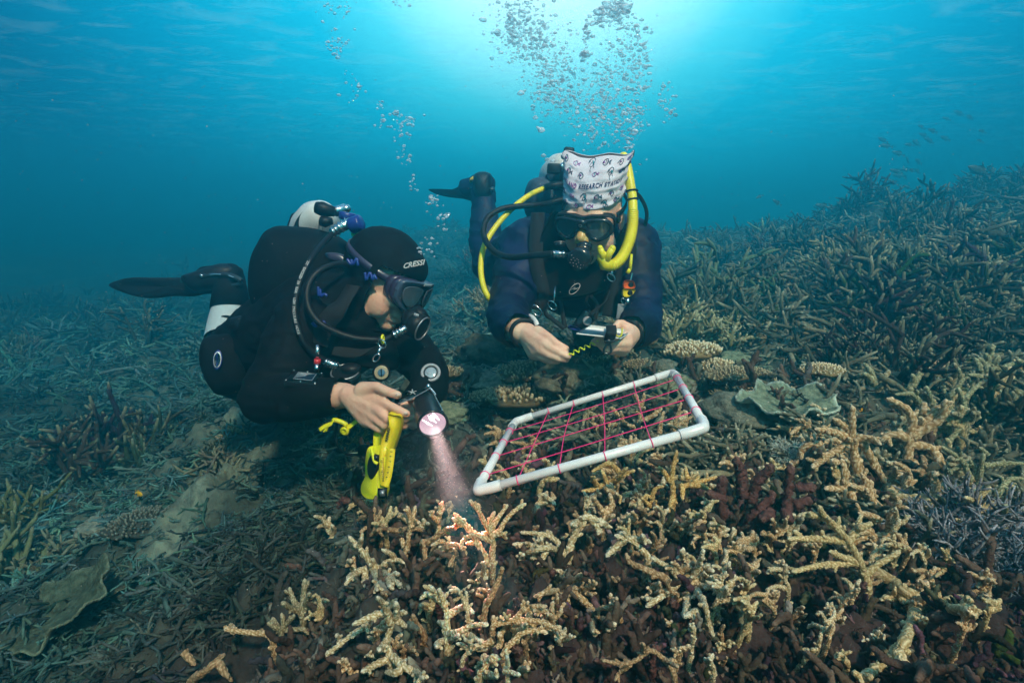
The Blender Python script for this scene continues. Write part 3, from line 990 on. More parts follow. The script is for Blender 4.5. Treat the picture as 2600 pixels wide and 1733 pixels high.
# short live sprigs between the larger colonies
SPR = np.random.default_rng(404)
for k_ in range(46):
    u_ = SPR.random()
    fx, fy = 60 + 2250 * SPR.random(), 150 + 1080 * SPR.random() ** .8
    if k_ % 3 == 0: fx, fy = 1900 + 1500 * SPR.random(), 400 + 850 * SPR.random()
    an = SPR.uniform(-2.6, -.5)
    L_ = SPR.uniform(45, 120)
    brs = [[(fx, fy), (fx + L_ * .5 * math.cos(an) + SPR.normal(0, 6), fy + L_ * .5 * math.sin(an)), (fx + L_ * math.cos(an + .3), fy + L_ * math.sin(an + .3))]]
    for q_ in range(SPR.integers(1, 4)):
        a2 = an + SPR.uniform(-1.3, 1.3); s0 = SPR.uniform(.2, .7)
        bx_, by_ = fx + L_ * s0 * math.cos(an), fy + L_ * s0 * math.sin(an)
        brs.append([(bx_, by_), (bx_ + L_ * .5 * math.cos(a2), by_ + L_ * .5 * math.sin(a2))])
    o_ = colony("F", SPR.uniform(15, 23), ["tan", "pale", "brown", "brown", "maroon"][SPR.integers(0, 5)], "short stub of coral poking up between the larger near colonies", brs, .955)
    o_["group"] = "short coral stubs of the near mound"
    stub_near(o_)
# dense live thickets between and behind the named colonies
for k_ in range(175):
    for try_ in range(30):
        fx, fy = 830 + 1500 * SPR.random(), 1130 + 560 * SPR.random()
        if fx > 1200 or fy > 1230: break
    if k_ % 3 == 0:
        fx, fy = 1750 + 820 * SPR.random(), 1080 + 540 * SPR.random()
    fx, fy = (fx - 800) * 2.353, (fy - 1200) * 2.353
    an = SPR.uniform(-2.2, -.9)
    L_ = SPR.uniform(80, 180)
    brs = [[(fx, fy), (fx + L_ * .5 * math.cos(an) + SPR.normal(0, 8), fy + L_ * .5 * math.sin(an)), (fx + L_ * math.cos(an + .25), fy + L_ * math.sin(an + .25))]]
    for q_ in range(SPR.integers(3, 8)):
        a2 = an + SPR.uniform(-1.6, 1.6); s0 = SPR.uniform(.1, .85)
        bx_, by_ = fx + L_ * s0 * math.cos(an), fy + L_ * s0 * math.sin(an)
        l2 = L_ * SPR.uniform(.35, .75)
        brs.append([(bx_, by_), (bx_ + l2 * .5 * math.cos(a2) + SPR.normal(0, 5), by_ + l2 * .5 * math.sin(a2)), (bx_ + l2 * math.cos(a2 - .3), by_ + l2 * math.sin(a2 - .3) * .9)])
    pal_ = ["tan", "pale", "brown", "gold", "tan", "pale", "tan", "gold"][SPR.integers(0, 8)]
    o_ = colony("F", SPR.uniform(14, 20), pal_, "live branching coral of the near mound", brs, .965)
    o_["group"] = "branching corals filling the near mound"
    stub_near(o_, PN[pal_] + " branching coral")
# taller live branches filling the high bank on the right
for k_ in range(30):
    fx, fy = 980 + 760 * SPR.random(), 60 + 760 * SPR.random()
    an = SPR.uniform(-2.3, -.7)
    L_ = SPR.uniform(90, 190)
    sx, sy = fx - 20, fy + 60
    brs = [[(sx, sy), (sx + L_ * .5 * math.cos(an) + SPR.normal(0, 10), sy + L_ * .5 * math.sin(an)), (sx + L_ * math.cos(an + .25), sy + L_ * math.sin(an + .25))]]
    for q_ in range(SPR.integers(2, 6)):
        a2 = an + SPR.uniform(-1.3, 1.3); s0 = SPR.uniform(.15, .8)
        bx_, by_ = sx + L_ * s0 * math.cos(an), sy + L_ * s0 * math.sin(an)
        l2 = L_ * SPR.uniform(.35, .7)
        brs.append([(bx_, by_), (bx_ + l2 * .5 * math.cos(a2) + SPR.normal(0, 5), by_ + l2 * .5 * math.sin(a2)), (bx_ + l2 * math.cos(a2 - .2), by_ + l2 * math.sin(a2 - .2))])
    o_ = colony("S", SPR.uniform(15, 21), ["green", "green", "dim", "gold", "tan"][SPR.integers(0, 5)], "branching coral of the high bank by the right edge", brs)
    o_["group"] = "branching corals of the high bank"
    stub_near(o_, "branching coral")


# ------------------------------------------------------------------ colonies of the middle distance
def bush(px, py, w, h, label, pal, seed, stems=26, name="staghorn_bush"):
    """A dense bush of pointed coral branches."""
    d = hit(px, py)
    c = P(px, py, d + w * .3 / F_PX * d)
    c.z = float(ground(c.x, c.y)[0])
    S = w / F_PX * d; H = h / F_PX * d
    g = np.random.default_rng(seed)
    mb = MB()
    base, tipc = np.array(PAL[pal][0]), np.array(PAL[pal][1])
    for k in range(stems):
        V, F_, T = piece(seed * 97 + k, False, 6, 1, .055, 5, .35, 6, .12)
        a = g.uniform(0, 6.283); rr_ = S * .5 * math.sqrt(g.random())
        M = np.array(Matrix.Rotation(a, 3, "Z") @ Matrix.Rotation(.95 * rr_ / (S * .5), 3, "Y"))
        sc_ = H * g.uniform(.75, 1.1)
        V = (V * np.array([1, 1, 1])) @ M.T * sc_ + np.array([c.x + math.cos(a) * rr_ * .55, c.y + math.sin(a) * rr_ * .55, c.z - .02])
        w_ = np.clip((T - .72) * 4, 0, 1)[:, None]
        mb.add(V, F_, (base * (1 - w_) + tipc * w_) * g.uniform(.8, 1.15))
    return tag(mb.build(name, m_coral), label, "coral", "coral bushes of the reef slope")


def table(px, py, w, th_, label, pal, seed, nub=1.0, lean=.12):
    """Table coral: a domed plate on a foot, set with short blunt nubs."""
    d = hit(px, py)
    S = w / 2 / F_PX * d
    c = P(px, py, d + S * .3)
    g = np.random.default_rng(seed)
    H = S * th_
    mb = MB()
    base, tipc = np.array(PAL[pal][0]), np.array(PAL[pal][1])
    gz = float(ground(c.x, c.y)[0])
    top = Vector((c.x, c.y, max(c.z, gz) + H * .3 + .035))
    M = Matrix.Rotation(g.uniform(.05, .05 + lean), 3, Vector((g.normal(), -1, 0)).normalized())
    # plate
    na, nr = 40, 12
    a = np.linspace(0, 2 * math.pi, na, endpoint=False)
    edge = 1 + .10 * np.sin(3 * a + g.uniform(0, 6)) + .06 * np.sin(7 * a + g.uniform(0, 6))
    V, F_ = [], []
    rs = np.concatenate([np.linspace(.02, 1, nr), np.linspace(.98, .25, 6)])
    zs = np.concatenate([H * .55 * (1 - np.linspace(.02, 1, nr) ** 2), np.linspace(-.08, -.55, 6) * S * .9])
    for r_, z_ in zip(rs, zs):
        V.append(np.stack([np.cos(a) * r_ * edge * S, np.sin(a) * r_ * edge * S, np.full(na, z_)], 1))
    V = np.concatenate(V)
    k = len(rs)
    i = np.arange(k - 1)[:, None] * na; j = np.arange(na)[None]
    F_ = np.stack([i + j, i + na + j, i + na + (j + 1) % na, i + (j + 1) % na], -1).reshape(-1, 4)
    MM = np.array(M)
    mb.add(V @ MM.T + np.array(top), F_, base * .45)
    # foot
    mb.tube([tuple(top - Vector((0, 0, S * .2))), tuple(Vector((top.x, top.y, gz - .05)))], [S * .35, S * .5], 10, C=base * .35)
    nn = int(150 * nub)
    for q in range(nn):
        r_ = math.sqrt((q + .5) / nn); t_ = q * 2.39996 + g.normal(0, .1)
        e = 1 + .10 * np.sin(3 * t_) * 0
        l = S * g.uniform(.13, .2)
        p0 = np.array([math.cos(t_) * r_ * S, math.sin(t_) * r_ * S, H * .55 * (1 - r_ * r_) - .003])
        dr = np.array([math.cos(t_) * r_ * .75, math.sin(t_) * r_ * .75, 1]) + g.normal(0, .16, 3)
        dr /= np.linalg.norm(dr)
        pts = np.array([p0, p0 + dr * l * .6, p0 + dr * l]) @ MM.T + np.array(top)
        rr_ = S * .042 * g.uniform(.8, 1.25)
        V2, F2 = tube(pts, [rr_, rr_ * .95, rr_ * .5], 6)
        C2 = np.concatenate([np.repeat([base * .6, base * 1.0, tipc], 6, 0), [base, tipc]])
        mb.add(V2, F2, C2)
    return tag(mb.build("table_coral", m_coral), label, "coral", "table corals behind the frame")


def boulder(px, py, w, label, col, seed, flat=.65, name="boulder_coral"):
    d = hit(px, py)
    S = w / 2 / F_PX * d
    c = P(px, py, d + S * .2)
    gz = float(ground(c.x, c.y)[0])
    V, F_ = sphere(44)
    n_ = fbm(V[:, 0] * 2.2 + seed, V[:, 1] * 2.2, V[:, 2] * 2.2 + 5, o=4, seed=seed)
    V = V * (1 + (n_ - .5)[:, None] * .9) * np.array([S, S, S * flat])
    C = np.array(col) * (.5 + fbm(V[:, 0] / S * 5, V[:, 1] / S * 5, V[:, 2] / S * 5, o=3, seed=seed + 3))[:, None]
    o = MB().add(V + np.array([c.x, c.y, gz + S * flat * .45]), F_, C).build(name, m_fuzz)
    return tag(o, label, "coral", "dark coral heads")


def plate(px, py, w, h, label, col, seed, lean, rim=(.5, .6, .5), flip=0.0):
    """Thin ruffled leaf-like plate."""
    d = hit(px, py)
    S = w / 2 / F_PX * d
    c = P(px, py, d)
    g = np.random.default_rng(seed)
    na, nr = 120, 14
    a = np.linspace(0, 2 * math.pi, na, endpoint=False)
    edge = 1 + .10 * np.sin(2 * a + 1) + .07 * np.sin(5 * a + g.uniform(0, 6)) + .035 * np.sin(13 * a)
    V, Cc = [], []
    for s_ in np.concatenate([np.linspace(.03, 1, nr), np.linspace(1, .1, 5)]):
        under = len(V) >= nr
        z_ = S * (.22 * s_ ** 2 + .085 * s_ ** 3 * np.sin(9 * a + 2) + .05 * s_ ** 2 * np.sin(4 * a) + .012 * s_ * np.sin(46 * a + 3 * np.sin(5 * s_)) + .010 * np.sin(38 * s_)) - (S * .06 if under else 0)
        V.append(np.stack([np.cos(a) * s_ * edge * S, np.sin(a) * s_ * edge * S * h / w * 2.0, z_], 1))
        k_ = np.clip((s_ - .93) * 14, 0, 1)
        nn = fbm(V[-1][:, 0] / S * 6, V[-1][:, 1] / S * 6, o=3, seed=seed)[:, None]
        Cc.append((np.array(col) * (.55 + .9 * nn)) * (1 - k_) + np.array(rim) * k_)
    k = len(V)
    V = np.concatenate(V); Cc = np.concatenate(Cc)
    i = np.arange(k - 1)[:, None] * na; j = np.arange(na)[None]
    F_ = np.stack([i + j, i + na + j, i + na + (j + 1) % na, i + (j + 1) % na], -1).reshape(-1, 4)
    M = np.array(Matrix.Rotation(lean[0], 3, "X") @ Matrix.Rotation(lean[1], 3, "Y") @ Matrix.Rotation(lean[2], 3, "Z"))
    gz = float(ground(c.x, c.y)[0])
    o = MB().add(V @ M.T + np.array([c.x, c.y, max(gz, c.z) + S * (.12 if w > 180 and px > 500 else .26)]), F_, Cc).build("plate_coral", m_fuzz)
    return tag(o, label, "coral", "plate corals")


def soft(px, py, w, h, label, col, seed, n=90):
    """Soft tufted coral of many fine feathery twigs."""
    d = min(hit(px, py), 1.25)
    S = w / F_PX * d; H = h / F_PX * d
    c = P(px, py, d)
    g = np.random.default_rng(seed)
    mb = MB()
    for k in range(n):
        V, F_, T = piece(seed * 13 + k, False, 4, 1, .03, 6, .5, 5, .05)
        a = g.uniform(0, 6.283); tl = 1.15 * math.sqrt(g.random())
        M = np.array(Matrix.Rotation(a, 3, "Z") @ Matrix.Rotation(tl, 3, "Y"))
        sc_ = (H * math.cos(tl) + S * .5 * math.sin(tl)) * g.uniform(.6, 1.05)
        V = V @ M.T * sc_ + np.array([c.x, c.y, c.z]) + g.normal(0, .12, 3) * np.array([S, S * .7, H * .3])
        mb.add(V, F_, np.array(col) * (.55 + .8 * T[:, None]) * g.uniform(.75, 1.2))
    return tag(mb.build("soft_coral", m_fuzz), label, "coral", "tufted soft corals")


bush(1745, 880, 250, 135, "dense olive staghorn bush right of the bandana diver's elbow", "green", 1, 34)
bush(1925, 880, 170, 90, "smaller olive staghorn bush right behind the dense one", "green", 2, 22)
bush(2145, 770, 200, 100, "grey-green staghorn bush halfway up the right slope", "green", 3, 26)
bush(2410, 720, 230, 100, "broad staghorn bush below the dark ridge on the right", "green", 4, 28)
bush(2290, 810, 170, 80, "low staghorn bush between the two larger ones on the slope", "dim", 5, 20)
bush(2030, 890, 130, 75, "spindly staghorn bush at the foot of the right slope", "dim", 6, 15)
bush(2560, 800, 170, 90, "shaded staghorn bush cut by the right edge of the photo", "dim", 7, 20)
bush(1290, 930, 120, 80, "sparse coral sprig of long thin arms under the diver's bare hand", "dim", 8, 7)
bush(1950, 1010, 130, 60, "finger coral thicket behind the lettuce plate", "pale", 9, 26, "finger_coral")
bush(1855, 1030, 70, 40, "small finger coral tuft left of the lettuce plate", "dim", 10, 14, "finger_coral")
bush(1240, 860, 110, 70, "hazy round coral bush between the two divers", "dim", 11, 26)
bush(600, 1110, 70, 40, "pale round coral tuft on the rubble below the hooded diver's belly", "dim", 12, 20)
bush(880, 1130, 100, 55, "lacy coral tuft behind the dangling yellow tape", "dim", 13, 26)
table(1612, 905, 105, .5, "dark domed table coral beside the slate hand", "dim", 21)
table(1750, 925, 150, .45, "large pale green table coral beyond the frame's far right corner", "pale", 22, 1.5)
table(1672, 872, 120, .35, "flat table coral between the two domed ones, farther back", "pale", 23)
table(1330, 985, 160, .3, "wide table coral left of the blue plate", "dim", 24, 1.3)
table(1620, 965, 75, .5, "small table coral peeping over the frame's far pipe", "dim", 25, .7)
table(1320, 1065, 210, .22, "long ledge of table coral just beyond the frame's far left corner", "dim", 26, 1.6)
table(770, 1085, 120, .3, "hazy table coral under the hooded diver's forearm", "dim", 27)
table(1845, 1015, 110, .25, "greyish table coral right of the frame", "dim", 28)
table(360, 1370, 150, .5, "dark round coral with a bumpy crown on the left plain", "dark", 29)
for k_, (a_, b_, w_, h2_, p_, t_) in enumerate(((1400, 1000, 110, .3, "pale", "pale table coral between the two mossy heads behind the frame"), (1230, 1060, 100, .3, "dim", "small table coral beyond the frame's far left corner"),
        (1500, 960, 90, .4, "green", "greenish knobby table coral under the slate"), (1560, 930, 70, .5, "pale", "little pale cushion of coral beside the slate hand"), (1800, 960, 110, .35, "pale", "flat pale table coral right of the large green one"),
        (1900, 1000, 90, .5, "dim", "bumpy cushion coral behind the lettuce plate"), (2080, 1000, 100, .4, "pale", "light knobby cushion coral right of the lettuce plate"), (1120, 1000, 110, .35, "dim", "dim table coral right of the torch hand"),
        (2180, 930, 130, .4, "green", "olive table coral on the slope behind the tall antler corals"), (1060, 900, 100, .3, "dim", "hazy table coral between the divers"))):
    table(a_, b_, w_, h2_, t_, p_, 120 + k_)
boulder(1235, 945, 130, "dark lumpy coral head between the divers' hands", (.13, .13, .09), 31)
boulder(1445, 960, 170, "wide algae-covered coral head beyond the frame", (.16, .18, .13), 32, .5)
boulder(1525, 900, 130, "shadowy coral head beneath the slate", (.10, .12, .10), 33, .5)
boulder(1180, 985, 110, "brown coral head left of the frame's far corner", (.12, .11, .08), 34, .6)
for k_, (a_, b_, w_, t_) in enumerate(((1130, 1080, 110, "mossy green mound by the frame's far left corner"), (1420, 1010, 120, "flat dark coral head right behind the frame's far pipe"), (1560, 985, 90, "rounded grey coral head touching the frame's far pipe"),
        (1700, 1010, 110, "dull green coral head outside the frame's right pipe"), (1300, 900, 120, "hazy coral mound below the headscarf diver's bare hand"), (1400, 880, 100, "dark mound between the headscarf diver's two hands"),
        (1760, 1075, 120, "pitted pale rock right of the frame"), (1690, 960, 80, "small knobbed head under the large pale green table coral"), (1080, 940, 120, "low brown mound just right of the torch hand"), (1860, 960, 90, "brown knobbly head behind the greyish table coral"),
        (1010, 1150, 110, "dim grey mound under the torch beam"), (1240, 1020, 120, "lumpy ledge between the torch and the frame"))):
    boulder(a_, b_, w_, t_, ((.24, .28, .18), (.2, .2, .15), (.32, .32, .24))[k_ % 3], 60 + k_, (.45, .6, .35)[k_ % 3])
boulder(255, 1375, 90, "smooth grey coral dome beside the dark round coral", (.24, .25, .2), 35, .5)
boulder(1880, 1110, 190, "rough grey rock of old coral under the lettuce plate", (.2, .2, .15), 36, .4)
boulder(2130, 1290, 70, "small purplish round coral below the column with a knob", (.16, .11, .13), 37, .8)
boulder(1080, 1010, 120, "mossy coral mound behind the torch", (.13, .14, .1), 38, .5)
plate(2000, 1050, 225, 110, "pale green lettuce-like plate coral with a ruffled white rim", (.24, .29, .2), 41, (.10, 0, 0), (.62, .72, .6))
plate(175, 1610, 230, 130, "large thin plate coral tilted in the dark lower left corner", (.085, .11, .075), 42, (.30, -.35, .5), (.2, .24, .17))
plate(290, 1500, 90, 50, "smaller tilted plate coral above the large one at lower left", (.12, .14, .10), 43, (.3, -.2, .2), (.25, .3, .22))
plate(1388, 962, 80, 60, "small blue-rimmed plate coral behind the frame", (.07, .14, .17), 44, (.2, .1, 0), (.16, .3, .4))
soft(2440, 1430, 200, 170, "pale lilac feathery soft coral in the lower right corner", (.32, .31, .34), 51, 90)
soft(2570, 1500, 170, 130, "darker bluish soft coral at the right edge behind the lilac one", (.17, .22, .28), 52, 60)
soft(2010, 1180, 95, 55, "tiny white lace coral below the lettuce plate", (.5, .55, .48), 53, 40)
# ------------------------------------------------------------------ shaping helpers for figures and gear
ZR.update({"A": (480, 480, 2.613), "B": (240, 620, 3.408), "H": (780, 900, 3.919), "C": (1060, 360, 2.614),
           "D": (1360, 380, 4.9), "E": (1240, 720, 5.115)})


def Z(reg, X, Y, d):
    ox, oy, s = ZR[reg]
    return P(ox + X / s, oy + Y / s, d)


def ZRP(reg, X, Y):
    ox, oy, s = ZR[reg]
    return ox + X / s, oy + Y / s


def path3(reg, pts, d=None):
    return [Z(reg, p[0], p[1], p[2] if len(p) > 2 else d) for p in pts]


def cap_mesh(p1, r1, p2, r2, n=18):
    """A closed tapered capsule."""
    p1, p2 = np.array(p1, float), np.array(p2, float)
    L = np.linalg.norm(p2 - p1)
    if L < 1e-6:
        V, F = sphere(n); return V * r1 + p1, F
    d = (p2 - p1) / L
    th_ = np.linspace(R(88), R(8), 6)
    ts = [-math.sin(a) * r1 for a in th_] + [L * u for u in np.linspace(0, 1, max(3, int(L / .02)))] + [L + math.sin(a) * r2 for a in th_[::-1]]
    rs = [math.cos(a) * r1 for a in th_] + [r1 + (r2 - r1) * u for u in np.linspace(0, 1, max(3, int(L / .02)))] + [math.cos(a) * r2 for a in th_[::-1]]
    pts = p1 + np.outer(ts, d)
    return tube(pts, rs, n)


class Fuse:
    """Gathers overlapping closed shapes and grows them into one continuous smooth surface."""

    def __init__(s):
        s.mb = MB()

    def chain(s, pts, rad, n=18):
        for i in range(len(pts) - 1):
            V, F = cap_mesh(pts[i], rad[i], pts[i + 1], rad[i + 1], n)
            s.mb.add(V, F)
        return s

    def ell(s, c, r, rot=None, n=24):
        s.mb.ell(c, r, n, rot)
        return s

    def grow(s, voxel, it=6, fac=.5, inflate=0.0, cut=None):
        me = np_mesh("tmp", np.concatenate(s.mb.v), s.mb.f, None, True)
        o = bpy.data.objects.new("tmp", me)
        scene.collection.objects.link(o)
        m = o.modifiers.new("r", "REMESH"); m.mode = "VOXEL"; m.voxel_size = voxel
        m = o.modifiers.new("s", "SMOOTH"); m.factor = fac; m.iterations = it
        dg = bpy.context.evaluated_depsgraph_get()
        ev = o.evaluated_get(dg)
        m2 = bpy.data.meshes.new_from_object(ev)
        nv = len(m2.vertices)
        co = np.empty(nv * 3); m2.vertices.foreach_get("co", co); co = co.reshape(-1, 3)
        no = np.empty(nv * 3); m2.vertices.foreach_get("normal", no); no = no.reshape(-1, 3)
        nf = len(m2.polygons)
        vi = np.empty(nf * 4, np.int32)
        lt = np.empty(nf, np.int32); m2.polygons.foreach_get("loop_total", lt)
        if (lt == 4).all():
            m2.loops.foreach_get("vertex_index", vi); F = vi.reshape(-1, 4).astype(np.int64)
        else:
            F = np.array([list(p.vertices) + [-1] * (4 - len(p.vertices)) for p in m2.polygons if len(p.vertices) <= 4])
        bpy.data.objects.remove(o); bpy.data.meshes.remove(me); bpy.data.meshes.remove(m2)
        co = co + no * inflate
        return co, F, no


def slab(mb, pts, t, axis=None, pillow=False, n=48, C=None, smooth=True, bev=.18):
    """A closed outline given thickness t along axis (default: the line of sight), with rounded edges."""
    from mathutils.geometry import tessellate_polygon
    p = [Vector(q) for q in pts]
    if smooth:
        k = len(p)
        q = []
        per = max(2, n // k)
        for i in range(k):
            a, b, c, d = p[i - 1], p[i], p[(i + 1) % k], p[(i + 2) % k]
            for u in np.linspace(0, 1, per, endpoint=False):
                q.append(.5 * ((2 * b) + (-a + c) * u + (2 * a - 5 * b + 4 * c - d) * u * u + (-a + 3 * b - 3 * c + d) * u ** 3))
        p = q
    else:
        q = []
        for i in range(len(p)):
            a, b = p[i], p[(i + 1) % len(p)]
            q += [a, a.lerp(b, .04), a.lerp(b, .5), a.lerp(b, .96)]
        p = q
    A = np.array([tuple(v) for v in p])
    ax = np.array(tuple(axis if axis is not None else FW), float)
    ax /= np.linalg.norm(ax)
    c = A.mean(0)
    prof = [(.0, -.5), (.55, -.48), (.82, -.36), (.96, -.18), (1, 0), (.96, .18), (.82, .36), (.55, .48), (0, .5)] if pillow else \
        [(1 - bev, -.5), (1 - bev * .3, -.42), (1, -.25), (1, .25), (1 - bev * .3, .42), (1 - bev, .5)]
    V, m = [], len(A)
    for s_, z_ in prof:
        s_ = max(s_, .02)
        V.append(c + (A - c) * s_ + ax * z_ * t)
    k = len(prof)
    i = np.arange(k - 1)[:, None] * m; j = np.arange(m)[None]
    F = np.stack([i + j, i + (j + 1) % m, i + m + (j + 1) % m, i + m + j], -1).reshape(-1, 4)
    V = np.concatenate(V)
    if pillow:
        V = np.concatenate([V, [c - ax * .5 * t], [c + ax * .5 * t]])
        jj = np.arange(m)
        F = np.concatenate([F, np.stack([np.full(m, k * m), (jj + 1) % m, jj, np.full(m, -1)], 1),
                            np.stack([np.full(m, k * m + 1), (k - 1) * m + jj, (k - 1) * m + (jj + 1) % m, np.full(m, -1)], 1)])
    else:
        tri = tessellate_polygon([[Vector(v) for v in A]])
        T = np.array([list(x) for x in tri])
        T = np.concatenate([T, np.full((len(T), 1), -1)], 1)
        T2 = T.copy(); T2[:, :3] = T[:, :3] + (k - 1) * m
        F = np.concatenate([F, T, T2])
    return mb.add(V, F, C)


def disc(mb, c, axis, r, h, n=32, C=None, bev=.12):
    """A short cylinder with a bevelled rim, centred at c."""
    c = np.array(tuple(c)); a = np.array(tuple(axis), float); a /= np.linalg.norm(a)
    pts = [c - a * h / 2, c - a * h / 2, c - a * h * .5 * (1 - bev), c + a * h * .5 * (1 - bev), c + a * h / 2, c + a * h / 2]
    pts = [c - a * h * .5, c - a * h * .499, c - a * h * .38, c + a * h * .38, c + a * h * .499, c + a * h * .5]
    V, F = tube(pts, [r * .3, r * (1 - bev), r, r, r * (1 - bev), r * .3], n)
    return mb.add(V, F, C)


def _x(): pass


def ringt(mb, c, axis, r, rt, n=36, C=None, e=1.0, m=8):
    c = Vector(c); a = Vector(axis).normalized()
    u = a.orthogonal().normalized(); w = a.cross(u)
    pts = [c + (u * math.cos(t) + w * math.sin(t) * e) * r for t in np.linspace(0, 2 * math.pi, n)]
    V, F = tube(pts, rt, m)
    return mb.add(V, F, C)


def ribbon(mb, pts, w, t, side, n=40, C=None):
    """A flat strap along a path; side is its width direction."""
    p = smooth_path(pts, n)
    sd_ = np.array(tuple(side), float) if not isinstance(side, list) else None
    if sd_ is None:
        sdn = smooth_path(side, n)
    else:
        sdn = np.tile(sd_, (n, 1))
    tg = np.gradient(p, axis=0); tg /= np.linalg.norm(tg, axis=1, keepdims=True) + 1e-9
    sdn = sdn - tg * (sdn * tg).sum(1, keepdims=True)
    sdn /= np.linalg.norm(sdn, axis=1, keepdims=True) + 1e-9
    nn = np.cross(tg, sdn)
    V = np.stack([p - sdn * w / 2 - nn * t / 2, p + sdn * w / 2 - nn * t / 2, p + sdn * w / 2 + nn * t / 2, p - sdn * w / 2 + nn * t / 2], 1).reshape(-1, 3)
    i = np.arange(n - 1)[:, None] * 4; j = np.arange(4)[None]
    F = np.stack([i + j, i + (j + 1) % 4, i + 4 + (j + 1) % 4, i + 4 + j], -1).reshape(-1, 4)
    F = np.concatenate([F, [[0, 3, 2, 1]], [[4 * n - 4, 4 * n - 3, 4 * n - 2, 4 * n - 1]]])
    return mb.add(V, F, C)


def hose(mb, reg, pts, r, d=None, n=70, C=None, sides=10, ribs=0.0):
    p = smooth_path(path3(reg, pts, d), n)
    rr_ = np.full(n, r)
    if ribs: rr_ = rr_ * (1 + ribs * (np.arange(n) % 2))
    V, F = tube(p, rr_, sides)
    return mb.add(V, F, C)


_fonts = {}


def glyphs(txt, size=1.0, bold=0.0, shear=0.0, space=1.0):
    """Flat outline of a word as vertices and faces, centred, height about size."""
    key = (txt, bold, shear, space)
    if key not in _fonts:
        cu = bpy.data.curves.new("t", "FONT")
        cu.body = txt; cu.size = 1; cu.offset = bold; cu.shear = shear; cu.space_character = space
        cu.align_x = "CENTER"; cu.align_y = "CENTER"; cu.resolution_u = 2
        o = bpy.data.objects.new("t", cu)
        scene.collection.objects.link(o)
        me = bpy.data.meshes.new_from_object(o.evaluated_get(bpy.context.evaluated_depsgraph_get()))
        V = np.array([tuple(v.co) for v in me.vertices])
        F = [list(p.vertices) for p in me.polygons]
        FF = []
        for f in F:
            for k in range(1, len(f) - 1): FF.append((f[0], f[k], f[k + 1], -1))
        _fonts[key] = (V, np.array(FF))
        bpy.data.objects.remove(o); bpy.data.curves.remove(cu); bpy.data.meshes.remove(me)
    V, F = _fonts[key]
    return V * size, F


def put_text(mb, txt, c, right, up, size, bold=0.01, shear=0.0, C=None, lift=.0006, space=1.0, fn=None):
    V, F = glyphs(txt, size, bold, shear, space)
    r_, u_ = Vector(right).normalized(), Vector(up).normalized()
    nrm_ = r_.cross(u_)
    W = np.array(tuple(c)) + V[:, :1] * np.array(r_) + V[:, 1:2] * np.array(u_) + lift * np.array(nrm_)
    return mb.add(W, F, C)


# materials of figures and gear
m_neo = mat("black_neoprene", (.0035, .0035, .005), rough=.75, bump=.002, bscale=28, sheen=.0, spec=.12, vary=.4, vscale=14)
m_hood = mat("hood_neoprene", (.003, .003, .004), rough=.8, bump=.0015, bscale=40, spec=.12)
m_blue = mat("navy_neoprene", (.003, .012, .062), rough=.6, bump=.006, bscale=14, spec=.25, col2=(.0015, .003, .014), vscale=5)
m_white_suit = mat("pale_panel", (.42, .48, .52), rough=.8, bump=.002, bscale=40)
m_skin = mat("skin", (.74, .44, .31), rough=.5, bump=.0016, bscale=95, sss=.2, col2=(.68, .35, .25), vscale=24, spec=.4)
m_skin2 = mat("skin_pale", (.80, .53, .38), rough=.5, bump=.0018, bscale=90, sss=.2, col2=(.76, .42, .30), vscale=22, spec=.4)
m_lip = mat("lips", (.42, .16, .13), rough=.5)
m_nail = mat("nail", (.70, .50, .42), rough=.3)
m_black = mat("black_rubber", (.006, .006, .008), rough=.5, bump=.0005, bscale=120, spec=.25)
m_gloss = mat("black_plastic", (.012, .012, .016), rough=.22, spec=.6)
m_web = mat("webbing", (.015, .015, .018), rough=.9, bump=.0008, bscale=500, spec=.2)
m_steel = mat("steel", (.62, .64, .66), rough=.22, metal=1.0, bump=.0003, bscale=120)
m_dull = mat("dull_metal", (.35, .36, .38), rough=.45, metal=.8)
m_tank = mat("white_tank_paint", (.66, .68, .68), rough=.4, bump=.0006, bscale=60, vary=.18, vscale=18)
m_print = mat("grey_print", (.42, .44, .46), rough=.6)
m_bluek = mat("blue_plastic", (.012, .03, .22), rough=.35)
m_wing = mat("blue_grey_bladder", (.03, .065, .12), rough=.7, bump=.004, bscale=22, vary=.5, vscale=9)
m_lens = mat("dark_lens", (.02, .022, .03), rough=.06, spec=.9, coat=.6)
m_lens2 = mat("tinted_lens", (.10, .085, .10), rough=.08, spec=.8, coat=.5, col2=(.05, .10, .13), vscale=12)
m_maskblue = mat("blue_grey_mask", (.045, .065, .11), rough=.35, bump=.0006, bscale=80)
m_skirt = mat("violet_silicone", (.035, .025, .06), rough=.3, trans=.0, coat=.3)
m_amber = mat("amber_silicone", (.62, .34, .09), rough=.35, sss=.4, col2=(.66, .42, .14), vscale=30)
m_yel = mat("yellow_rubber", (.78, .68, .012), rough=.42, bump=.0006, bscale=90, sss=.1, vary=.14, vscale=20)
m_yel2 = mat("yellow_plastic", (.82, .60, .010), rough=.38, spec=.5, vary=.12, vscale=24, bump=.0004, bscale=120)
m_lime = mat("lime_plastic", (.80, .76, .012), rough=.42, vary=.1, vscale=20)
m_cord = mat("lime_cord", (.80, .88, .02), rough=.4)
m_orange = mat("orange_plastic", (.85, .13, .02), rough=.4)
m_red = mat("red_plastic", (.6, .03, .04), rough=.4)
m_green = mat("green_tag", (.08, .62, .10), rough=.5)
m_white = mat("white_plastic", (.78, .76, .75), rough=.38, bump=.0005, bscale=60, vary=.12, vscale=16)
m_grey = mat("grey_plastic", (.30, .31, .34), rough=.4)
m_cloth = mat("printed_cloth", (.70, .66, .76), rough=.9, bump=.0012, bscale=70, sheen=.2, vary=.1, vscale=20)
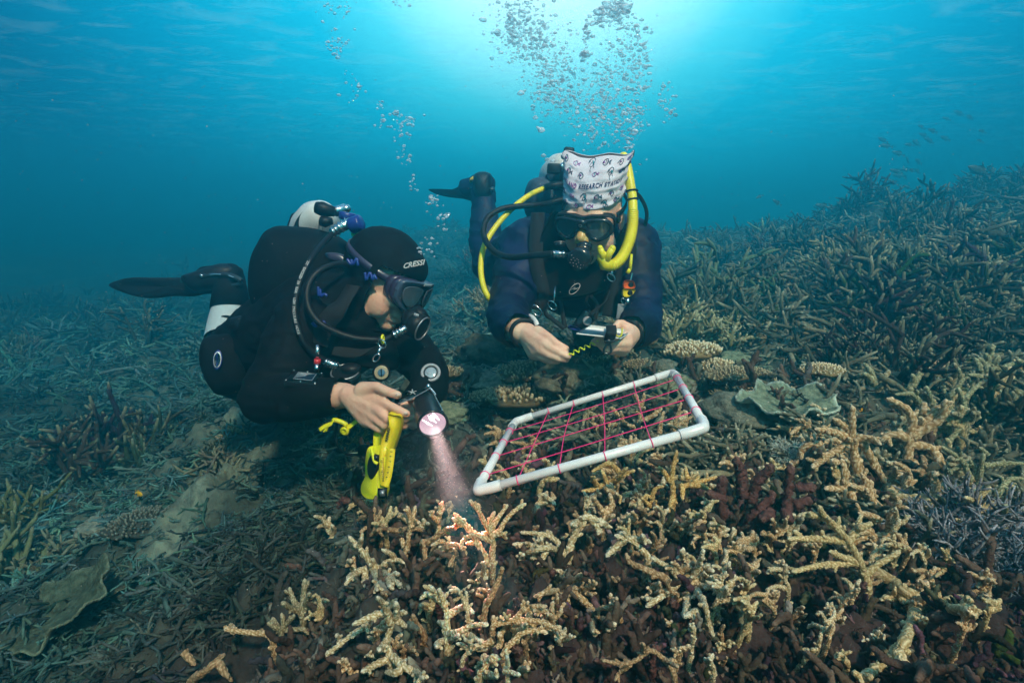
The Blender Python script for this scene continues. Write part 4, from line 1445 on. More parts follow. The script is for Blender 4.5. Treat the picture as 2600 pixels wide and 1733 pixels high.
m_ink = mat("ink", (1, 1, 1), rough=.9, attr="tint")
m_pvc = mat("white_pvc", (.80, .77, .77), rough=.32, bump=.0003, bscale=40, vary=.10, vscale=14, coat=.15)
m_string = mat("pink_string", (.95, .02, .20), rough=.7)
m_screen = mat("screen", (.22, .27, .33), rough=.12, spec=.8, col2=(.35, .4, .45), vscale=60)
m_torch = mat("torch_body", (.018, .014, .020), rough=.3, metal=.3, spec=.6)
m_eye = mat("eye", (.7, .68, .65), rough=.15)
m_hair = mat("hair", (.20, .18, .15), rough=.7)


def head_frame(yaw, pitch, roll):
    """Local axes of a head: x image-right when facing the camera, y forward, z up."""
    y, p = R(yaw), R(pitch)
    f = (-FW) * math.cos(y) * math.cos(p) + Vector((1, 0, 0)) * math.sin(y) * math.cos(p) - UP * math.sin(p)
    f.normalize()
    u = (UP - f * UP.dot(f)).normalized()
    x = u.cross(-f) * -1
    x = f.cross(u) * -1     # image-right for a face towards the camera
    M = Matrix((x, f, u)).transposed()
    return Matrix.Rotation(R(roll), 3, f) @ M


def head_parts(fz, c, M, k=1.0):
    """Skull, face and ears gathered for one continuous body surface."""
    def L(x, y, z): return tuple(Vector(c) + M @ (Vector((x, y, z)) * k))
    E = lambda p, r: fz.ell(L(*p), [q * k for q in r], M)
    E((0, -.018, .035), (.074, .094, .084))
    E((0, .028, .010), (.064, .064, .080))
    E((0, .030, -.052), (.052, .056, .058))
    E((0, .058, -.092), (.024, .024, .020))
    for s in (-1, 1):
        E((s * .036, .060, -.022), (.026, .026, .026))
        E((s * .030, .074, .034), (.028, .014, .011))
        E((s * .048, .010, -.070), (.016, .038, .022))
        E((s * .077, -.008, -.002), (.008, .017, .031))
        E((s * .043, .036, -.046), (.024, .038, .040))
        E((s * .013, .096, -.034), (.009, .010, .008))
    fz.chain([L(0, .082, .022), L(0, .104, -.022), L(0, .111, -.030)], [.009 * k, .0115 * k, .013 * k])
    E((0, .080, -.058), (.027, .014, .010))
    E((0, .077, -.074), (.023, .013, .008))
    return L


def fin_blade(mb, reg, pts, d, t, C=None):
    slab(mb, path3(reg, pts, d), t, None, True, 90, C)
# ================================================================== hooded diver (side on, facing right)
p1 = empty("person", Z("A", 800, 950, 1.55), "diver in black hooded wetsuit bending over the reef, holding a torch and a yellow reel", "person")
HM1 = head_frame(70, 30, 2)
hc1 = Z("A", 1298, 604, 1.45)


def limbs1(fz, k=0.0, hands=True):
    z = lambda X, Y, d: Z("A", X, Y, d)
    fz.chain([z(400, 1130, 1.80), z(620, 1000, 1.66), z(900, 900, 1.53), z(1060, 860, 1.50)], [.125, .135, .14, .11])
    fz.chain([z(980, 800, 1.5), z(1200, 760, 1.47)], [.085, .062])
    # near arm
    fz.chain([z(780, 930, 1.42), z(640, 1180, 1.38), z(505, 1375, 1.35)], [.082, .066, .052])
    fz.chain([z(505, 1375, 1.35), z(700, 1385, 1.31), z(1035, 1367, 1.26)], [.052, .048, .028])
    # far arm
    fz.chain([z(1180, 900, 1.58), z(1400, 1000, 1.56), z(1592, 1215, 1.46)], [.078, .062, .043])
    fz.chain([z(1592, 1215, 1.46), z(1590, 1300, 1.40), z(1490, 1440, 1.33)], [.043, .040, .027])
    # near leg: thigh forward and down, calf folded up behind
    fz.chain([z(420, 1140, 1.80), z(270, 1180, 1.98)], [.105, .075])
    fz.chain([z(270, 1180, 1.98), z(268, 900, 2.05), z(275, 720, 2.08)], [.072, .052, .042])
    fz.chain([z(275, 700, 2.08), z(270, 590, 2.08), z(120, 590, 2.10)], [.044, .045, .035])
    # far leg, behind the body
    fz.chain([z(480, 1100, 1.9), z(560, 1000, 2.3)], [.1, .07])
    fz.chain([z(560, 1000, 2.3), z(640, 700, 2.42)], [.065, .042])


def hand(fz, wrist, knuckles, fingers, thumb, rw, rk=.0135, rf=.0088):
    """Wrist to palm, four unequal fingers and a thumb, all world points."""
    for k_ in knuckles:
        fz.chain([wrist, k_], [rw, rk])
    for a, b in zip(knuckles, knuckles[1:]):
        fz.chain([a, b], [rk, rk])
    for i_, f_ in enumerate(fingers):
        r_ = rf * (1.04, 1.06, 1.0, .88)[i_]
        n_ = len(f_)
        fz.chain([knuckles[i_]] + f_, [rk] + [r_ * (1.04 - .16 * j_ / max(1, n_ - 1)) for j_ in range(n_)])
    fz.chain(thumb, [rk * 1.25, rf * 1.22, rf * 1.1, rf * .98][:len(thumb)])


fz = Fuse()
limbs1(fz)
L1 = head_parts(fz, hc1, HM1, 1.0)
h = lambda X, Y, d: Z("H", X, Y, d)
# near hand over the reel
kn = [h(720, 455, 1.205), h(690, 540, 1.20), h(640, 600, 1.205), h(585, 650, 1.215)]
fg = [[h(800, 500, 1.18), h(900, 545, 1.165), h(990, 590, 1.16)],
      [h(745, 590, 1.175), h(800, 640, 1.17), h(818, 690, 1.19)],
      [h(700, 655, 1.18), h(765, 700, 1.175), h(800, 735, 1.195)],
      [h(640, 700, 1.19), h(705, 740, 1.185), h(765, 775, 1.20)]]
hand(fz, h(425, 410, 1.245), kn, fg, [h(560, 360, 1.225), h(690, 320, 1.20), h(780, 360, 1.185), (h(900, 402, 1.175))], .0245, .0165, .0092)
# far hand round the torch handle
kn2 = [h(1065, 500, 1.30), h(1075, 560, 1.305), h(1070, 620, 1.31), h(1060, 680, 1.315)]
fg2 = [[h(1010, 480, 1.265), h(960, 500, 1.255), h(945, 545, 1.265)],
       [h(1010, 550, 1.265), h(965, 575, 1.255), h(952, 610, 1.265)],
       [h(1010, 620, 1.27), h(968, 645, 1.26), h(956, 680, 1.27)],
       [h(1005, 690, 1.28), h(968, 710, 1.27), h(950, 722, 1.28)]]
hand(fz, h(1130, 470, 1.345), kn2, fg2, [h(1110, 470, 1.33), h(1080, 440, 1.28), h(1040, 430, 1.25)], .024, .016, .0092)
V, F, N = fz.grow(.0029, 5, .5)
b1 = MB().add(V, F).build("body", m_skin, p1)


def shell(fz, voxel, it, inflate, keep=None, wrinkle=0.0, seed=0, freq=16):
    V, F, N = fz.grow(voxel, it, .5, inflate)
    if wrinkle:
        n_ = fbm(V[:, 0] * freq, V[:, 1] * freq * .6, V[:, 2] * freq, o=3, seed=seed) - .5
        rd = 1 - np.abs(2 * fbm(V[:, 0] * freq * .7 + 9, V[:, 1] * freq * .7, V[:, 2] * freq * 1.5, o=2, seed=seed + 5) - 1)
        V = V + N * (n_ * 1.2 + (rd - .7) * .8)[:, None] * wrinkle
    if keep is not None:
        ok = keep(V)
        if (F < 0).any(): fm = ok[F[:, :3]].all(1)
        else: fm = ok[F].all(1)
        F = F[fm]
    return V, F


fz = Fuse(); limbs1(fz)
wr1, wr2 = np.array(Z("A", 1035, 1367, 1.26)), np.array(Z("A", 1490, 1440, 1.33))
ad1, ad2 = np.array(Z("A", 700, 1385, 1.31)) - wr1, np.array(Z("A", 1590, 1300, 1.40)) - wr2


def cuff(V, w, a, lim=.16):
    """True except beyond the wrist end of the sleeve."""
    a = a / np.linalg.norm(a)
    d = V - w
    return ~((d @ a < .004) & (np.linalg.norm(d, axis=1) < lim * .5))


V, F = shell(fz, .0055, 5, .009, lambda V: cuff(V, wr1, ad1) & cuff(V, wr2, ad2), .010, 3, 17)
suit1 = MB().add(V, F).build("wetsuit", m_neo, p1)

# pale leg panel and its dark marks
mb = MB()
V, F = tube([Z("A", 276, 785, 2.07), Z("A", 268, 880, 2.055), Z("A", 266, 985, 2.03)], [.0625, .071, .080], 30, False)
pan = mb.add(V, F).build("leg_panel", m_white_suit, suit1)
mb = MB()
for X, Y, w_, hh in ((245, 845, .018, .005), (207, 880, .004, .004), (210, 895, .003, .004), (215, 912, .003, .004)):
    mb.ell(Z("A", X, Y, 1.984), (w_, .003, hh), 12)
mb.tube(path3("A", [(318, 795), (322, 840), (332, 900)], 1.99), .003, 6)
mb.build("panel_mark", m_black, pan)
# neoprene boot
mb = MB()
V, F = tube([Z("A", 262, 590, 2.08), Z("A", 272, 660, 2.08), Z("A", 274, 790, 2.07)], [.054, .058, .068], 26)
mb.add(V, F).build("boot", m_neo, p1)

# hood: skull shell open round the face
fz = Fuse()
def LH(x, y, z): return tuple(Vector(hc1) + HM1 @ Vector((x, y, z)))
fz.ell(LH(0, -.018, .032), (.088, .106, .094), HM1)
fz.ell(LH(0, .010, -.02), (.087, .080, .100), HM1)
fz.ell(LH(0, .02, -.075), (.070, .060, .046), HM1)
fz.ell(LH(0, .045, .055), (.058, .045, .045), HM1)
fz.chain([Z("A", 1230, 700, 1.46), Z("A", 1060, 830, 1.49), Z("A", 900, 880, 1.5)], [.083, .105, .12])
Mi = np.array(HM1.inverted())


def face_open(V):
    q = (V - np.array(hc1)) @ Mi.T
    return ~((q[:, 1] > .026) & (q[:, 2] < .045) & (q[:, 2] > -.112 + .0 * q[:, 1]) & (np.abs(q[:, 0]) < .12) & (q[:, 1] < .25) & (np.abs(q[:, 2]) < .2))


V, F = shell(fz, .0035, 6, .004, face_open, .0025, 8, 15)
hood = MB().add(V, F).build("hood", m_hood, p1)
hood.modifiers.new("thickness", "SOLIDIFY").thickness = .004
mb = MB()


def on_head(x, z, fn=None):
    y = math.sqrt(max(0, 1 - (x / .086) ** 2 - ((z - .032) / .098) ** 2)) * .108 - .012
    return LH(x, y, z)


def text_on(mb, txt, size, bold, shear, mapf, C=None, space=1.0):
    V, F = glyphs(txt, size, bold, shear, space)
    mb.add(np.array([tuple(mapf(a, b)) for a, b in V[:, :2]]), F, C)


# maker's lettering on the brow of the hood
bc = Vector(Z("A", 1490, 500, 1.352)); bd_ = (Vector(Z("A", 1540, 488, 1.352)) - bc).normalized()
text_on(mb, "CRESSI", .017, .03, .25, lambda a, b: bc + bd_ * a + UP * b * 1.0 - FW * (.004 - abs(a) * .12 + a * -.2), None, 1.0)
mb.build("lettering", m_print, hood)
# blue pattern printed on the shoulders
mb = MB()
g_ = np.random.default_rng(3)
for X, Y, d_ in ((880, 690, 1.352), (1205, 580, 1.352), (1085, 480, 1.362), (870, 900, 1.32)):
    q = [Z("A", X + 36 * (k_ - 2.5) / 2.5 + g_.normal(0, 6), Y + (22 if k_ % 2 else -22) + g_.normal(0, 8), d_) for k_ in range(6)]
    MB().tube(smooth_path(q, 30), .0036, 6).build("blue_print", m_bluek, suit1)

# thigh pocket with oval badge
pk = empty("thigh_pocket", Z("A", 230, 1160, 1.60), "black bellows pocket with a white oval badge on the hooded diver's hip", "pocket")
mb = MB()
slab(mb, path3("A", [(118, 985), (210, 962), (330, 955), (420, 1000), (430, 1150), (400, 1300), (300, 1352), (205, 1362), (140, 1270), (98, 1130)], 1.60), .13, None, True, 80)
mb.build("pouch", m_neo, pk)
bx = empty("badge_", (0, 0, 0)); bpy.data.objects.remove(bx)
mb = MB(); bcx = Z("A", 190, 1131, 1.528)
disc_pts = lambda k: [bcx + Vector((1, 0, 0)) * math.cos(a) * .0125 * k + (UP + Vector((.06, 0, 0))) * math.sin(a) * .0262 * k for a in np.linspace(0, 2 * math.pi, 36, endpoint=False)]
slab(mb, disc_pts(1.0), .003, None, False, 36)
bdg = mb.build("badge", m_bluek, pk)
mb = MB(); slab(mb, [q - FW * .0018 for q in disc_pts(.84)], .002, None, False, 36)
mb.build("badge_plate", m_white, bdg)
mb = MB(); put_text(mb, "HALCYON", bcx - FW * .0042 + Vector((.0005, 0, 0)), -UP, Vector((1, 0, 0)), .0082, .01)
mb.build("lettering", m_bluek, bdg)
mb = MB(); V, F = tube(path3("A", [(310, 920), (400, 890), (470, 860)], 1.56), [.030, .027, .02], 16); mb.add(V, F)
mb.build("flap_roll", m_black, pk)
mb = MB(); mb.tube(path3("A", [(405, 862), (404, 915)], 1.525), .004, 8); mb.tube(path3("A", [(458, 850), (454, 872)], 1.53), .003, 8)
mb.build("buckle", m_steel, pk)

# fin of the hooded diver
fn1 = empty("fin", Z("B", 700, 340, 2.12), "long black fin held level behind the hooded diver", "fin")
mb = MB()
slab(mb, path3("B", [(122, 355, 2.25), (200, 312, 2.22), (320, 288, 2.18), (500, 287, 2.15), (700, 288, 2.13), (800, 285, 2.12), (1000, 290, 2.10), (1100, 330, 2.09), (1080, 415, 2.09), (950, 432, 2.10), (850, 452, 2.12), (700, 448, 2.14), (520, 466, 2.16), (380, 455, 2.18), (230, 410, 2.22)]), .03, None, True, 110)
mb.build("blade", m_black, fn1)
mb = MB()
slab(mb, path3("B", [(760, 290), (880, 240), (1000, 198), (1120, 166), (1210, 175), (1264, 212), (1270, 290), (1262, 380), (1150, 400), (1000, 400), (850, 400)], 2.08), .11, None, True, 90)
mb.build("foot_pocket", m_black, fn1)
mb = MB()
hose(mb, "B", [(930, 280), (1060, 262), (1180, 270), (1270, 318)], .010, 2.03)
hose(mb, "B", [(1120, 355), (1210, 352), (1275, 335)], .009, 2.04)
st = mb.build("strap", m_gloss, fn1)
mb = MB(); hose(mb, "B", [(1000, 264), (1050, 260), (1095, 263)], .003, 2.015).build("buckle", m_steel, st)
MB().ell(Z("B", 925, 272, 2.02), (.008, .006, .006)).build("rivet", m_steel, st)
hose(MB(), "B", [(1160, 270), (1205, 288)], .003, 2.015).build("buckle", m_steel, st)
fn3 = tag(MB().tube(path3("A", [(640, 690, 2.42), (650, 640, 2.6), (660, 660, 2.95)]), [.05, .06, .03], 14).build("fin", m_black), "second black fin trailing hidden behind the hooded diver's back", "fin")

# tank, wing and regulator set of the hooded diver
vx = empty("buoyancy_vest", Z("A", 760, 560, 1.70), "black air bladder and harness on the hooded diver's back", "buoyancy vest")
mb = MB()
slab(mb, path3("A", [(450, 700), (465, 500), (520, 370), (600, 266), (760, 262), (900, 280), (1020, 330), (1100, 420), (1120, 620), (1000, 800), (800, 900), (600, 900), (490, 840)], 1.64), .30, None, True, 110)
mb.build("bladder", m_neo, vx)
mb = MB()
ribbon(mb, path3("A", [(1090, 640, 1.36), (1000, 780, 1.335), (900, 900, 1.34), (860, 1030, 1.345)]), .045, .004, Vector((1, 0, .5)))
mb.build("shoulder_strap", m_web, vx)
mb = MB()
ribbon(mb, path3("A", [(860, 1110, 1.40), (1000, 1105, 1.40), (1150, 1120, 1.42), (1260, 1100, 1.45)]), .045, .004, UP)
mb.build("chest_strap", m_web, vx)
mb = MB(); slab(mb, path3("A", [(700, 1080), (900, 1060), (1150, 1100), (1330, 1000), (1390, 1080), (1390, 1180), (1330, 1200), (1270, 1150), (1130, 1230), (1000, 1290), (800, 1290)], 1.45), .12, None, True, 90)
mb.build("chest_panel", m_neo, vx)
mb = MB(); hose(mb, "A", [(478, 500), (455, 560), (448, 660), (455, 760), (470, 850)], .0085, 1.58)
mb.build("side_tube", m_gloss, vx)
mb = MB()
slab(mb, path3("A", [(900, 430), (960, 420), (1030, 440), (1060, 490), (1000, 485), (930, 470)], 1.46), .02, None, True, 40)
mb.build("collar_patch", m_skirt, vx)
mb = MB(); slab(mb, path3("A", [(1085, 285), (1140, 300), (1150, 325), (1120, 335), (1080, 310)], 1.50), .012, None, False, 30)
mb.build("green_tag", m_green, vx)

tk = empty("scuba_tank", Z("A", 830, 220, 1.72), "white scuba tank with black knobs rising above the hooded diver's shoulders", "scuba tank")
mb = MB()
ax = (Z("A", 905, 170, 1.60) - Z("A", 760, 560, 1.95))
V, F = tube([Z("A", 740, 620, 2.02), Z("A", 815, 330, 1.76), Z("A", 838, 262, 1.70), Z("A", 862, 205, 1.655), Z("A", 885, 165, 1.62), Z("A", 905, 140, 1.60)],
            [.074, .074, .072, .061, .042, .020], 40); mb.add(V, F)
cyl = mb.build("cylinder", m_tank, tk)
mb = MB()
V, F = tube([Z("A", 700, 255, 1.72), Z("A", 725, 200, 1.70), Z("A", 760, 170, 1.69)], [.022, .024, .016], 16); mb.add(V, F)
mb.build("neck_band", m_black, cyl)
mb = MB()
g_ = np.random.default_rng(5)
for k_ in range(46):
    mb.ell(Z("A", 770 + (k_ % 8) * 23 + g_.normal(0, 2), 175 + (k_ // 8) * 17 + g_.normal(0, 2), 1.600 + .010 * abs(k_ % 8 - 4) / 2), (.0022, .001, .0034), 6)
mb.build("stencil_print", m_grey, cyl)
mb = MB(); ribbon(mb, path3("A", [(715, 262, 1.625), (735, 215, 1.62), (775, 165, 1.615), (815, 138, 1.61)]), .020, .003, Vector((1, 0, .3))); mb.build("net_band", m_black, cyl)
mb = MB(); V, F = tube(path3("A", [(890, 160), (960, 150), (1040, 130)], 1.55), [.012, .012, .014], 14); mb.add(V, F)
mb.ell(Z("A", 1043, 130, 1.55), (.013, .013, .012)); disc(mb, Z("A", 985, 145, 1.55), Vector((1, 0, .2)), .0145, .018)
vl = mb.build("valve", m_steel, tk)
mb = MB(); V, F = tube(path3("A", [(842, 122), (880, 130), (965, 152)], 1.53), [.0155, .0195, .013], 18); mb.add(V, F)
mb.build("knob", m_black, tk)
mb = MB(); V, F = tube(path3("A", [(872, 210), (905, 218), (950, 212)], 1.52), [.013, .015, .009], 16); mb.add(V, F)
mb.build("knob", m_black, tk)

rg = empty("regulator", Z("A", 1050, 230, 1.50), "hooded diver's breathing regulator with grey-lettered hoses and round black mouthpiece", "regulator")
mb = MB(); disc(mb, Z("A", 1050, 180, 1.50), Vector((.2, 0, 1)), .022, .02); disc(mb, Z("A", 1108, 232, 1.45), Vector((1, -.2, .35)), .021, .032)
mb.build("first_stage", m_bluek, rg)
mb = MB(); V, F = tube(path3("A", [(945, 292), (1000, 258), (1075, 222)], 1.45), [.011, .0125, .0135], 16); mb.add(V, F)
for k_ in range(5): disc(mb, Z("A", 962 + 22 * k_, 282 - 14 * k_, 1.45), (Z("A", 1075, 222, 1.45) - Z("A", 945, 292, 1.45)), .0148, .003)
mb.build("hose_fitting", m_steel, rg)
H1 = [(950, 300, 1.44), (880, 370, 1.40), (800, 480, 1.345), (735, 620, 1.325), (705, 760, 1.315), (715, 880, 1.315), (760, 1010, 1.32), (840, 1100, 1.34), (930, 1150, 1.36)]
mb = MB(); hose(mb, "A", H1, .0078, None, 120, None, 12)
hs = mb.build("hose", m_black, rg)
mb = MB()
pp = smooth_path(path3("A", H1), 400)
txt = "DO NOT EXCEED 20 BAR  LOW PRESSURE HOSE"
for i_, ch in enumerate(txt):
    if ch == " ": continue
    k_ = 110 + i_ * 5
    tg = Vector(pp[k_ + 2] - pp[k_ - 2]).normalized()
    put_text(mb, ch, Vector(pp[k_]) - FW * .0082, tg, FW.cross(tg) * -1 if False else tg.cross(-FW) * -1, .0085, .02)
mb.build("hose_lettering", m_print, hs)
H2 = [(1070, 500, 1.40), (970, 500, 1.365), (870, 540, 1.335), (805, 610, 1.32), (782, 700, 1.31), (800, 800, 1.305), (870, 890, 1.30), (980, 950, 1.31), (1100, 988, 1.32), (1230, 1000, 1.335), (1290, 1000, 1.345), (1360, 970, 1.35)]
mb = MB(); hose(mb, "A", H2, .0078, None, 120, None, 12); mb.build("hose", m_black, rg)
mb = MB(); V, F = tube(path3("A", [(1352, 972), (1400, 945), (1445, 918)], 1.345), [.008, .0085, .0095], 14); mb.add(V, F)
for k_ in range(4): disc(mb, Z("A", 1368 + 22 * k_, 963 - 12 * k_, 1.345), Vector((1, 0, .5)), .0112, .004)
mb.build("hose_fitting", m_steel, rg)
mb = MB()
# second stage: a drum with a curved front cover in profile, mouthpiece towards the lips
drum = Z("A", 1512, 905, 1.36)
da = Vector((.83, -.35, -.38)).normalized()
disc(mb, drum, da, .031, .034, bev=.25); mb.ell(drum - da * .012 + UP * .006, (.028, .027, .029))
V, F = tube([Z("A", 1432, 838, 1.37), Z("A", 1490, 872, 1.365)], [.016, .020], 16); mb.add(V, F)
V, F = tube([Z("A", 1500, 790, 1.375), Z("A", 1520, 830, 1.37), Z("A", 1560, 880, 1.37)], [.013, .020, .018], 16); mb.add(V, F)
sg = mb.build("second_stage", m_black, rg)
mb = MB(); ringt(mb, drum + da * .017, da, .029, .0020, e=1.0)
mb.build("cover_rim", m_dull, sg)
mb = MB(); mb.box(Z("A", 1508, 836, 1.335), (.006, .001, .004), Matrix.Rotation(.3, 3, "Y")); mb.build("label_tag", m_grey, sg)
# spare second stage under the chest
mb = MB(); dc = Z("A", 1040, 1236, 1.33); dx = Vector((0, -.35, 1))
disc(mb, dc, dx, .034, .022, bev=.25); mb.ell(dc + UP * .006 + Vector((.012, 0, .01)), (.026, .02, .014))
sg2 = mb.build("second_stage", m_black, rg)
mb = MB(); ringt(mb, dc + dx.normalized() * .011, dx, .032, .0018); mb.build("cover_rim", m_dull, sg2)
mb = MB(); V, F = tube(path3("A", [(900, 1142), (945, 1160), (990, 1176)], 1.325), [.008, .0085, .0075], 12); mb.add(V, F)
for k_ in range(5): disc(mb, Z("A", 912 + 17 * k_, 1147 + 6 * k_, 1.325), Vector((1, 0, -.35)), .0105, .003)
mb.build("hose_fitting", m_steel, rg)

# mask of the hooded diver
mk = empty("dive_mask", LH(0, .09, .01), "blue-grey dive mask with violet skirt over the hooded diver's eyes", "mask")


def mask_pts(pts, M, c, off=0.0, curve=3.2, y0=.105):
    o_ = []
    for x, z in pts:
        y = y0 - curve * x * x + off
        k_ = .90 if c is hc1 else 1.0
        o_.append(Vector(c) + M @ Vector((x * k_, y - (.004 if c is hc1 else 0), z * k_)))
    return o_


def strip(mb, ringA, ringB, C=None, closed=True):
    """Quads between matching loops of points."""
    A, B = np.array([tuple(q) for q in ringA]), np.array([tuple(q) for q in ringB])
    n = len(A)
    i = np.arange(n if closed else n - 1)
    F = np.stack([i, (i + 1) % n, n + (i + 1) % n, n + i], 1)
    return mb.add(np.concatenate([A, B]), F, C)


def dense(pts, n=64):
    p = [tuple(q) + (0,) for q in pts]
    p = p + [p[0]]
    s = smooth_path(p, n + 1)[:-1]
    return [(q[0], q[1]) for q in s]


outer = dense([(-.082, .018), (-.074, .042), (-.03, .050), (0, .047), (.03, .050), (.074, .042), (.082, .018), (.074, -.012), (.045, -.030), (.022, -.026), (.018, -.040), (0, -.046), (-.018, -.040), (-.022, -.026), (-.045, -.030), (-.074, -.012)], 96)
f_ = HM1.col[1]
mb = MB()
rings = [mask_pts([(x * .93, z * .93) for x, z in outer], HM1, hc1, -.035), mask_pts(outer, HM1, hc1, -.012), mask_pts([(x * 1.0, z * 1.0) for x, z in outer], HM1, hc1, .004)]
for a, b in zip(rings, rings[1:]): strip(mb, a, b)
mb.build("skirt", m_skirt, mk).modifiers.new("thickness", "SOLIDIFY").thickness = .003
mb = MB()
fr = dense([(-.086, .018), (-.078, .046), (-.03, .054), (.03, .054), (.078, .046), (.086, .018), (.076, -.014), (.045, -.032), (.020, -.022), (.0, -.010), (-.020, -.022), (-.045, -.032), (-.076, -.014)], 96)
slab(mb, mask_pts(fr, HM1, hc1, .008, 3.0), .014, f_, False, 96, None, False, .06)
frm = mb.build("frame", m_maskblue, mk)
mb = MB()
for s in (-1, 1):
    ln = dense([(s * .010, .036), (s * .040, .042), (s * .070, .034), (s * .074, .014), (s * .062, -.008), (s * .040, -.020), (s * .020, -.010), (s * .010, .008)], 48)
    slab(mb, mask_pts(ln, HM1, hc1, .0165, 3.0), .003, f_, False, 48, None, False, .06)
mb.build("lens", m_lens2, mk)
mb = MB()
slab(mb, mask_pts([(-.02, .056), (.02, .056), (.02, .049), (-.02, .049)], HM1, hc1, .0175, 3.0), .002, f_, False, 8, None, False)
mb.build("name_plate", m_print, frm)
mb = MB()
pts = [Vector(hc1) + HM1 @ Vector((s_ * .0905 * math.sin(t), .105 * math.cos(t) - .022, .02 + .012 * (1 - math.cos(t)))) for s_ in (1,) for t in np.linspace(.75, 2 * math.pi - .75, 40)]
ribbon(mb, pts, .018, .003, HM1.col[2], 60)
mb.build("strap", m_skirt, mk)

# small things clipped on the hooded diver
dv = empty("dive_computer", Z("A", 765, 1262, 1.27), "rectangular dive computer with a grey screen on the hooded diver's forearm", "dive computer")
ca = [Z("A", 690, 1218, 1.30), Z("A", 892, 1240, 1.295), Z("A", 845, 1312, 1.245), Z("A", 632, 1290, 1.25)]
cn = (ca[1] - ca[0]).cross(ca[3] - ca[0]).normalized()
mb = MB(); slab(mb, ca, .016, cn, False, 24, None, False, .08); cs = mb.build("case", m_gloss, dv)
cm = sum(ca, Vector()) / 4
up_ = cn if cn.dot(UP) > 0 else -cn
mb = MB(); slab(mb, [cm + (q - cm) * .60 + up_ * .009 + (ca[1] - ca[0]) * .03 for q in ca], .002, cn, False, 12, None, False, .04); mb.build("screen", m_screen, dv)
mb = MB()
for q in ca + [(ca[0] + ca[1]) / 2, (ca[2] + ca[3]) / 2]: mb.ell(cm + (q - cm) * .9 + up_ * .008, (.0022, .0022, .0022), 8)
mb.build("bolt", m_steel, cs)
cl = empty("snap_clip", Z("A", 1250, 1080, 1.30), "long steel snap hook on a yellow tie hanging from the hooded diver's hose", "clip")
mb = MB(); ringt(mb, Z("A", 1280, 1025, 1.30), Vector((.3, 1, 0)), .0085, .0016, e=1.3); V, F = tube(path3("A", [(1270, 1052), (1250, 1100)], 1.30), [.0035, .0035], 10); mb.add(V, F)
ringt(mb, Z("A", 1242, 1118, 1.30), Vector((.2, 1, .1)), .011, .0022, e=.55); mb.build("hook", m_steel, cl)
mb = MB(); ringt(mb, Z("A", 1285, 996, 1.315), Vector((1, 0, 0)), .0095, .0028); mb.build("tie", m_lime, cl)
cp_ = empty("wrist_compass", Z("A", 1276, 1216, 1.33), "small round brass and blue dial dangling below the hooded diver's chest", "compass")
mb = MB(); disc(mb, Z("A", 1276, 1216, 1.33), FW, .0205, .012); mb.build("case", m_black, cp_)
mb = MB(); disc(mb, Z("A", 1276, 1216, 1.322), FW, .0165, .004); mb.build("dial", mat("brass_dial", (.45, .36, .2), rough=.4, col2=(.3, .26, .2), vscale=120), cp_)
mb = MB(); disc(mb, Z("A", 1276, 1216, 1.319), FW, .0085, .003); mb.build("dial_centre", mat("blue_dial", (.07, .16, .26), rough=.3), cp_)
mb = MB(); mb.box(Z("A", 1276, 1216, 1.316), (.0012, .0008, .009)); mb.build("needle", m_black, cp_)
bt = empty("clip_light", Z("A", 850, 1150, 1.33), "thin red and silver torch clipped to the hooded diver's chest", "light")
mb = MB(); V, F = tube(path3("A", [(852, 1030), (852, 1120)], 1.335), [.006, .006], 12); mb.add(V, F); V, F = tube(path3("A", [(848, 1160), (846, 1215)], 1.33), [.006, .0065], 12); mb.add(V, F)
mb.build("tube", m_steel, bt)
mb = MB(); V, F = tube(path3("A", [(852, 1126), (850, 1160)], 1.335), [.0078, .0078], 12); mb.add(V, F); mb.build("collar", m_red, bt)
wd = empty("wrist_gauge", Z("A", 1605, 1215, 1.40), "round grey-rimmed gauge strapped on the hooded diver's far forearm", "gauge")
ga = Vector((.05, -.78, .62)).normalized()
gc = Z("A", 1604, 1222, 1.365)
mb = MB(); disc(mb, gc, ga, .0225, .010); mb.build("case", m_black, wd)
mb = MB(); ringt(mb, gc + ga * .005, ga, .0205, .0038); mb.build("rim", m_grey, wd)
mb = MB(); disc(mb, gc + ga * .0035, ga, .014, .006); mb.ell(gc + ga * .007 - Vector((0.003, 0, .003)), (.007, .004, .004)); mb.build("glass", m_screen, wd)

# ------------------------------------------------------------------ torch
lensc = Z("H", 1250, 690, 1.09)
TGT = Z("F", 900, 318, hit(*ZRP("F", 1020, 530)) * .945 - .02)
tdir = (TGT - lensc).normalized()
to = empty("dive_torch", lensc, "black dive torch with a glowing pinkish lens shining down on the coral", "torch")
bk = -tdir
side_ = tdir.cross(FW).normalized()
mb = MB()
back = Z("H", 1120, 350, 1.285)
bx_ = (back - lensc).normalized()
V, F = tube([lensc - tdir * .001, lensc + bx_ * .02, lensc + bx_ * .045, lensc + bx_ * .075, lensc + bx_ * .115, lensc + bx_ * .122], [.0280, .0290, .0280, .026, .0255, .018], 36, False); mb.add(V, F)
mb.build("barrel", m_torch, to)
mb = MB(); ringt(mb, lensc, tdir, .0280, .0026); mb.build("bezel", m_gloss, to)
m_glow = mat("torch_glow", (.25, .2, .22), rough=.2, emit=(1.0, .60, .74), estr=.42)
m_hot = mat("torch_bulb", (1, 1, 1), rough=.2, emit=(1.0, .92, .95), estr=1.6)
mb = MB()
k = 10
for i_ in range(k - 1):
    pass
prof = [(lensc - tdir * z_, r_) for z_, r_ in ((.004, .0262), (.012, .024), (.022, .020), (.03, .010), (.031, .004))]
V, F = tube([p_[0] for p_ in prof], [p_[1] for p_ in prof], 36, False); mb.add(V, F)
mb.build("reflector", m_glow, to)
mb = MB()
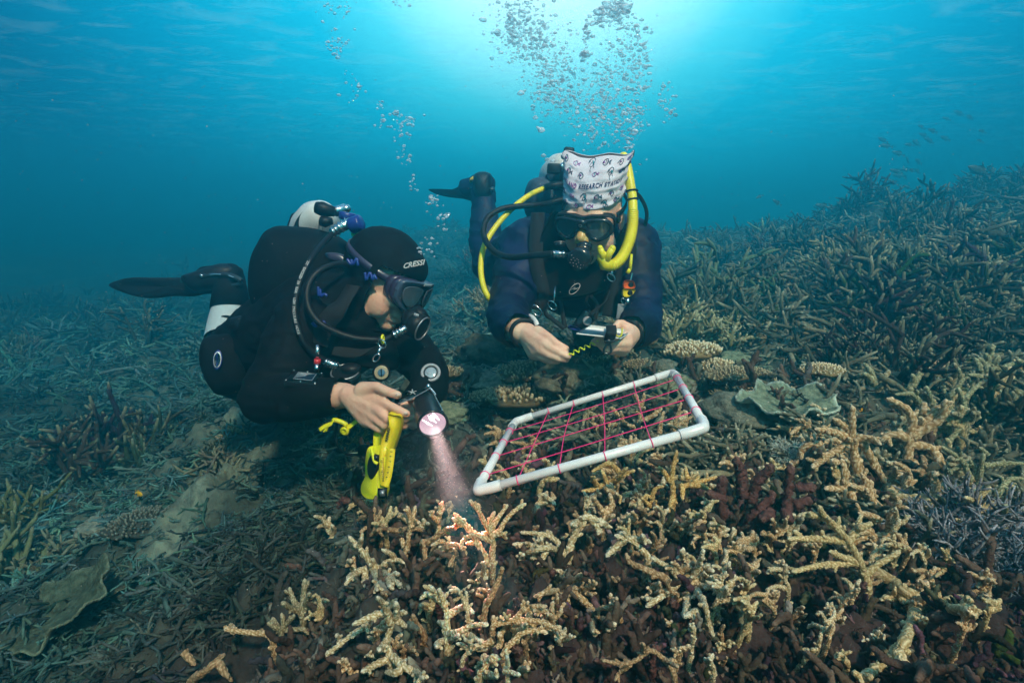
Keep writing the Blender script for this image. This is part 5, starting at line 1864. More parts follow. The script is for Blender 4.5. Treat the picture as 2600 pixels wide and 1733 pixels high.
for s_ in (-.35, .1, .45):
    a_ = lensc - tdir * .006 + side_ * s_ * .03
    b_ = lensc - tdir * .02 + side_ * s_ * .022
    u3 = tdir.cross(side_)
    mb.tube([a_ + u3 * .018, (a_ + b_) / 2, b_ - u3 * .014], [.0008, .0022, .0009], 8)
mb.build("lens_glint", m_hot, to)
mb = MB(); mb.ell(lensc - tdir * .022 + side_ * .002, (.006, .006, .006)); mb.build("bulb", m_hot, to)
mb = MB()
slab(mb, path3("H", [(882, 440, 1.20), (1180, 322, 1.20), (1222, 345, 1.20), (1210, 362, 1.20), (905, 492, 1.20), (878, 478, 1.20)]), .034, None, False, 24, None, False, .06)
hd = mb.build("handle", m_gloss, to)
NAILS = [(b1, h(905, 398, 1.166), .0062, Vector((1, 0, -.2))), (b1, h(985, 582, 1.151), .0052, Vector((1, 0, -.4)))]
for bo, q_, r_, dx_ in NAILS:
    mb2 = MB(); mb2.ell(q_, (r_, .002, r_ * .72), 12); mb2.build("fingernail", m_nail, bo)
mb = MB(); ey = Z("H", 1048, 372, 1.18)
for a in range(5):
    V, F = tube([ey, ey + (Vector((1, 0, 0)) * math.cos(a * 1.257 + .4) * .009 + UP * math.sin(a * 1.257 + .4) * .006)], [.0013, .0008], 6); mb.add(V, F)
mb.build("emblem", m_print, hd)
mb = MB(); hose(mb, "H", [(905, 488), (1050, 430), (1195, 350), (1215, 330)], .0012, 1.178); mb.build("edge_trim", m_dull, hd)
mb = MB(); mb.ell(Z("H", 1205, 318, 1.18), (.005, .005, .006)); hose(mb, "H", [(1210, 325, 1.18), (1255, 385, 1.15), (1300, 470, 1.11), (1345, 555, 1.07)], .0016); hose(mb, "H", [(1222, 330, 1.18), (1275, 390, 1.175), (1268, 400, 1.17)], .0022)
mb.build("bungee", m_steel, to)
mb = MB()
hose(mb, "H", [(1100, 740, 1.28), (1000, 800, 1.29), (900, 850, 1.30), (800, 900, 1.32), (700, 960, 1.33), (600, 985, 1.33), (420, 992, 1.34), (330, 940, 1.34), (288, 850, 1.34), (290, 720, 1.34), (315, 620, 1.33), (335, 530, 1.33)], .0032, None, 100)
mb.build("cable", m_black, to)
mb = MB(); V, F = tube(path3("H", [(520, 950), (615, 950)], 1.33), [.014, .014], 14); mb.add(V, F); mb.build("cable_plug", m_black, to)
sl = bpy.data.lights.new("torch_beam", "SPOT")
sl.energy = 120.0
sl.color = (1.0, .58, .50)
sl.spot_size = R(16)
sl.spot_blend = 1.0
sl.shadow_soft_size = .012
so = bpy.data.objects.new("torch_beam", sl)
scene.collection.objects.link(so)
so.parent = to
so.location = tdir * .006
so.rotation_euler = (-tdir).to_track_quat("Z", "Y").to_euler()

# ------------------------------------------------------------------ tape reel
rl = empty("tape_reel", Z("H", 760, 1000, 1.17), "yellow surveyor's tape reel hanging from the hooded diver's hand", "tape measure")
mb = MB()
# body: side face to the left, edge face to the right
slab(mb, path3("H", [(625, 922, 1.20), (690, 900, 1.205), (745, 880, 1.20), (745, 1000, 1.17), (735, 1150, 1.155), (722, 1290, 1.145), (715, 1400, 1.14), (690, 1432, 1.145), (610, 1425, 1.16), (560, 1370, 1.175), (562, 1290, 1.18), (600, 1200, 1.18), (600, 1060, 1.19)]), .012, Vector((-.8, -.6, 0)), False, 70, None, True, .05)
slab(mb, path3("H", [(735, 900, 1.165), (800, 905, 1.15), (860, 935, 1.15), (850, 1040, 1.145), (830, 1150, 1.14), (815, 1270, 1.135), (812, 1350, 1.13), (790, 1425, 1.13), (705, 1432, 1.135), (712, 1300, 1.14), (722, 1120, 1.15)]), .020, None, False, 60, None, False, .05)
cs = mb.build("case", m_lime, rl)
mb = MB()
slab(mb, path3("H", [(820, 575, 1.165), (880, 580, 1.16), (952, 596, 1.165), (950, 690, 1.16), (925, 790, 1.155), (895, 880, 1.15), (865, 950, 1.15), (800, 1000, 1.155), (745, 1010, 1.16), (735, 960, 1.16), (752, 850, 1.165), (790, 760, 1.165), (830, 680, 1.165)]), .030, None, False, 70, None, True, .06)
mb.build("handle", m_yel2, rl)
mb = MB()
slab(mb, path3("H", [(672, 760, 1.205), (735, 700, 1.20), (745, 800, 1.20), (735, 930, 1.20), (675, 950, 1.205), (660, 860, 1.205)]), .012, None, False, 40, None, True, .08)
mb.build("back_handle", m_lime, rl)
mb = MB()
slab(mb, path3("H", [(640, 1000, 1.172), (685, 990, 1.165), (712, 1060, 1.155), (700, 1150, 1.152), (672, 1215, 1.155), (640, 1235, 1.16), (612, 1180, 1.168), (610, 1080, 1.172)]), .006, Vector((-.8, -.6, 0)), False, 40, None, True, .1)
pt = mb.build("label_patch", m_black, rl)
mb = MB(); V, F = tube(path3("H", [(690, 1000, 1.150), (688, 1052, 1.146)]), [.006, .005], 14); mb.add(V, F)
mb.build("crank", m_gloss, rl)
mb = MB(); hose(mb, "H", [(640, 930, 1.165), (655, 1000, 1.152), (670, 1060, 1.145), (700, 1085, 1.143)], .0035)
mb.build("crank_arm", m_lime, rl)
mb = MB(); ribbon(mb, path3("H", [(835, 935, 1.136), (820, 1080, 1.130), (795, 1220, 1.124), (765, 1310, 1.120)]), .017, .001, Vector((1, 0, .1)))
ribbon(mb, path3("H", [(745, 940, 1.143), (742, 1060, 1.138), (745, 1180, 1.130), (752, 1290, 1.122)]), .010, .001, Vector((1, 0, .05)))
tp = mb.build("tape_band", m_yel2, rl)
mb = MB()
for i_, (s_, X, Y) in enumerate((("10", 738, 1055), ("11", 742, 1160), ("5", 838, 965), ("6", 830, 1010), ("7", 822, 1060), ("8", 812, 1115), ("9", 800, 1170), ("4", 790, 1215))):
    put_text(mb, s_, Z("H", X, Y, 1.118 + .00 * i_) , -UP if len(s_) < 3 else Vector((1, 0, 0)), Vector((1, 0, 0)) if len(s_) < 3 else UP, .0062 if len(s_) < 3 else .004, .02, 0, (.03, .02, .02))
for k_ in range(26):
    mb.box(Z("H", 757 - (k_ % 5 == 0) * 4, 1030 + k_ * 9, 1.121), (.0012 + .0012 * (k_ % 5 == 0), .0002, .0003), None, 0, (.03, .02, .02))
for k_ in range(12):
    a = Z("H", 775 + k_ * 2.3, 860 - k_ * 12, 1.143); mb.tube([a, a + Vector((.005, 0, .004 * (-1) ** k_))], .0008, 5, C=(.03, .02, .02))
mb.build("tape_lettering", m_ink, tp)
mb = MB(); mb.box(Z("H", 750, 1378, 1.121), (.0088, .002, .0105), None, 0, (0, 0, 0)); mb.build("window", m_black, rl)
mb = MB(); V, F = tube([Z("H", 728, 1378, 1.117), Z("H", 770, 1372, 1.117)], [.0062, .0062], 16); mb.add(V, F); mb.build("roller", m_dull, rl)

te = empty("tape_end", Z("H", 360, 740, 1.25), "loose knotted end of yellow tape floating behind the diver's wrist", "tape")
mb = MB()
ribbon(mb, path3("H", [(540, 645), (480, 670), (420, 715), (375, 745)], 1.245), .0105, .001, Vector((.5, .4, .8)))
ribbon(mb, path3("H", [(370, 740), (390, 700), (330, 665), (265, 650), (235, 685), (170, 715), (120, 748)], 1.245), .0095, .001, Vector((.25, .5, .85)))
ribbon(mb, path3("H", [(235, 690), (205, 710), (180, 760), (165, 752)], 1.245), .006, .001, Vector((.9, .3, .2)))
tpe = mb.build("ribbon", m_yel, te)
mb = MB(); mb.ell(Z("H", 372, 758, 1.245), (.0105, .007, .0095), 18); ringt(mb, Z("H", 372, 760, 1.24), Vector((.3, 1, .2)), .007, .0035); mb.build("knot", m_yel, te)
mb = MB()
for k_ in range(9):
    a = Z("H", 272 + k_ * 11, 662 + k_ * 3.6, 1.2385); mb.box(a, (.0004, .0003, .0022), None, 0, (.35, .18, .01))
put_text(mb, "1", Z("H", 520, 652, 1.24), Vector((1, 0, .5)), Vector((-.5, 0, 1)), .008, .02, 0, (.05, .04, .02))
mb.build("print", m_ink, tpe)

# stirred-up silt in front of the torch, tinted pink so the beam shows
mb = MB()
mid_ = lensc.lerp(TGT, .44)
zq = tdir.to_track_quat("Z", "Y").to_matrix()
mb.ell(mid_, (.085, .085, (TGT - lensc).length * .38), 28, zq)
scl = mb.build("silt_cloud", None)
mv_ = bpy.data.materials.new("silt_cloud"); mv_.use_nodes = True
t = mv_.node_tree; t.nodes.clear()
o_ = t.nodes.new("ShaderNodeOutputMaterial"); pv_ = t.nodes.new("ShaderNodeVolumePrincipled")
pv_.inputs["Color"].default_value = (.95, .66, .70, 1); pv_.inputs["Absorption Color"].default_value = (1, 1, 1, 1); pv_.inputs["Density"].default_value = .21
t.links.new(pv_.outputs[0], o_.inputs["Volume"])
scl.data.materials.append(mv_)
tag(scl, "cloud of stirred silt tinted pink to show the torch beam", "silt", kind="stuff")
# ================================================================== diver with the printed headscarf (facing the camera)
p2 = empty("person", Z("C", 1100, 850, 1.78), "diver in navy wetsuit and printed white headscarf facing the camera, holding a slate", "person")
HM2 = head_frame(-27, 31, -9)
hc2 = Z("C", 1165, 505, 1.60)


def limbs2(fz):
    z = lambda X, Y, d: Z("C", X, Y, d)
    fz.chain([z(1060, 830, 1.84), z(900, 760, 2.0), z(740, 760, 2.22)], [.155, .150, .13])
    fz.chain([z(850, 760, 1.80), z(1330, 760, 1.78)], [.12, .12])
    fz.chain([z(1150, 740, 1.74), z(1165, 600, 1.66)], [.085, .060])
    # arm at the left of the picture
    fz.chain([z(740, 740, 1.76), z(660, 950, 1.68), z(598, 1120, 1.60)], [.090, .064, .047])
    fz.chain([z(598, 1120, 1.60), z(620, 1210, 1.53), z(690, 1262, 1.42)], [.047, .045, .030])
    # arm at the right
    fz.chain([z(1390, 720, 1.74), z(1455, 950, 1.67), z(1478, 1150, 1.60)], [.090, .062, .048])
    fz.chain([z(1478, 1150, 1.60), z(1480, 1230, 1.54), z(1410, 1272, 1.44)], [.048, .044, .030])
    # leg trailing behind, knee bent
    fz.chain([z(720, 770, 2.22), z(500, 815, 2.38)], [.115, .075])
    fz.chain([z(500, 815, 2.38), z(452, 640, 2.42), z(440, 400, 2.46)], [.072, .058, .040])
    fz.chain([z(440, 390, 2.46), z(430, 290, 2.47), z(330, 300, 2.50)], [.042, .042, .03])
    # other leg straight behind
    fz.chain([z(900, 760, 2.2), z(1010, 700, 2.6)], [.11, .07])
    fz.chain([z(1010, 700, 2.6), z(1050, 600, 2.75)], [.07, .045])


fz = Fuse(); limbs2(fz)
L2 = head_parts(fz, hc2, HM2, 1.02)
e_ = lambda X, Y, d: Z("E", X, Y, d)
kn = [e_(745, 790, 1.345), e_(690, 850, 1.35), e_(640, 890, 1.365), e_(585, 905, 1.385)]
fg = [[e_(850, 860, 1.325), e_(945, 905, 1.315), e_(1035, 940, 1.315)],
      [e_(800, 930, 1.33), e_(900, 965, 1.32), e_(1010, 980, 1.325)],
      [e_(740, 965, 1.345), e_(820, 995, 1.34), e_(900, 1000, 1.345)],
      [e_(670, 955, 1.365), e_(730, 990, 1.36), e_(795, 1010, 1.36)]]
hand(fz, e_(500, 640, 1.41), kn, fg, [e_(640, 650, 1.385), e_(770, 690, 1.35), e_(880, 780, 1.33), e_(1005, 848, 1.325)], .0260, .0160, .0092)
kn = [e_(1790, 700, 1.345), e_(1790, 765, 1.34), e_(1770, 820, 1.345), e_(1740, 860, 1.355)]
fg = [[e_(1690, 700, 1.315), e_(1560, 700, 1.305), e_(1430, 680, 1.31)],
      [e_(1680, 775, 1.315), e_(1530, 790, 1.305), e_(1375, 760, 1.31)],
      [e_(1660, 835, 1.32), e_(1540, 850, 1.31), e_(1470, 810, 1.315)],
      [e_(1650, 875, 1.33), e_(1560, 880, 1.325), e_(1500, 850, 1.33)]]
hand(fz, e_(1830, 660, 1.42), kn, fg, [e_(1800, 600, 1.395), e_(1740, 525, 1.39), e_(1690, 520, 1.385), e_(1655, 560, 1.38)], .027, .0165, .0094)
V, F, N = fz.grow(.0026, 3, .5)
b2 = MB().add(V, F).build("body", m_skin2, p2)
# eyes behind the lenses, lips
for s in (-1, 1):
    e1 = MB().ell(L2(s * .030, .074, .012), (.012, .012, .012), 16).build("eye", m_eye, b2)
    MB().ell(L2(s * .030, .0835, .010), (.0055, .0035, .0055), 12).build("iris", m_black, e1)
mb = MB(); V, F = tube([L2(-.024, .080, -.060), L2(-.012, .092, -.056), L2(.002, .096, -.055), L2(.014, .092, -.057), L2(.026, .079, -.062)], [.003, .006, .0055, .006, .003], 10); mb.add(V, F)
mb.build("lips", m_lip, b2)

fz = Fuse(); limbs2(fz)
w1, a1 = np.array(Z("C", 690, 1262, 1.42)), np.array(Z("C", 620, 1210, 1.53))
w2, a2 = np.array(Z("C", 1410, 1272, 1.44)), np.array(Z("C", 1480, 1230, 1.54))
nk = np.array(Z("C", 1165, 600, 1.66))
V, F = shell(fz, .0055, 5, .012, lambda V: cuff(V, w1, a1 - w1) & cuff(V, w2, a2 - w2) & (np.linalg.norm(V - nk, axis=1) > .062), .014, 33, 15)
suit2 = MB().add(V, F).build("wetsuit", m_blue, p2)
mb = MB(); ringt(mb, Z("C", 705, 1268, 1.41), Z("C", 620, 1210, 1.53) - Z("C", 700, 1268, 1.41), .033, .0055)
mb.build("cuff", m_black, suit2)
mb = MB(); ringt(mb, Z("C", 1400, 1276, 1.43), Z("C", 1480, 1230, 1.54) - Z("C", 1410, 1272, 1.44), .033, .0055)
mb.build("cuff", m_black, suit2)
mb = MB(); ribbon(mb, path3("C", [(725, 1150, 1.49), (755, 1160, 1.44), (780, 1185, 1.41), (795, 1215, 1.40)]), .011, .002, Vector((.7, .2, .6))); mb.build("wrist_tag", m_white, suit2)
# collar and hair edge
mb = MB(); ringt(mb, Z("C", 1162, 690, 1.66), UP * 1.0 - FW * .4, .070, .014, e=1.0); mb.build("collar", m_neo, suit2)

# ---- headscarf: open tube of cloth pulled over the brow, flaring to two corners
def scarf(u, h, off=0.0):
    """u: angle round the head (0 = brow), h: 0 at the brow edge, 1 at the open top."""
    ax = .083 + .002 * h + .014 * h ** 3
    ay = .097 * (1 - h ** 3 * .86)
    wob = .0012 * math.sin(9 * u + 14 * h) + .0030 * max(0, math.sin(17 * h + 1.2 * math.sin(u * 1.5 + 1))) ** 3 * min(1, abs(h - .5) * 5) + .0012 * math.sin(31 * h + u * 2.2) + .0008 * math.sin(u * 17 - h * 9)
    zz = .064 + .100 * h - .012 * math.cos(u) * (1 - h) + (.012 * abs(math.sin(u)) ** 2 + .004 * math.sin(5 * u)) * h
    x, y = (ax + wob + off) * math.sin(u), (ay + wob + off) * math.cos(u) - .016 - .012 * h
    return Vector(L2(x / 1.02 + .006 * h, y / 1.02, zz / 1.02))


mb = MB()
nu, nh = 150, 60
V = np.array([tuple(scarf(2 * math.pi * i_ / nu, j_ / (nh - 1))) for j_ in range(nh) for i_ in range(nu)])
i = np.arange(nh - 1)[:, None] * nu; j = np.arange(nu)[None]
F = np.stack([i + j, i + (j + 1) % nu, i + nu + (j + 1) % nu, i + nu + j], -1).reshape(-1, 4)
mb.add(V, F)
sf = mb.build("headscarf", m_cloth, p2)
md = sf.modifiers.new("thickness", "SOLIDIFY"); md.thickness = .002; md.offset = -1
mb = MB()


def word(t, u0, col, size=.0125):
    V, F = glyphs(t, size, .035, 0.0, 1.18)
    w_ = V[:, 0].max() - V[:, 0].min()
    us = (V[:, 0] - V[:, 0].min()) / .092 + u0
    W = np.array([tuple(scarf(a, .485 + b / .100 + .02 * math.cos(a), .0026)) for a, b in zip(us, V[:, 1])])
    mb.add(W, F, col)
    return u0 + w_ / .092


u = -1.42
u = word("HERON", u, (.10, .03, .12)) + .07
u = word("ISLAND", u, (.20, .02, .22)) + .08
u = word("RESEARCH", u, (.03, .02, .10)) + .08
u = word("STATION", u, (.03, .02, .10))
lt = mb.build("lettering", m_ink, sf)
mb = MB()


def doodle(pts, u0, h0, k, col, w=.0009, close=False):
    p = [(a * k, b * k) for a, b in pts]
    q = smooth_path([(a, b, 0) for a, b in p], max(12, len(p) * 5))
    W = np.array([tuple(scarf(u0 + a / .09, h0 + b / .100, .0016)) for a, b, _ in q])
    V, F = tube(W, w, 5); mb.add(V, F, col)


BIRD = [(-.9, .2), (-.3, .9), (.4, .8), (.6, .2), (.2, -.4), (-.3, -.2), (.0, .3), (.5, .1), (.9, -.6)]
LEG = [(.1, -.4), (.15, -.9), (.4, -1.2)]
BEAK = [(-.3, .9), (-.9, .5), (-.5, .4)]
FISH = [(1, .3), (.5, 0), (0, .45), (-.6, .35), (-1, 0), (-.6, -.35), (0, -.45), (.5, 0), (1, -.35), (.9, 0), (1, .3)]
STR = [(-.3, .4), (-.2, 0), (-.3, -.4)]
STR2 = [(.05, .4), (.15, 0), (.05, -.4)]
SHELL_ = [(-.7, -.2), (-.3, .5), (.3, .5), (.7, -.1), (.2, -.5), (-.2, -.1), (.1, .2)]
dk, tl_, pu = (.02, .03, .08), (.02, .28, .36), (.25, .03, .30)
for r_, hh in enumerate((.08, .27, .72, .90)):
    for k_ in range(14):
        u0 = -2.9 + k_ * .44 + (r_ % 2) * .22
        w_ = (k_ + r_ * 2) % 4
        s_ = .0105
        if w_ == 0:
            doodle(BIRD, u0, hh, s_, dk); doodle(LEG, u0, hh, s_, dk, .0007); doodle(BEAK, u0, hh, s_, dk, .0007); doodle([(.0, .5), (.3, .3), (.4, 0)], u0, hh, s_, tl_, .0016)
        elif w_ == 1:
            doodle(FISH, u0, hh, s_, dk); doodle(STR, u0, hh, s_, dk, .0007); doodle(STR2, u0, hh, s_, dk, .0007); doodle([(-.75, .1), (-.7, -.1)], u0, hh, s_, pu, .0022)
        elif w_ == 2:
            doodle(SHELL_, u0, hh, s_, dk); doodle([(-.3, .2), (.2, 0)], u0, hh, s_, pu, .0014)
        else:
            doodle([(a, -b) for a, b in FISH], u0, hh, s_ * .8, pu); doodle(STR, u0, hh, s_ * .8, tl_, .0008)
mb.build("print", m_ink, sf)

# ---- mask
mk2 = empty("dive_mask", L2(0, .09, .01), "black two-lens mask over the headscarf diver's eyes", "mask")
c2m = hc2
f2 = HM2.col[1]
mb = MB()
out2 = dense([(-.080, .020), (-.070, .036), (-.03, .040), (0, .036), (.03, .040), (.070, .036), (.080, .020), (.074, -.006), (.048, -.022), (.026, -.016), (.014, .004), (0, .012), (-.014, .004), (-.026, -.016), (-.048, -.022), (-.074, -.006)], 96)
rings = [mask_pts([(x * .97, z) for x, z in out2], HM2, c2m, -.030, 3.2, .105), mask_pts(out2, HM2, c2m, -.012, 3.2, .105), mask_pts([(x * 1.02, z * 1.04) for x, z in out2], HM2, c2m, .002, 3.2, .105)]
for a, b in zip(rings, rings[1:]): strip(mb, a, b)
mb.build("skirt", m_black, mk2).modifiers.new("thickness", "SOLIDIFY").thickness = .003
mb = MB()
for s in (-1, 1):
    ln = dense([(s * .008, .030), (s * .036, .034), (s * .066, .030), (s * .076, .014), (s * .068, -.006), (s * .046, -.020), (s * .028, -.014), (s * .016, .004)], 60)
    pp = mask_pts(ln, HM2, c2m, .006, 3.2, .105)
    V, F = tube([pp[-1]] + pp + [pp[0]], .0052, 10); mb.add(V, F)
V, F = tube(mask_pts([(-.014, .026), (0, .029), (.014, .026)], HM2, c2m, .007, 3.2, .105), .0085, 12); mb.add(V, F)
V, F = tube(mask_pts([(-.014, .012), (0, .018), (.014, .012)], HM2, c2m, .007, 3.2, .105), .0075, 12); mb.add(V, F)
frm = mb.build("frame", m_gloss, mk2)
for s in (-1, 1):
    mb = MB()
    ln = dense([(s * .010, .028), (s * .036, .032), (s * .064, .028), (s * .073, .014), (s * .066, -.004), (s * .046, -.017), (s * .029, -.012), (s * .018, .005)], 48)
    slab(mb, mask_pts(ln, HM2, c2m, .004, 3.2, .105), .002, f2, False, 48, None, False, .06)
    mb.build("lens", m_lens2, mk2)
mb = MB(); disc(mb, Vector(c2m) + HM2 @ Vector((0, .1185, .022)), f2, .0048, .003); mb.build("badge", m_dull, frm)
mb = MB(); disc(mb, Vector(c2m) + HM2 @ Vector((0, .1205, .022)), f2, .0022, .002); mb.build("badge_centre", m_black, frm)
mb = MB()
mb.ell(Vector(c2m) + HM2 @ Vector((0, .110, -.022)), (.0205, .022, .019), 22, HM2)
V, F = tube([L2(0, .098, .012), L2(0, .112, -.012), L2(0, .116, -.022)], [.009, .014, .016], 14); mb.add(V, F)
mb.build("nose_pocket", m_amber, mk2)
mb = MB()
for s in (-1, 1):
    pts = [Vector(c2m) + HM2 @ Vector((s * .0885 * math.sin(t), .100 * math.cos(t) - .014, .016 + .035 * (1 - math.cos(t)) / 2)) for t in np.linspace(1.05, math.pi, 24)]
    ribbon(mb, pts, .014, .003, HM2.col[2], 40)
    mb.box(Vector(c2m) + HM2 @ Vector((s * .083, .045, .017)), (.006, .010, .009), HM2, .004)
mb.build("strap", m_black, mk2)

# ---- snorkel
sn = empty("snorkel", Z("C", 1425, 450, 1.52), "bright yellow snorkel with ribbed bend and Y-shaped mouthpiece beside the headscarf diver", "snorkel")
P_ = [(1368, 98, 1.56), (1392, 170, 1.555), (1412, 280, 1.545), (1426, 380, 1.54), (1430, 470, 1.53)]
mb = MB(); hose(mb, "C", P_, .0128, None, 50, None, 18); mb.ell(Z("C", 1368, 98, 1.56), (.0125, .0125, .0125), 14); mb.build("barrel", m_yel, sn)
mb = MB()
pp = smooth_path(path3("C", [(1430, 462, 1.53), (1426, 560, 1.52), (1405, 660, 1.50), (1360, 760, 1.48), (1310, 812, 1.465), (1265, 825, 1.46)]), 150)
V, F = tube(pp, [.0128 + .0022 * (1 if k_ % 4 < 2 else 0) for k_ in range(150)], 18, False); mb.add(V, F); mb.build("ribbed_hose", m_yel, sn)
mb = MB()
V, F = tube(path3("C", [(1290, 822, 1.46), (1245, 815, 1.457), (1226, 770, 1.455), (1222, 745, 1.455)], None), [.015, .0165, .014, .011], 18); mb.add(V, F)
V, F = tube(path3("C", [(1232, 785, 1.452), (1224, 740, 1.445), (1212, 705, 1.44)]), [.0105, .0085, .0075], 14); mb.add(V, F)
mb.ell(Z("C", 1212, 705, 1.44), (.0075, .0075, .0075), 12)
V, F = tube(path3("C", [(1250, 795, 1.452), (1272, 745, 1.445), (1292, 710, 1.44)]), [.011, .0085, .009], 14); mb.add(V, F)
mb.ell(Z("C", 1293, 708, 1.44), (.009, .009, .009), 12)
V, F = tube(path3("C", [(1218, 725, 1.45), (1246, 752, 1.45), (1280, 738, 1.45)]), [.007, .008, .006], 12); mb.add(V, F)
mb.build("mouthpiece", m_yel, sn)
mb = MB()
for Y_, d_ in ((326, 1.543), (383, 1.54)):
    ringt(mb, Z("C", 1418 + (Y_ - 300) * .12, Y_, d_), UP + Vector((-.12, 0, 0)), .0145, .0024); V, F = tube(path3("C", [(1390, Y_ + 2, 1.555), (1465, Y_ - 2, 1.535)]), .0022, 8); mb.add(V, F)
mb.build("keeper", m_black, sn)

# ---- tank, wing, vest
tk2 = empty("scuba_tank", Z("C", 960, 200, 1.98), "pale scuba tank with two black knobs behind the headscarf", "scuba tank")
mb = MB()
V, F = tube([Z("C", 890, 520, 2.30), Z("C", 930, 300, 2.02), Z("C", 945, 230, 1.95), Z("C", 965, 175, 1.90), Z("C", 985, 135, 1.87), Z("C", 1000, 112, 1.86)], [.074, .074, .071, .058, .038, .018], 36); mb.add(V, F)
mb.build("cylinder", m_tank, tk2)
mb = MB(); V, F = tube(path3("C", [(1000, 110), (1005, 100)], 1.8), [.012, .012], 12); mb.add(V, F); V, F = tube(path3("C", [(1005, 140), (960, 165), (940, 178)], 1.78), [.012, .011, .012], 12); mb.add(V, F)
V, F = tube(path3("C", [(1010, 130), (1080, 120)], 1.80), [.014, .014], 12); mb.add(V, F)
mb.build("valve", m_steel, tk2)
mb = MB(); mb.box(Z("C", 1003, 73, 1.78), (.0165, .0165, .016), Matrix.Rotation(.1, 3, "Y"), .007); mb.build("knob", m_black, tk2)
mb = MB(); mb.box(Z("C", 905, 180, 1.74), (.021, .015, .0155), Matrix.Rotation(.05, 3, "Y"), .006); mb.build("knob", m_black, tk2)
vx2 = empty("buoyancy_vest", Z("C", 1100, 850, 1.66), "black harness and blue-grey bladder worn by the headscarf diver, straps dangling below", "buoyancy vest")
mb = MB()
slab(mb, path3("C", [(705, 420), (715, 320), (750, 265), (850, 245), (960, 258), (1010, 300), (1010, 420), (960, 520), (860, 540), (760, 520), (720, 480)], 1.92), .20, None, True, 90)
V, F = tube(path3("C", [(870, 260), (920, 230), (985, 228)], 1.84), [.02, .03, .02], 16); mb.add(V, F)
mb.build("bladder", m_wing, vx2)
mb = MB()
slab(mb, path3("C", [(760, 800), (800, 660), (860, 520), (900, 470), (960, 520), (1020, 640), (1080, 760), (1200, 780), (1290, 700), (1370, 560), (1400, 600), (1420, 760), (1380, 900), (1290, 960), (1200, 1000), (1100, 1035), (960, 1050), (850, 1035), (790, 950)], 1.68), .10, None, False, 130, None, True, .05)
ch = mb.build("chest_panel", m_neo, vx2)
mb = MB(); ringt(mb, Z("C", 1043, 975, 1.622), FW, .0195, .0011, e=.48, n=50)
c_ = Z("C", 1043, 975, 1.620)
pts = [(-.012, -.003), (.002, .004), (-.003, -.002), (.013, .003)]
V, F = tube([c_ + Vector((1, 0, 0)) * a + UP * b for a, b in pts], [.0008, .0018, .0018, .0008], 6); mb.add(V, F)
mb.build("emblem", m_print, ch)
W = lambda pts, w, sd=Vector((1, 0, .3)), nm="shoulder_strap": ribbon(MB(), path3("C", pts), w, .003, sd, 40).build(nm, m_web, vx2)
W([(800, 470, 1.66), (790, 620, 1.64), (790, 800, 1.62), (830, 1000, 1.62), (800, 1120, 1.62)], .04)
W([(1400, 600, 1.60), (1400, 760, 1.60), (1310, 900, 1.60), (1290, 1040, 1.60), (1270, 1160, 1.60)], .04)
W([(1390, 960, 1.585), (1385, 1080, 1.585), (1375, 1160, 1.585)], .035)
W([(905, 1045, 1.6), (850, 1130, 1.58), (900, 1180, 1.57), (975, 1240, 1.57)], .012, Vector((.5, .2, .8)), "dangling_strap")
W([(950, 1050, 1.6), (965, 1150, 1.58), (980, 1235, 1.57)], .012, nm="dangling_strap")
W([(1150, 1020, 1.6), (1190, 1080, 1.58), (1180, 1180, 1.57)], .010, nm="dangling_strap")
W([(1260, 990, 1.6), (1230, 1080, 1.58), (1150, 1150, 1.57)], .018, Vector((.5, .1, .8)), "dangling_strap")
for q_, r_ in ((Z("C", 790, 1120, 1.585), .011), (Z("C", 895, 1085, 1.58), .009), (Z("C", 1285, 900, 1.55), .008)):
    ringt(MB(), q_, Vector((.3, 1, .1)), r_, .002, e=1.6).build("ring", m_steel, vx2)
mb = MB()
V, F = tube(path3("C", [(915, 960, 1.59), (905, 1060, 1.58)]), [.003, .003], 8); mb.add(V, F)
V, F = tube(path3("C", [(1290, 850, 1.55), (1288, 890, 1.55)]), [.0045, .0045], 10); mb.add(V, F)
mb.build("snap_bolt", m_steel, vx2)
mb = MB(); mb.box(Z("C", 1375, 1130, 1.565), (.022, .004, .022), Matrix.Rotation(.1, 3, "Y"), .003); mb.build("velcro_patch", m_grey, vx2)
mb = MB(); slab(mb, path3("C", [(580, 772), (622, 775), (612, 820), (590, 862), (570, 850), (574, 800)], 1.86), .012, None, False, 30); mb.build("pull_tab", m_lime, vx2)
mb = MB(); ribbon(mb, path3("C", [(640, 800, 1.95), (700, 640, 1.90), (790, 560, 1.85)]), .022, .004, Vector((.7, .2, .5))); mb.build("waist_strap", m_web, vx2)

# ---- regulator
rg2 = empty("regulator", Z("C", 1080, 770, 1.48), "headscarf diver's breathing regulator with one yellow and two black hoses", "regulator")
mb = MB()
dc = Z("C", 1078, 775, 1.455); da = (-FW + Vector((-.35, 0, -.35))).normalized()
disc(mb, dc, da, .030, .034, bev=.3)
V, F = tube([Z("C", 1100, 715, 1.495), Z("C", 1095, 740, 1.475)], [.017, .022], 16); mb.add(V, F)
V, F = tube(path3("C", [(1010, 765, 1.47), (1060, 770, 1.465)]), [.012, .016], 14); mb.add(V, F)
V, F = tube(path3("C", [(1120, 760, 1.475), (1160, 770, 1.48)]), [.014, .010], 14); mb.add(V, F)
V, F = tube([Z("C", 1060, 700, 1.505), Z("C", 1110, 690, 1.50), Z("C", 1150, 700, 1.505)], [.010, .014, .010], 14); mb.add(V, F)
sg = mb.build("second_stage", m_gloss, rg2)
mb = MB()
g_ = np.random.default_rng(9)
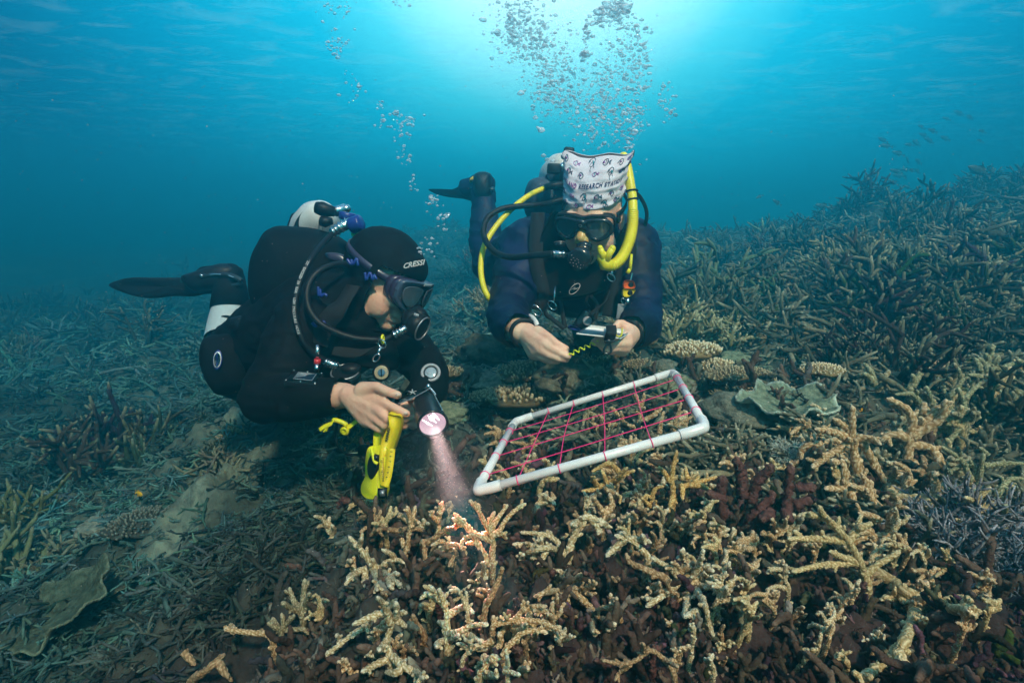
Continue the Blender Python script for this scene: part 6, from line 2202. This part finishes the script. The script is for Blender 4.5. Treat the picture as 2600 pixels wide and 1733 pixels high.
for k_ in range(26):
    a, r_ = k_ * 2.4, .0225 * math.sqrt(k_ / 26)
    q = dc + da * .0165 + Vector((1, 0, 0)) * math.cos(a) * r_ + UP * math.sin(a) * r_
    mb.ell(q, (.0017, .001, .001), 6, Matrix.Rotation(a, 3, "Y"))
mb.build("purge_cover_relief", m_dull, sg)
mb = MB(); V, F = tube(path3("C", [(900, 743), (975, 746)], 1.49), [.0085, .0085], 14); mb.add(V, F)
disc(mb, Z("C", 938, 745, 1.49), Vector((1, 0, 0)), .0105, .004); disc(mb, Z("C", 905, 744, 1.49), Vector((1, 0, 0)), .0098, .004); disc(mb, Z("C", 970, 746, 1.49), Vector((1, 0, 0)), .0098, .004)
mb.build("hose_fitting", m_steel, rg2)
mb = MB(); V, F = tube(path3("C", [(975, 747, 1.49), (1030, 750, 1.48)]), .006, 10); mb.add(V, F)
hose(mb, "C", [(960, 400, 1.80), (890, 405, 1.78), (800, 420, 1.74), (700, 425, 1.72), (560, 445, 1.70), (470, 500, 1.68), (438, 580, 1.66), (455, 660, 1.64), (520, 735, 1.60), (620, 765, 1.56), (760, 755, 1.52), (900, 743, 1.49)], .0088, None, 130, None, 14)
mb.build("hose", m_black, rg2)
mb = MB()
YH = [(850, 305, 1.78), (760, 345, 1.76), (680, 400, 1.74), (590, 480, 1.72), (500, 590, 1.70), (440, 700, 1.68), (420, 830, 1.66), (435, 950, 1.64), (470, 1030, 1.63), (510, 1080, 1.66)]
hose(mb, "C", YH, .0085, None, 120, None, 14)
mb.build("hose", m_yel, rg2)
mb = MB(); hose(mb, "C", [(1440, 330, 1.62), (1480, 370, 1.63), (1515, 440, 1.64), (1520, 510, 1.65), (1495, 600, 1.68)], .0055); mb.build("hose", m_black, rg2)
mb = MB(); V, F = tube(path3("C", [(845, 305), (900, 290), (985, 285)], 1.77), [.011, .012, .014], 14); mb.add(V, F); disc(mb, Z("C", 990, 250, 1.78), Vector((0, 0, 1)), .024, .06); hose(mb, "C", [(985, 380), (900, 400), (870, 420)], .010, 1.78)
mb.build("first_stage", m_black, rg2)
mb = MB(); V, F = tube(path3("C", [(945, 700), (945, 670)], 1.56), [.014, .0165], 18); mb.add(V, F); fl = mb.build("inflator", m_gloss, rg2)
mb = MB(); ringt(mb, Z("C", 945, 668, 1.56), UP, .0155, .0013); mb.build("inflator_rim", m_dull, fl)

# ---- clipped signal light / whistle, console, slate, lanyard
ws2 = empty("dive_whistle", Z("C", 1400, 980, 1.55), "orange and yellow whistle tag clipped on the headscarf diver's chest strap", "whistle")
mb = MB(); slab(mb, path3("C", [(1372, 922), (1425, 922), (1442, 945), (1438, 972), (1368, 972)], 1.55), .014, None, False, 30, None, True, .06); tp_ = mb.build("top_half", m_orange, ws2)
mb = MB(); slab(mb, path3("C", [(1366, 978), (1440, 980), (1430, 1010), (1395, 1030), (1362, 1024)], 1.55), .014, None, False, 30, None, True, .06); bt_ = mb.build("bottom_half", m_yel2, ws2)
mb = MB(); mb.ell(Z("C", 1416, 950, 1.543), (.0075, .002, .0085), 14); mb.build("badge", m_black, tp_)
mb = MB(); mb.ell(Z("C", 1411, 1004, 1.543), (.0075, .002, .0085), 14); mb.build("badge", m_black, bt_)
mb = MB(); V, F = tube(path3("C", [(1395, 1035), (1392, 1085)], 1.55), [.0065, .0055], 10); mb.add(V, F); ringt(MB(), Z("C", 1372, 1060, 1.55), Vector((0, 1, 0)), .006, .0012, e=1.8).build("ring", m_steel, ws2); hose(mb, "C", [(1425, 870), (1418, 900), (1412, 922)], .003, 1.55)
mb.build("clip", m_steel, ws2)
ls = empty("light_stick", Z("C", 1412, 820, 1.56), "slim lime yellow stick on the headscarf diver's shoulder strap", "light stick")
mb = MB(); V, F = tube(path3("C", [(1421, 745), (1415, 800), (1410, 850)], 1.56), [.0035, .0045, .005], 10); mb.add(V, F); V, F = tube(path3("C", [(1410, 845), (1392, 872)], 1.56), [.005, .0055], 10); mb.add(V, F)
mb.build("stick", m_lime, ls)
cn2 = empty("gauge_console", Z("C", 1115, 1180, 1.62), "dark gauge console dangling under the headscarf diver's chest", "gauge")
mb = MB(); slab(mb, path3("C", [(1110, 1105), (1165, 1120), (1178, 1180), (1130, 1225), (1050, 1245), (1030, 1215), (1070, 1150)], 1.62), .035, None, True, 40); cs = mb.build("case", m_gloss, cn2)
mb = MB(); disc(mb, Z("C", 1128, 1188, 1.60), FW, .013, .006); mb.build("dial", m_grey, cn2)
mb = MB(); slab(mb, path3("C", [(1010, 1215), (1060, 1230), (1090, 1255), (1040, 1250), (1000, 1235)], 1.60), .010, None, False, 24); mb.build("boot", m_bluek, cn2)
mb = MB(); hose(mb, "C", [(1140, 1100), (1120, 1060), (1130, 1020)], .004, 1.62); mb.build("hose", m_black, cn2)

slt = empty("dive_slate", Z("E", 1480, 620, 1.33), "white plastic slate held flat in the headscarf diver's far hand", "slate")
cor = [Z("E", 1140, 648, 1.27), Z("E", 1320, 540, 1.37), Z("E", 1878, 612, 1.37), Z("E", 1720, 712, 1.27)]
sn_ = (cor[1] - cor[0]).cross(cor[3] - cor[0]).normalized()
mb = MB(); slab(mb, cor, .0035, sn_, False, 24, None, False, .02); mb.build("plate", m_white, slt)
mb = MB(); ribbon(mb, path3("E", [(1590, 548, 1.335), (1600, 620, 1.262), (1580, 690, 1.262), (1565, 735, 1.27)]), .0235, .003, Vector((1, 0, .1))); mb.build("elastic_band", m_web, slt)
mb = MB(); hose(mb, "E", [(1735, 575), (1735, 640), (1715, 682), (1675, 680), (1655, 650), (1668, 632)], .0017, 1.262); mb.build("yellow_ring", m_yel, slt)
sc_ = empty("bolt_clip", Z("E", 1560, 820, 1.26), "black snap clip hanging from the slate's elastic band", "clip")
mb = MB()
hose(mb, "E", [(1510, 745), (1560, 760), (1640, 735)], .0028, 1.268)
hose(mb, "E", [(1560, 745), (1530, 800), (1500, 860), (1510, 900), (1560, 905), (1592, 880), (1585, 800), (1565, 745)], .0026, 1.262)
mb.ell(Z("E", 1560, 760, 1.262), (.007, .006, .009), 12)
mb.build("hook", m_gloss, sc_)
lc = empty("coil_lanyard", Z("E", 1230, 820, 1.31), "wavy yellow cord stretched between the headscarf diver's hands", "cord")
mb = MB()
A_, B_ = Z("E", 1040, 925, 1.308), Z("E", 1430, 745, 1.302)
pts = []
for k_ in range(120):
    s_ = k_ / 119; a = s_ * 2 * math.pi * 5.5
    q = A_.lerp(B_, s_); tgv = (B_ - A_).normalized(); nv = tgv.cross(FW).normalized()
    am = .0042 * min(1, (1 - s_) * 6, s_ * 8 + .1)
    pts.append(q + nv * math.sin(a) * am + FW * math.cos(a) * am)
V, F = tube(pts, .0016, 8); mb.add(V, F); mb.build("cord", m_cord, lc)

# ---- fin
fn2 = empty("fin", Z("C", 300, 320, 2.5), "dark fin with yellow patches trailing behind the headscarf diver", "fin")
mb = MB()
slab(mb, path3("C", [(72, 316, 2.75), (140, 332, 2.68), (220, 322, 2.60), (300, 285, 2.54), (370, 235, 2.50), (430, 240, 2.47), (430, 360, 2.47), (370, 392, 2.50), (300, 378, 2.54), (200, 366, 2.62), (120, 346, 2.70)]), .04, None, True, 90)
mb.build("blade", m_black, fn2)
mb = MB()
slab(mb, path3("C", [(370, 240), (395, 212), (440, 205), (490, 220), (498, 260), (495, 330), (480, 385), (430, 395), (385, 385), (370, 320)], 2.45), .13, None, True, 70)
mb.build("foot_pocket", m_black, fn2)
mb = MB()
slab(mb, path3("C", [(345, 255), (375, 232), (372, 262), (350, 270)], 2.44), .05, None, True, 24); slab(mb, path3("C", [(290, 300), (318, 285), (322, 310), (300, 325)], 2.49), .035, None, True, 24)
mb.build("yellow_patch", mat("fin_yellow", (.55, .45, .03), rough=.5), fn2)
mb = MB(); mb.ell(Z("C", 492, 318, 2.41), (.014, .012, .012), 12); mb.build("buckle", m_gloss, fn2)
fn4 = tag(MB().tube(path3("C", [(1050, 590, 2.78), (1050, 560, 2.95), (1055, 590, 3.35)]), [.05, .065, .03], 14).build("fin", m_black), "second dark fin hidden straight behind the headscarf diver's head", "fin")

# ================================================================== frame (quadrat) on the coral
qd = empty("quadrat_frame", Z("Q", 1200, 650, 1.12), "white pipe sampling frame strung with a pink string grid lying on the coral", "frame")
QA, QB, QC, QD = Z("Q", 195, 1170, .93), Z("Q", 2160, 625, .91), Z("Q", 1885, 150, 1.30), Z("Q", 530, 570, 1.33)
rp = .0075
def pipe(a, b, k0=.0, k1=1.0):
    mb = MB(); V, F = tube([a.lerp(b, k0), a.lerp(b, (k0 + k1) / 2), a.lerp(b, k1)], rp, 26); mb.add(V, F)
    return mb.build("pipe", m_pvc, qd)
for a, b in ((QA, QB), (QB, QC), (QC, QD), (QD, QA)): pipe(a, b, .04, .96)
for a, l, r_ in ((QA, QD, QB), (QB, QA, QC), (QC, QB, QD), (QD, QC, QA)):
    mb = MB()
    u1, u2 = (l - a).normalized(), (r_ - a).normalized()
    k_ = .042
    pts = [a + u1 * k_, a + u1 * k_ * .62, a + u1 * k_ * .3 + u2 * .002, a + (u1 + u2) * .004, a + u2 * k_ * .3 + u1 * .002, a + u2 * k_ * .62, a + u2 * k_]
    pp = smooth_path(pts, 26)
    V, F = tube(pp, rp * 1.22, 26); mb.add(V, F)
    ringt(mb, a + u1 * k_, u1, rp * 1.17, .0010); ringt(mb, a + u2 * k_, u2, rp * 1.17, .0010)
    mb.build("elbow", m_pvc, qd)
upq = (QB - QA).cross(QD - QA).normalized()
if upq.z < 0: upq = -upq
def string(a, b, sag=.0):
    mb = MB(); m_ = a.lerp(b, .5) + Vector((RNG.normal(0, .002), RNG.normal(0, .002), -abs(RNG.normal(0, .004))))
    V, F = tube(smooth_path([a, m_, b], 14), .0009, 6); mb.add(V, F)
    # turns round the pipes
    for q, o_ in ((a, b), (b, a)):
        dirp = (QB - QA).normalized() if abs((o_ - q).normalized().dot((QB - QA).normalized())) < .6 else (QD - QA).normalized()
        ringt(mb, q, dirp, rp * 1.06, .0009, n=22, m=6)
    return mb.build("string", m_string, qd)
qz = lambda X, Y, s: None
for t0, t1 in (((552, 1075), (793, 480)), ((917, 978), (1035, 395)), ((1305, 872), (1298, 310)), ((1705, 762), (1560, 225))):
    # parameter along each long pipe
    s0 = (t0[0] - 195) / (2160 - 195); s1 = (t1[0] - 530) / (1885 - 530)
    string(QA.lerp(QB, s0 + RNG.normal(0, .006)), QD.lerp(QC, s1 + RNG.normal(0, .010)))
for (l0, r0) in (((275, 1030), (2085, 480)), ((345, 868), (2018, 375)), ((415, 752), (1952, 285)), ((462, 655), (1912, 205))):
    s0 = (1170 - l0[1]) / (1170 - 570.); s1 = (625 - r0[1]) / (625 - 150.)
    # depth foreshortening along the short pipes
    f0 = s0 * .93 / (1.33 - s0 * (1.33 - .93)); f1 = s1 * .91 / (1.30 - s1 * (1.30 - .91))
    string(QA.lerp(QD, f0), QB.lerp(QC, f1))
# ================================================================== bubbles, fish, drifting specks
m_bub = bpy.data.materials.new("air_bubble")
m_bub.use_nodes = True
t = m_bub.node_tree
t.nodes.clear()
o_ = t.nodes.new("ShaderNodeOutputMaterial")
gl = t.nodes.new("ShaderNodeBsdfGlossy"); gl.inputs["Roughness"].default_value = .04; gl.inputs[0].default_value = (.95, .98, 1, 1)
tr = t.nodes.new("ShaderNodeBsdfTransparent"); tr.inputs[0].default_value = (.93, .97, 1, 1)
lw = t.nodes.new("ShaderNodeLayerWeight"); lw.inputs[0].default_value = .42
mr_ = t.nodes.new("ShaderNodeMapRange"); mr_.inputs["To Min"].default_value = .15; mr_.inputs["To Max"].default_value = 1.0
mx = t.nodes.new("ShaderNodeMixShader")
t.links.new(lw.outputs["Facing"], mr_.inputs["Value"]); t.links.new(mr_.outputs[0], mx.inputs[0])
df = t.nodes.new("ShaderNodeBsdfDiffuse"); df.inputs[0].default_value = (.9, .95, 1, 1)
m2_ = t.nodes.new("ShaderNodeMixShader"); m2_.inputs[0].default_value = .62
t.links.new(gl.outputs[0], m2_.inputs[1]); t.links.new(df.outputs[0], m2_.inputs[2])
t.links.new(tr.outputs[0], mx.inputs[1]); t.links.new(m2_.outputs[0], mx.inputs[2]); t.links.new(mx.outputs[0], o_.inputs["Surface"])

g = np.random.default_rng(21)
bub_m = []
for k in range(10):
    V, F = sphere(14 if k < 6 else 10)
    n_ = fbm(V[:, 0] * 1.6 + k * 7, V[:, 1] * 1.6, V[:, 2] * 1.6, o=2, seed=k) - .5
    flat = g.uniform(.36, .72)
    V = V * (1 + n_[:, None] * .75) * np.array([1, 1, flat])
    V[:, 2] -= .22 * (V[:, 0] ** 2 + V[:, 1] ** 2) * g.uniform(0, 1)
    me = np_mesh("air_bubble", V, [F], None, True)
    me.materials.append(m_bub)
    bub_m.append((me, V, F))


def cloud(n, ctrl, smin, smax, wpow=2.2, clump=.5):
    """Bubble positions along a rising plume; ctrl: (x, y, half width, weight, depth) in photograph pixels."""
    c = np.array(ctrl, float)
    w = c[:, 3] / c[:, 3].sum()
    o = []
    for _ in range(n):
        i_ = g.choice(len(c), p=w)
        k_ = c[i_]
        x = k_[0] + g.normal() * k_[2] * .45
        y = k_[1] + g.normal() * (k_[5] if len(k_) > 5 else 40)
        s_ = smin + (smax - smin) * g.random() ** wpow
        o.append((x, y, k_[4] + g.normal() * .08, s_))
    return o


# plume of the diver with the headscarf: wide, fine; two arms at the top
B1 = cloud(1400, [(1320, 30, 80, 3, 2.2, 40), (1345, 110, 85, 3.4, 2.15, 35), (1300, 80, 50, 1, 2.2, 25), (1400, 190, 70, 2.6, 2.1, 35), (1380, 240, 50, 1.3, 2.1, 25),
                 (1440, 260, 55, 1.8, 2.05, 30), (1400, 130, 90, 1.6, 2.1, 60)], 1.3, 5.8, 2.6)
B2 = cloud(1500, [(1575, 15, 38, 2.4, 1.9, 25), (1530, 40, 22, 1.2, 1.9, 14), (1490, 85, 14, .8, 1.9, 22), (1486, 137, 10, .6, 1.9, 6), (1600, 100, 60, 2.2, 1.9, 35),
                 (1560, 190, 80, 3.0, 1.9, 40), (1520, 260, 75, 2.4, 1.85, 35), (1620, 170, 50, 1.8, 1.9, 40), (1600, 280, 60, 1.4, 1.85, 35), (1690, 250, 28, .8, 1.85, 30), (1510, 330, 60, .8, 1.8, 25), (1600, 340, 40, .8, 1.8, 45), (1560, 300, 70, 1.6, 1.85, 40)], 1.3, 6.0, 2.6)
B3 = cloud(120, [(870, 20, 60, 1, 1.9, 20), (860, 60, 40, 1, 1.9, 30), (850, 115, 40, 1.6, 1.85, 14), (885, 190, 25, .5, 1.8, 20), (905, 225, 25, .5, 1.75, 15), (1010, 5, 50, .8, 1.9, 14), (830, 15, 50, .5, 1.9, 10), (1225, 50, 60, .6, 1.9, 45)], 1.9, 5.0, 2.0)
B4 = cloud(170, [(1004, 290, 16, 1, 1.65, 6), (1035, 308, 28, 2, 1.65, 10), (1022, 335, 28, 1.6, 1.65, 12), (970, 318, 16, 1, 1.65, 14), (965, 270, 14, .5, 1.65, 10), (1018, 400, 12, .8, 1.6, 14), (1040, 408, 12, .8, 1.6, 10),
                 (1045, 470, 14, .6, 1.55, 14), (1100, 508, 28, 3, 1.5, 10), (1130, 550, 16, 1, 1.5, 6), (1128, 575, 14, .8, 1.5, 8), (1092, 620, 22, .8, 1.45, 10), (1070, 635, 16, .6, 1.42, 6)], 1.7, 5.2, 1.8)
big = [(1486, 137, 1.9, 13), (1374, 330, 1.7, 9), (1368, 326, 1.7, 7), (1005, 288, 1.65, 8), (1042, 300, 1.65, 7), (1226, 50, 1.9, 9), (1322, 236, 1.9, 9), (1610, 335, 1.8, 9), (1548, 178, 1.85, 6), (1540, 12, 1.9, 12), (1520, 30, 1.9, 12), (1560, 35, 1.9, 14), (1590, 20, 1.9, 13), (1505, 60, 1.9, 8),
       (1380, 395, 1.65, 6), (1388, 405, 1.65, 5), (1404, 408, 1.65, 6), (1360, 295, 1.75, 4), (1300, 48, 2.1, 9), (1330, 30, 2.1, 8), (1262, 82, 2.1, 8), (1640, 72, 1.9, 6)]
allb = [(x, y, d, s, "a") for x, y, d, s in B1] + [(x, y, d, s, "b") for x, y, d, s in B2] + [(x, y, d, s, "c") for x, y, d, s in B3] + [(x, y, d, s, "d") for x, y, d, s in B4] + \
    [(x, y, d, s, "d" if x < 1150 else ("a" if x < 1440 else "b")) for x, y, d, s in big]
allb.sort(key=lambda q: -q[3])
BL = {"a": ("silvery bubble in the wide middle plume left of the tallest one", "bubbles of the wide middle plume"),
      "b": ("silvery bubble in the tall dense plume above the headscarf diver", "bubbles of the tall dense plume"),
      "c": ("scattered tiny bubble high at the top left of the plumes", "scattered bubbles at the top left"),
      "d": ("bubble in the thin stream rising from the hooded diver's mouth", "bubbles of the thin stream")}
proto = None
nthing = 0
mb = MB()
for (x, y, d, s, key) in allb:
    r_ = s / F_PX * d
    p = P(x, y, d)
    ry = g.uniform(0, 6.28)
    if nthing < 300:
        me = bub_m[g.integers(0, 6)][0]
        if proto is None:
            o = bpy.data.objects.new("air_bubble", me); proto = o
        else:
            o = proto.copy(); o.data = me
        o.location = p
        o.scale = (r_ * 1.15, r_, r_)
        o.rotation_euler = (g.normal(0, .25), g.normal(0, .25), ry)
        scene.collection.objects.link(o)
        tag(o, BL[key][0], "bubble", BL[key][1])
        nthing += 1
    else:
        _, V, F = bub_m[6 + g.integers(0, 4)]
        M = np.array(Matrix.Rotation(ry, 3, "Z") @ Matrix.Rotation(g.normal(0, .3), 3, "X"))
        mb.add((V * r_) @ M.T + np.array(p), F)
tag(mb.build("fine_bubbles", m_bub), "mist of the finest bubbles in the two big plumes", "bubbles", kind="stuff")

# fish
def fish_mesh(L, hgt, thick, col, name, fork=.35):
    mb = MB()
    xs = np.linspace(-.5, .38, 12)
    prof = np.array([.05, .45, .75, .93, 1, .98, .9, .78, .6, .42, .28, .2])
    pts = np.stack([xs * L, xs * 0, xs * 0], 1)
    n = 12
    a = np.arange(n) * 2 * math.pi / n
    V = np.stack([np.repeat(xs * L, n), (np.outer(prof, np.cos(a)) * thick / 2).ravel(), (np.outer(prof, np.sin(a)) * hgt / 2).ravel()], 1)
    i = np.arange(11)[:, None] * n; j = np.arange(n)[None]
    F = np.stack([i + j, i + (j + 1) % n, i + n + (j + 1) % n, i + n + j], -1).reshape(-1, 4)
    mb.add(V, F, col)
    q = lambda P_: np.array([(x * L, 0, z * hgt) for x, z in P_])
    for P_ in ([(.34, .1), (.55, .5), (.50, 0), (.55, -.5), (.34, -.1)], [(-.2, .45), (.05, .78), (.28, .55), (.2, .3)], [(-.05, -.45), (.1, -.75), (.25, -.45), (.15, -.3)]):
        A = q(P_)
        m = len(A)
        c = A.mean(0)
        V = np.concatenate([A + [0, thick * .05, 0], A - [0, thick * .05, 0], [c + [0, thick * .09, 0]], [c - [0, thick * .09, 0]]])
        Fs = []
        for k_ in range(m):
            k2 = (k_ + 1) % m
            Fs += [(k_, k2, m + k2, m + k_), (2 * m, k_, k2, -1), (2 * m + 1, m + k2, m + k_, -1)]
        mb.add(V, np.array(Fs), np.array(col) * .85)
    return np_mesh(name, np.concatenate(mb.v), mb.f, np.concatenate(mb.c), True)


m_fish = mat("fish_scales", (1, 1, 1), rough=.4, attr="tint", spec=.4)
fd = fish_mesh(1, .28, .14, (.05, .065, .06), "reef_fish"); fd.materials.append(m_fish)
fy = fish_mesh(1, .55, .18, (.78, .42, .01), "damselfish"); fy.materials.append(m_fish)
fb = fish_mesh(1, .50, .18, (.06, .13, .17), "damselfish"); fb.materials.append(m_fish)


def put_fish(me, px, py, wpx, d, yaw, pitch, label, group=None, cat="fish", name="reef_fish"):
    o = bpy.data.objects.new(name, me)
    s_ = wpx / F_PX * d
    o.scale = (s_, s_, s_)
    o.location = P(px, py, d)
    o.rotation_euler = (0, pitch, yaw)
    scene.collection.objects.link(o)
    return tag(o, label, cat, group)


g = np.random.default_rng(77)
T_ = lambda X, Y: (1600 + X / 2.24, 300 + Y / 2.24)
for k in range(46):
    a, b = [(T_(1480, 380), T_(1400, 460)), (T_(1560, 180), T_(1750, 120)), (T_(1500, 330), T_(1620, 310)), (T_(1700, 90), T_(2000, 60)), (T_(1300, 470), T_(1420, 490))][k % 5]
    u_ = g.random()
    x, y = a[0] + (b[0] - a[0]) * u_ + g.normal(0, 34), a[1] + (b[1] - a[1]) * u_ + g.normal(0, 22)
    put_fish(fd, x, y, g.uniform(20, 36), g.uniform(8.5, 11.5), g.normal(.15, .25), g.normal(-.28, .12) * -1 if False else g.normal(.28, .1), "slim dark fish in the school above the right reef slope", "school of slim dark fish")
put_fish(fd, *T_(1985, 300), 70, 6.0, .1, .32, "large dark fish hovering above the far right ridge")
put_fish(fd, *T_(1095, 500), 42, 7.5, .1, .15, "solitary dark fish just over the middle ridge")
put_fish(fd, *T_(835, 480), 30, 7.5, .2, .5, "dark fish tilted head down left of the solitary one")
put_fish(fd, *T_(735, 447), 22, 7.5, .2, -.4, "small dark fish farthest from the school, toward the divers")
YF = [(T_(1262, 855), 22, "on top of the hazy bush halfway up the slope"), (T_(955, 997), 20, "at the bend of the olive staghorn bush"), (T_(862, 1047), 22, "left of the grey-green slope bush"),
      (T_(1345, 985), 20, "right of the grey-green slope bush"), (T_(985, 1105), 16, "in the dip below the slope"), (T_(1810, 730), 20, "above the broad slope bush"), (T_(2236, 690), 14, "at the far right edge")]
for (q, w, tx) in YF:
    put_fish(fy, q[0], q[1], w, min(hit(q[0], q[1]) * .94, 6), g.uniform(-.5, 3.5), g.uniform(-.5, .5), "tiny yellow fish " + tx, "yellow damselfish", name="damselfish")
for (q, w, tx) in (((1700 + 925 / 1.882, 900 + 265 / 1.882), 17, "beside the coral tower's spike"), ((1700 + 605 / 1.882, 900 + 442 / 1.882), 16, "under the lettuce plate"),
                   ((720 / 2.139, 1000 + 298 / 2.139), 26, "upper one over the left plain"), ((755 / 2.139, 1000 + 540 / 2.139), 24, "in the middle of the left plain"), ((370 / 2.139, 1000 + 875 / 2.139), 18, "lowest and leftmost over the left plain"),
                   ((985 / 2.139, 1000 + 900 / 2.139), 26, "over the pale sand patch")):
    put_fish(fy, q[0], q[1], w, min(hit(q[0], q[1]) * .95, 5), g.uniform(2.8, 3.4), g.uniform(-.3, .5), "tiny yellow fish " + tx, "yellow damselfish", name="damselfish")
for (q, w, tx) in ((T_(2045, 1003), 30, "near the right edge of the slope"), (T_(1415, 965), 26, "right of the slope's yellow fish pair"), (T_(1160, 1020), 26, "over the foot of the slope"), (T_(1400, 1042), 20, "lowest on the slope"), (T_(1935, 930), 22, "upper right of the slope")):
    put_fish(fb, q[0], q[1], w, hit(q[0], q[1]) * .93, g.uniform(-.5, .5), g.uniform(-.2, .2), "small blue-green round fish " + tx, "blue-green damselfish", name="damselfish")

# drifting specks
mb = MB()
V0, F0 = sphere(6)
n = 1500
for k in range(n):
    x, y, d = g.uniform(-40, 2640), g.uniform(200, 1650), .5 + 2.4 * g.random() ** .8
    r_ = g.uniform(.45, 1.15) / F_PX * d * (1.5 if g.random() < .06 else .8)
    mb.add(V0 * r_ + np.array(P(x, y, d)), F0)
for k in range(380):       # stirred up in the torch beam
    s_ = .08 + .9 * g.random()
    q = np.array(lensc.lerp(TGT, s_)) + g.normal(0, .008 + .024 * s_, 3)
    mb.add(V0 * g.uniform(.0002, .0005) + q, F0)
tag(mb.build("drifting_specks", mat("silt", (.5, .5, .45), rough=.9)), "fine pale specks of silt drifting in the water", "silt", kind="stuff")
# ------------------------------------------------------------------ water surface and haze
SURF = CAM.z + 2.4
g = 260
xs = np.linspace(-45, 45, g); ys = np.linspace(-12, 78, g)
XX, YY = np.meshgrid(xs, ys)
ZZ = SURF + .10 * (fbm(XX * .55, YY * .9, o=3, seed=4) - .5)
V = np.stack([XX, YY, ZZ], -1).reshape(-1, 3)
i = np.arange(g - 1)[:, None] * g; j = np.arange(g - 1)[None, :]
F = np.stack([i + j, i + j + 1, i + g + j + 1, i + g + j], -1).reshape(-1, 4)
ms = bpy.data.materials.new("sea_surface")
ms.use_nodes = True
t = ms.node_tree
t.nodes.clear()
o_ = t.nodes.new("ShaderNodeOutputMaterial")
tr = t.nodes.new("ShaderNodeBsdfTransparent")
tl = t.nodes.new("ShaderNodeBsdfTranslucent")
tl.inputs[0].default_value = (.85, 1, 1, 1)
tc_ = t.nodes.new("ShaderNodeTexCoord")
mp = t.nodes.new("ShaderNodeMapping")
mp.inputs["Scale"].default_value = (.7, 1.0, 1)
mp.inputs["Rotation"].default_value = (0, 0, R(-14))
n1 = t.nodes.new("ShaderNodeTexNoise")
n1.inputs["Scale"].default_value = 1.9
n1.inputs["Detail"].default_value = 7
n1.inputs["Roughness"].default_value = .62
n1.inputs["Distortion"].default_value = .7
r1 = t.nodes.new("ShaderNodeMapRange")
r1.inputs["From Min"].default_value, r1.inputs["From Max"].default_value = .5, .78
r1.inputs["To Min"].default_value, r1.inputs["To Max"].default_value = .0, .15
mx = t.nodes.new("ShaderNodeMixShader")
t.links.new(tc_.outputs["Object"], mp.inputs[0])
t.links.new(mp.outputs[0], n1.inputs["Vector"])
t.links.new(n1.outputs[0], r1.inputs["Value"])
t.links.new(r1.outputs[0], mx.inputs[0])
t.links.new(tr.outputs[0], mx.inputs[1])
t.links.new(tl.outputs[0], mx.inputs[2])
t.links.new(mx.outputs[0], o_.inputs["Surface"])
ws = MB().add(V, F).build("water_surface", ms)
tag(ws, kind="structure")

hz = MB().box((0, 16, (SURF - .12 - 2.5) / 2), (42, 60, (SURF - .12 + 2.5) / 2)).build("haze", None, smooth=False)
mv = bpy.data.materials.new("haze")
mv.use_nodes = True
t = mv.node_tree
t.nodes.clear()
o_ = t.nodes.new("ShaderNodeOutputMaterial")
pv = t.nodes.new("ShaderNodeVolumePrincipled")
pv.inputs["Color"].default_value = (.025, .36, .48, 1)
pv.inputs["Absorption Color"].default_value = (.10, .5, .66, 1)
pv.inputs["Density"].default_value = .25
pv.inputs["Anisotropy"].default_value = .72
t.links.new(pv.outputs[0], o_.inputs["Volume"])
hz.data.materials.append(mv)
tag(hz, "blue green water haze filling the whole scene", "haze", kind="stuff")
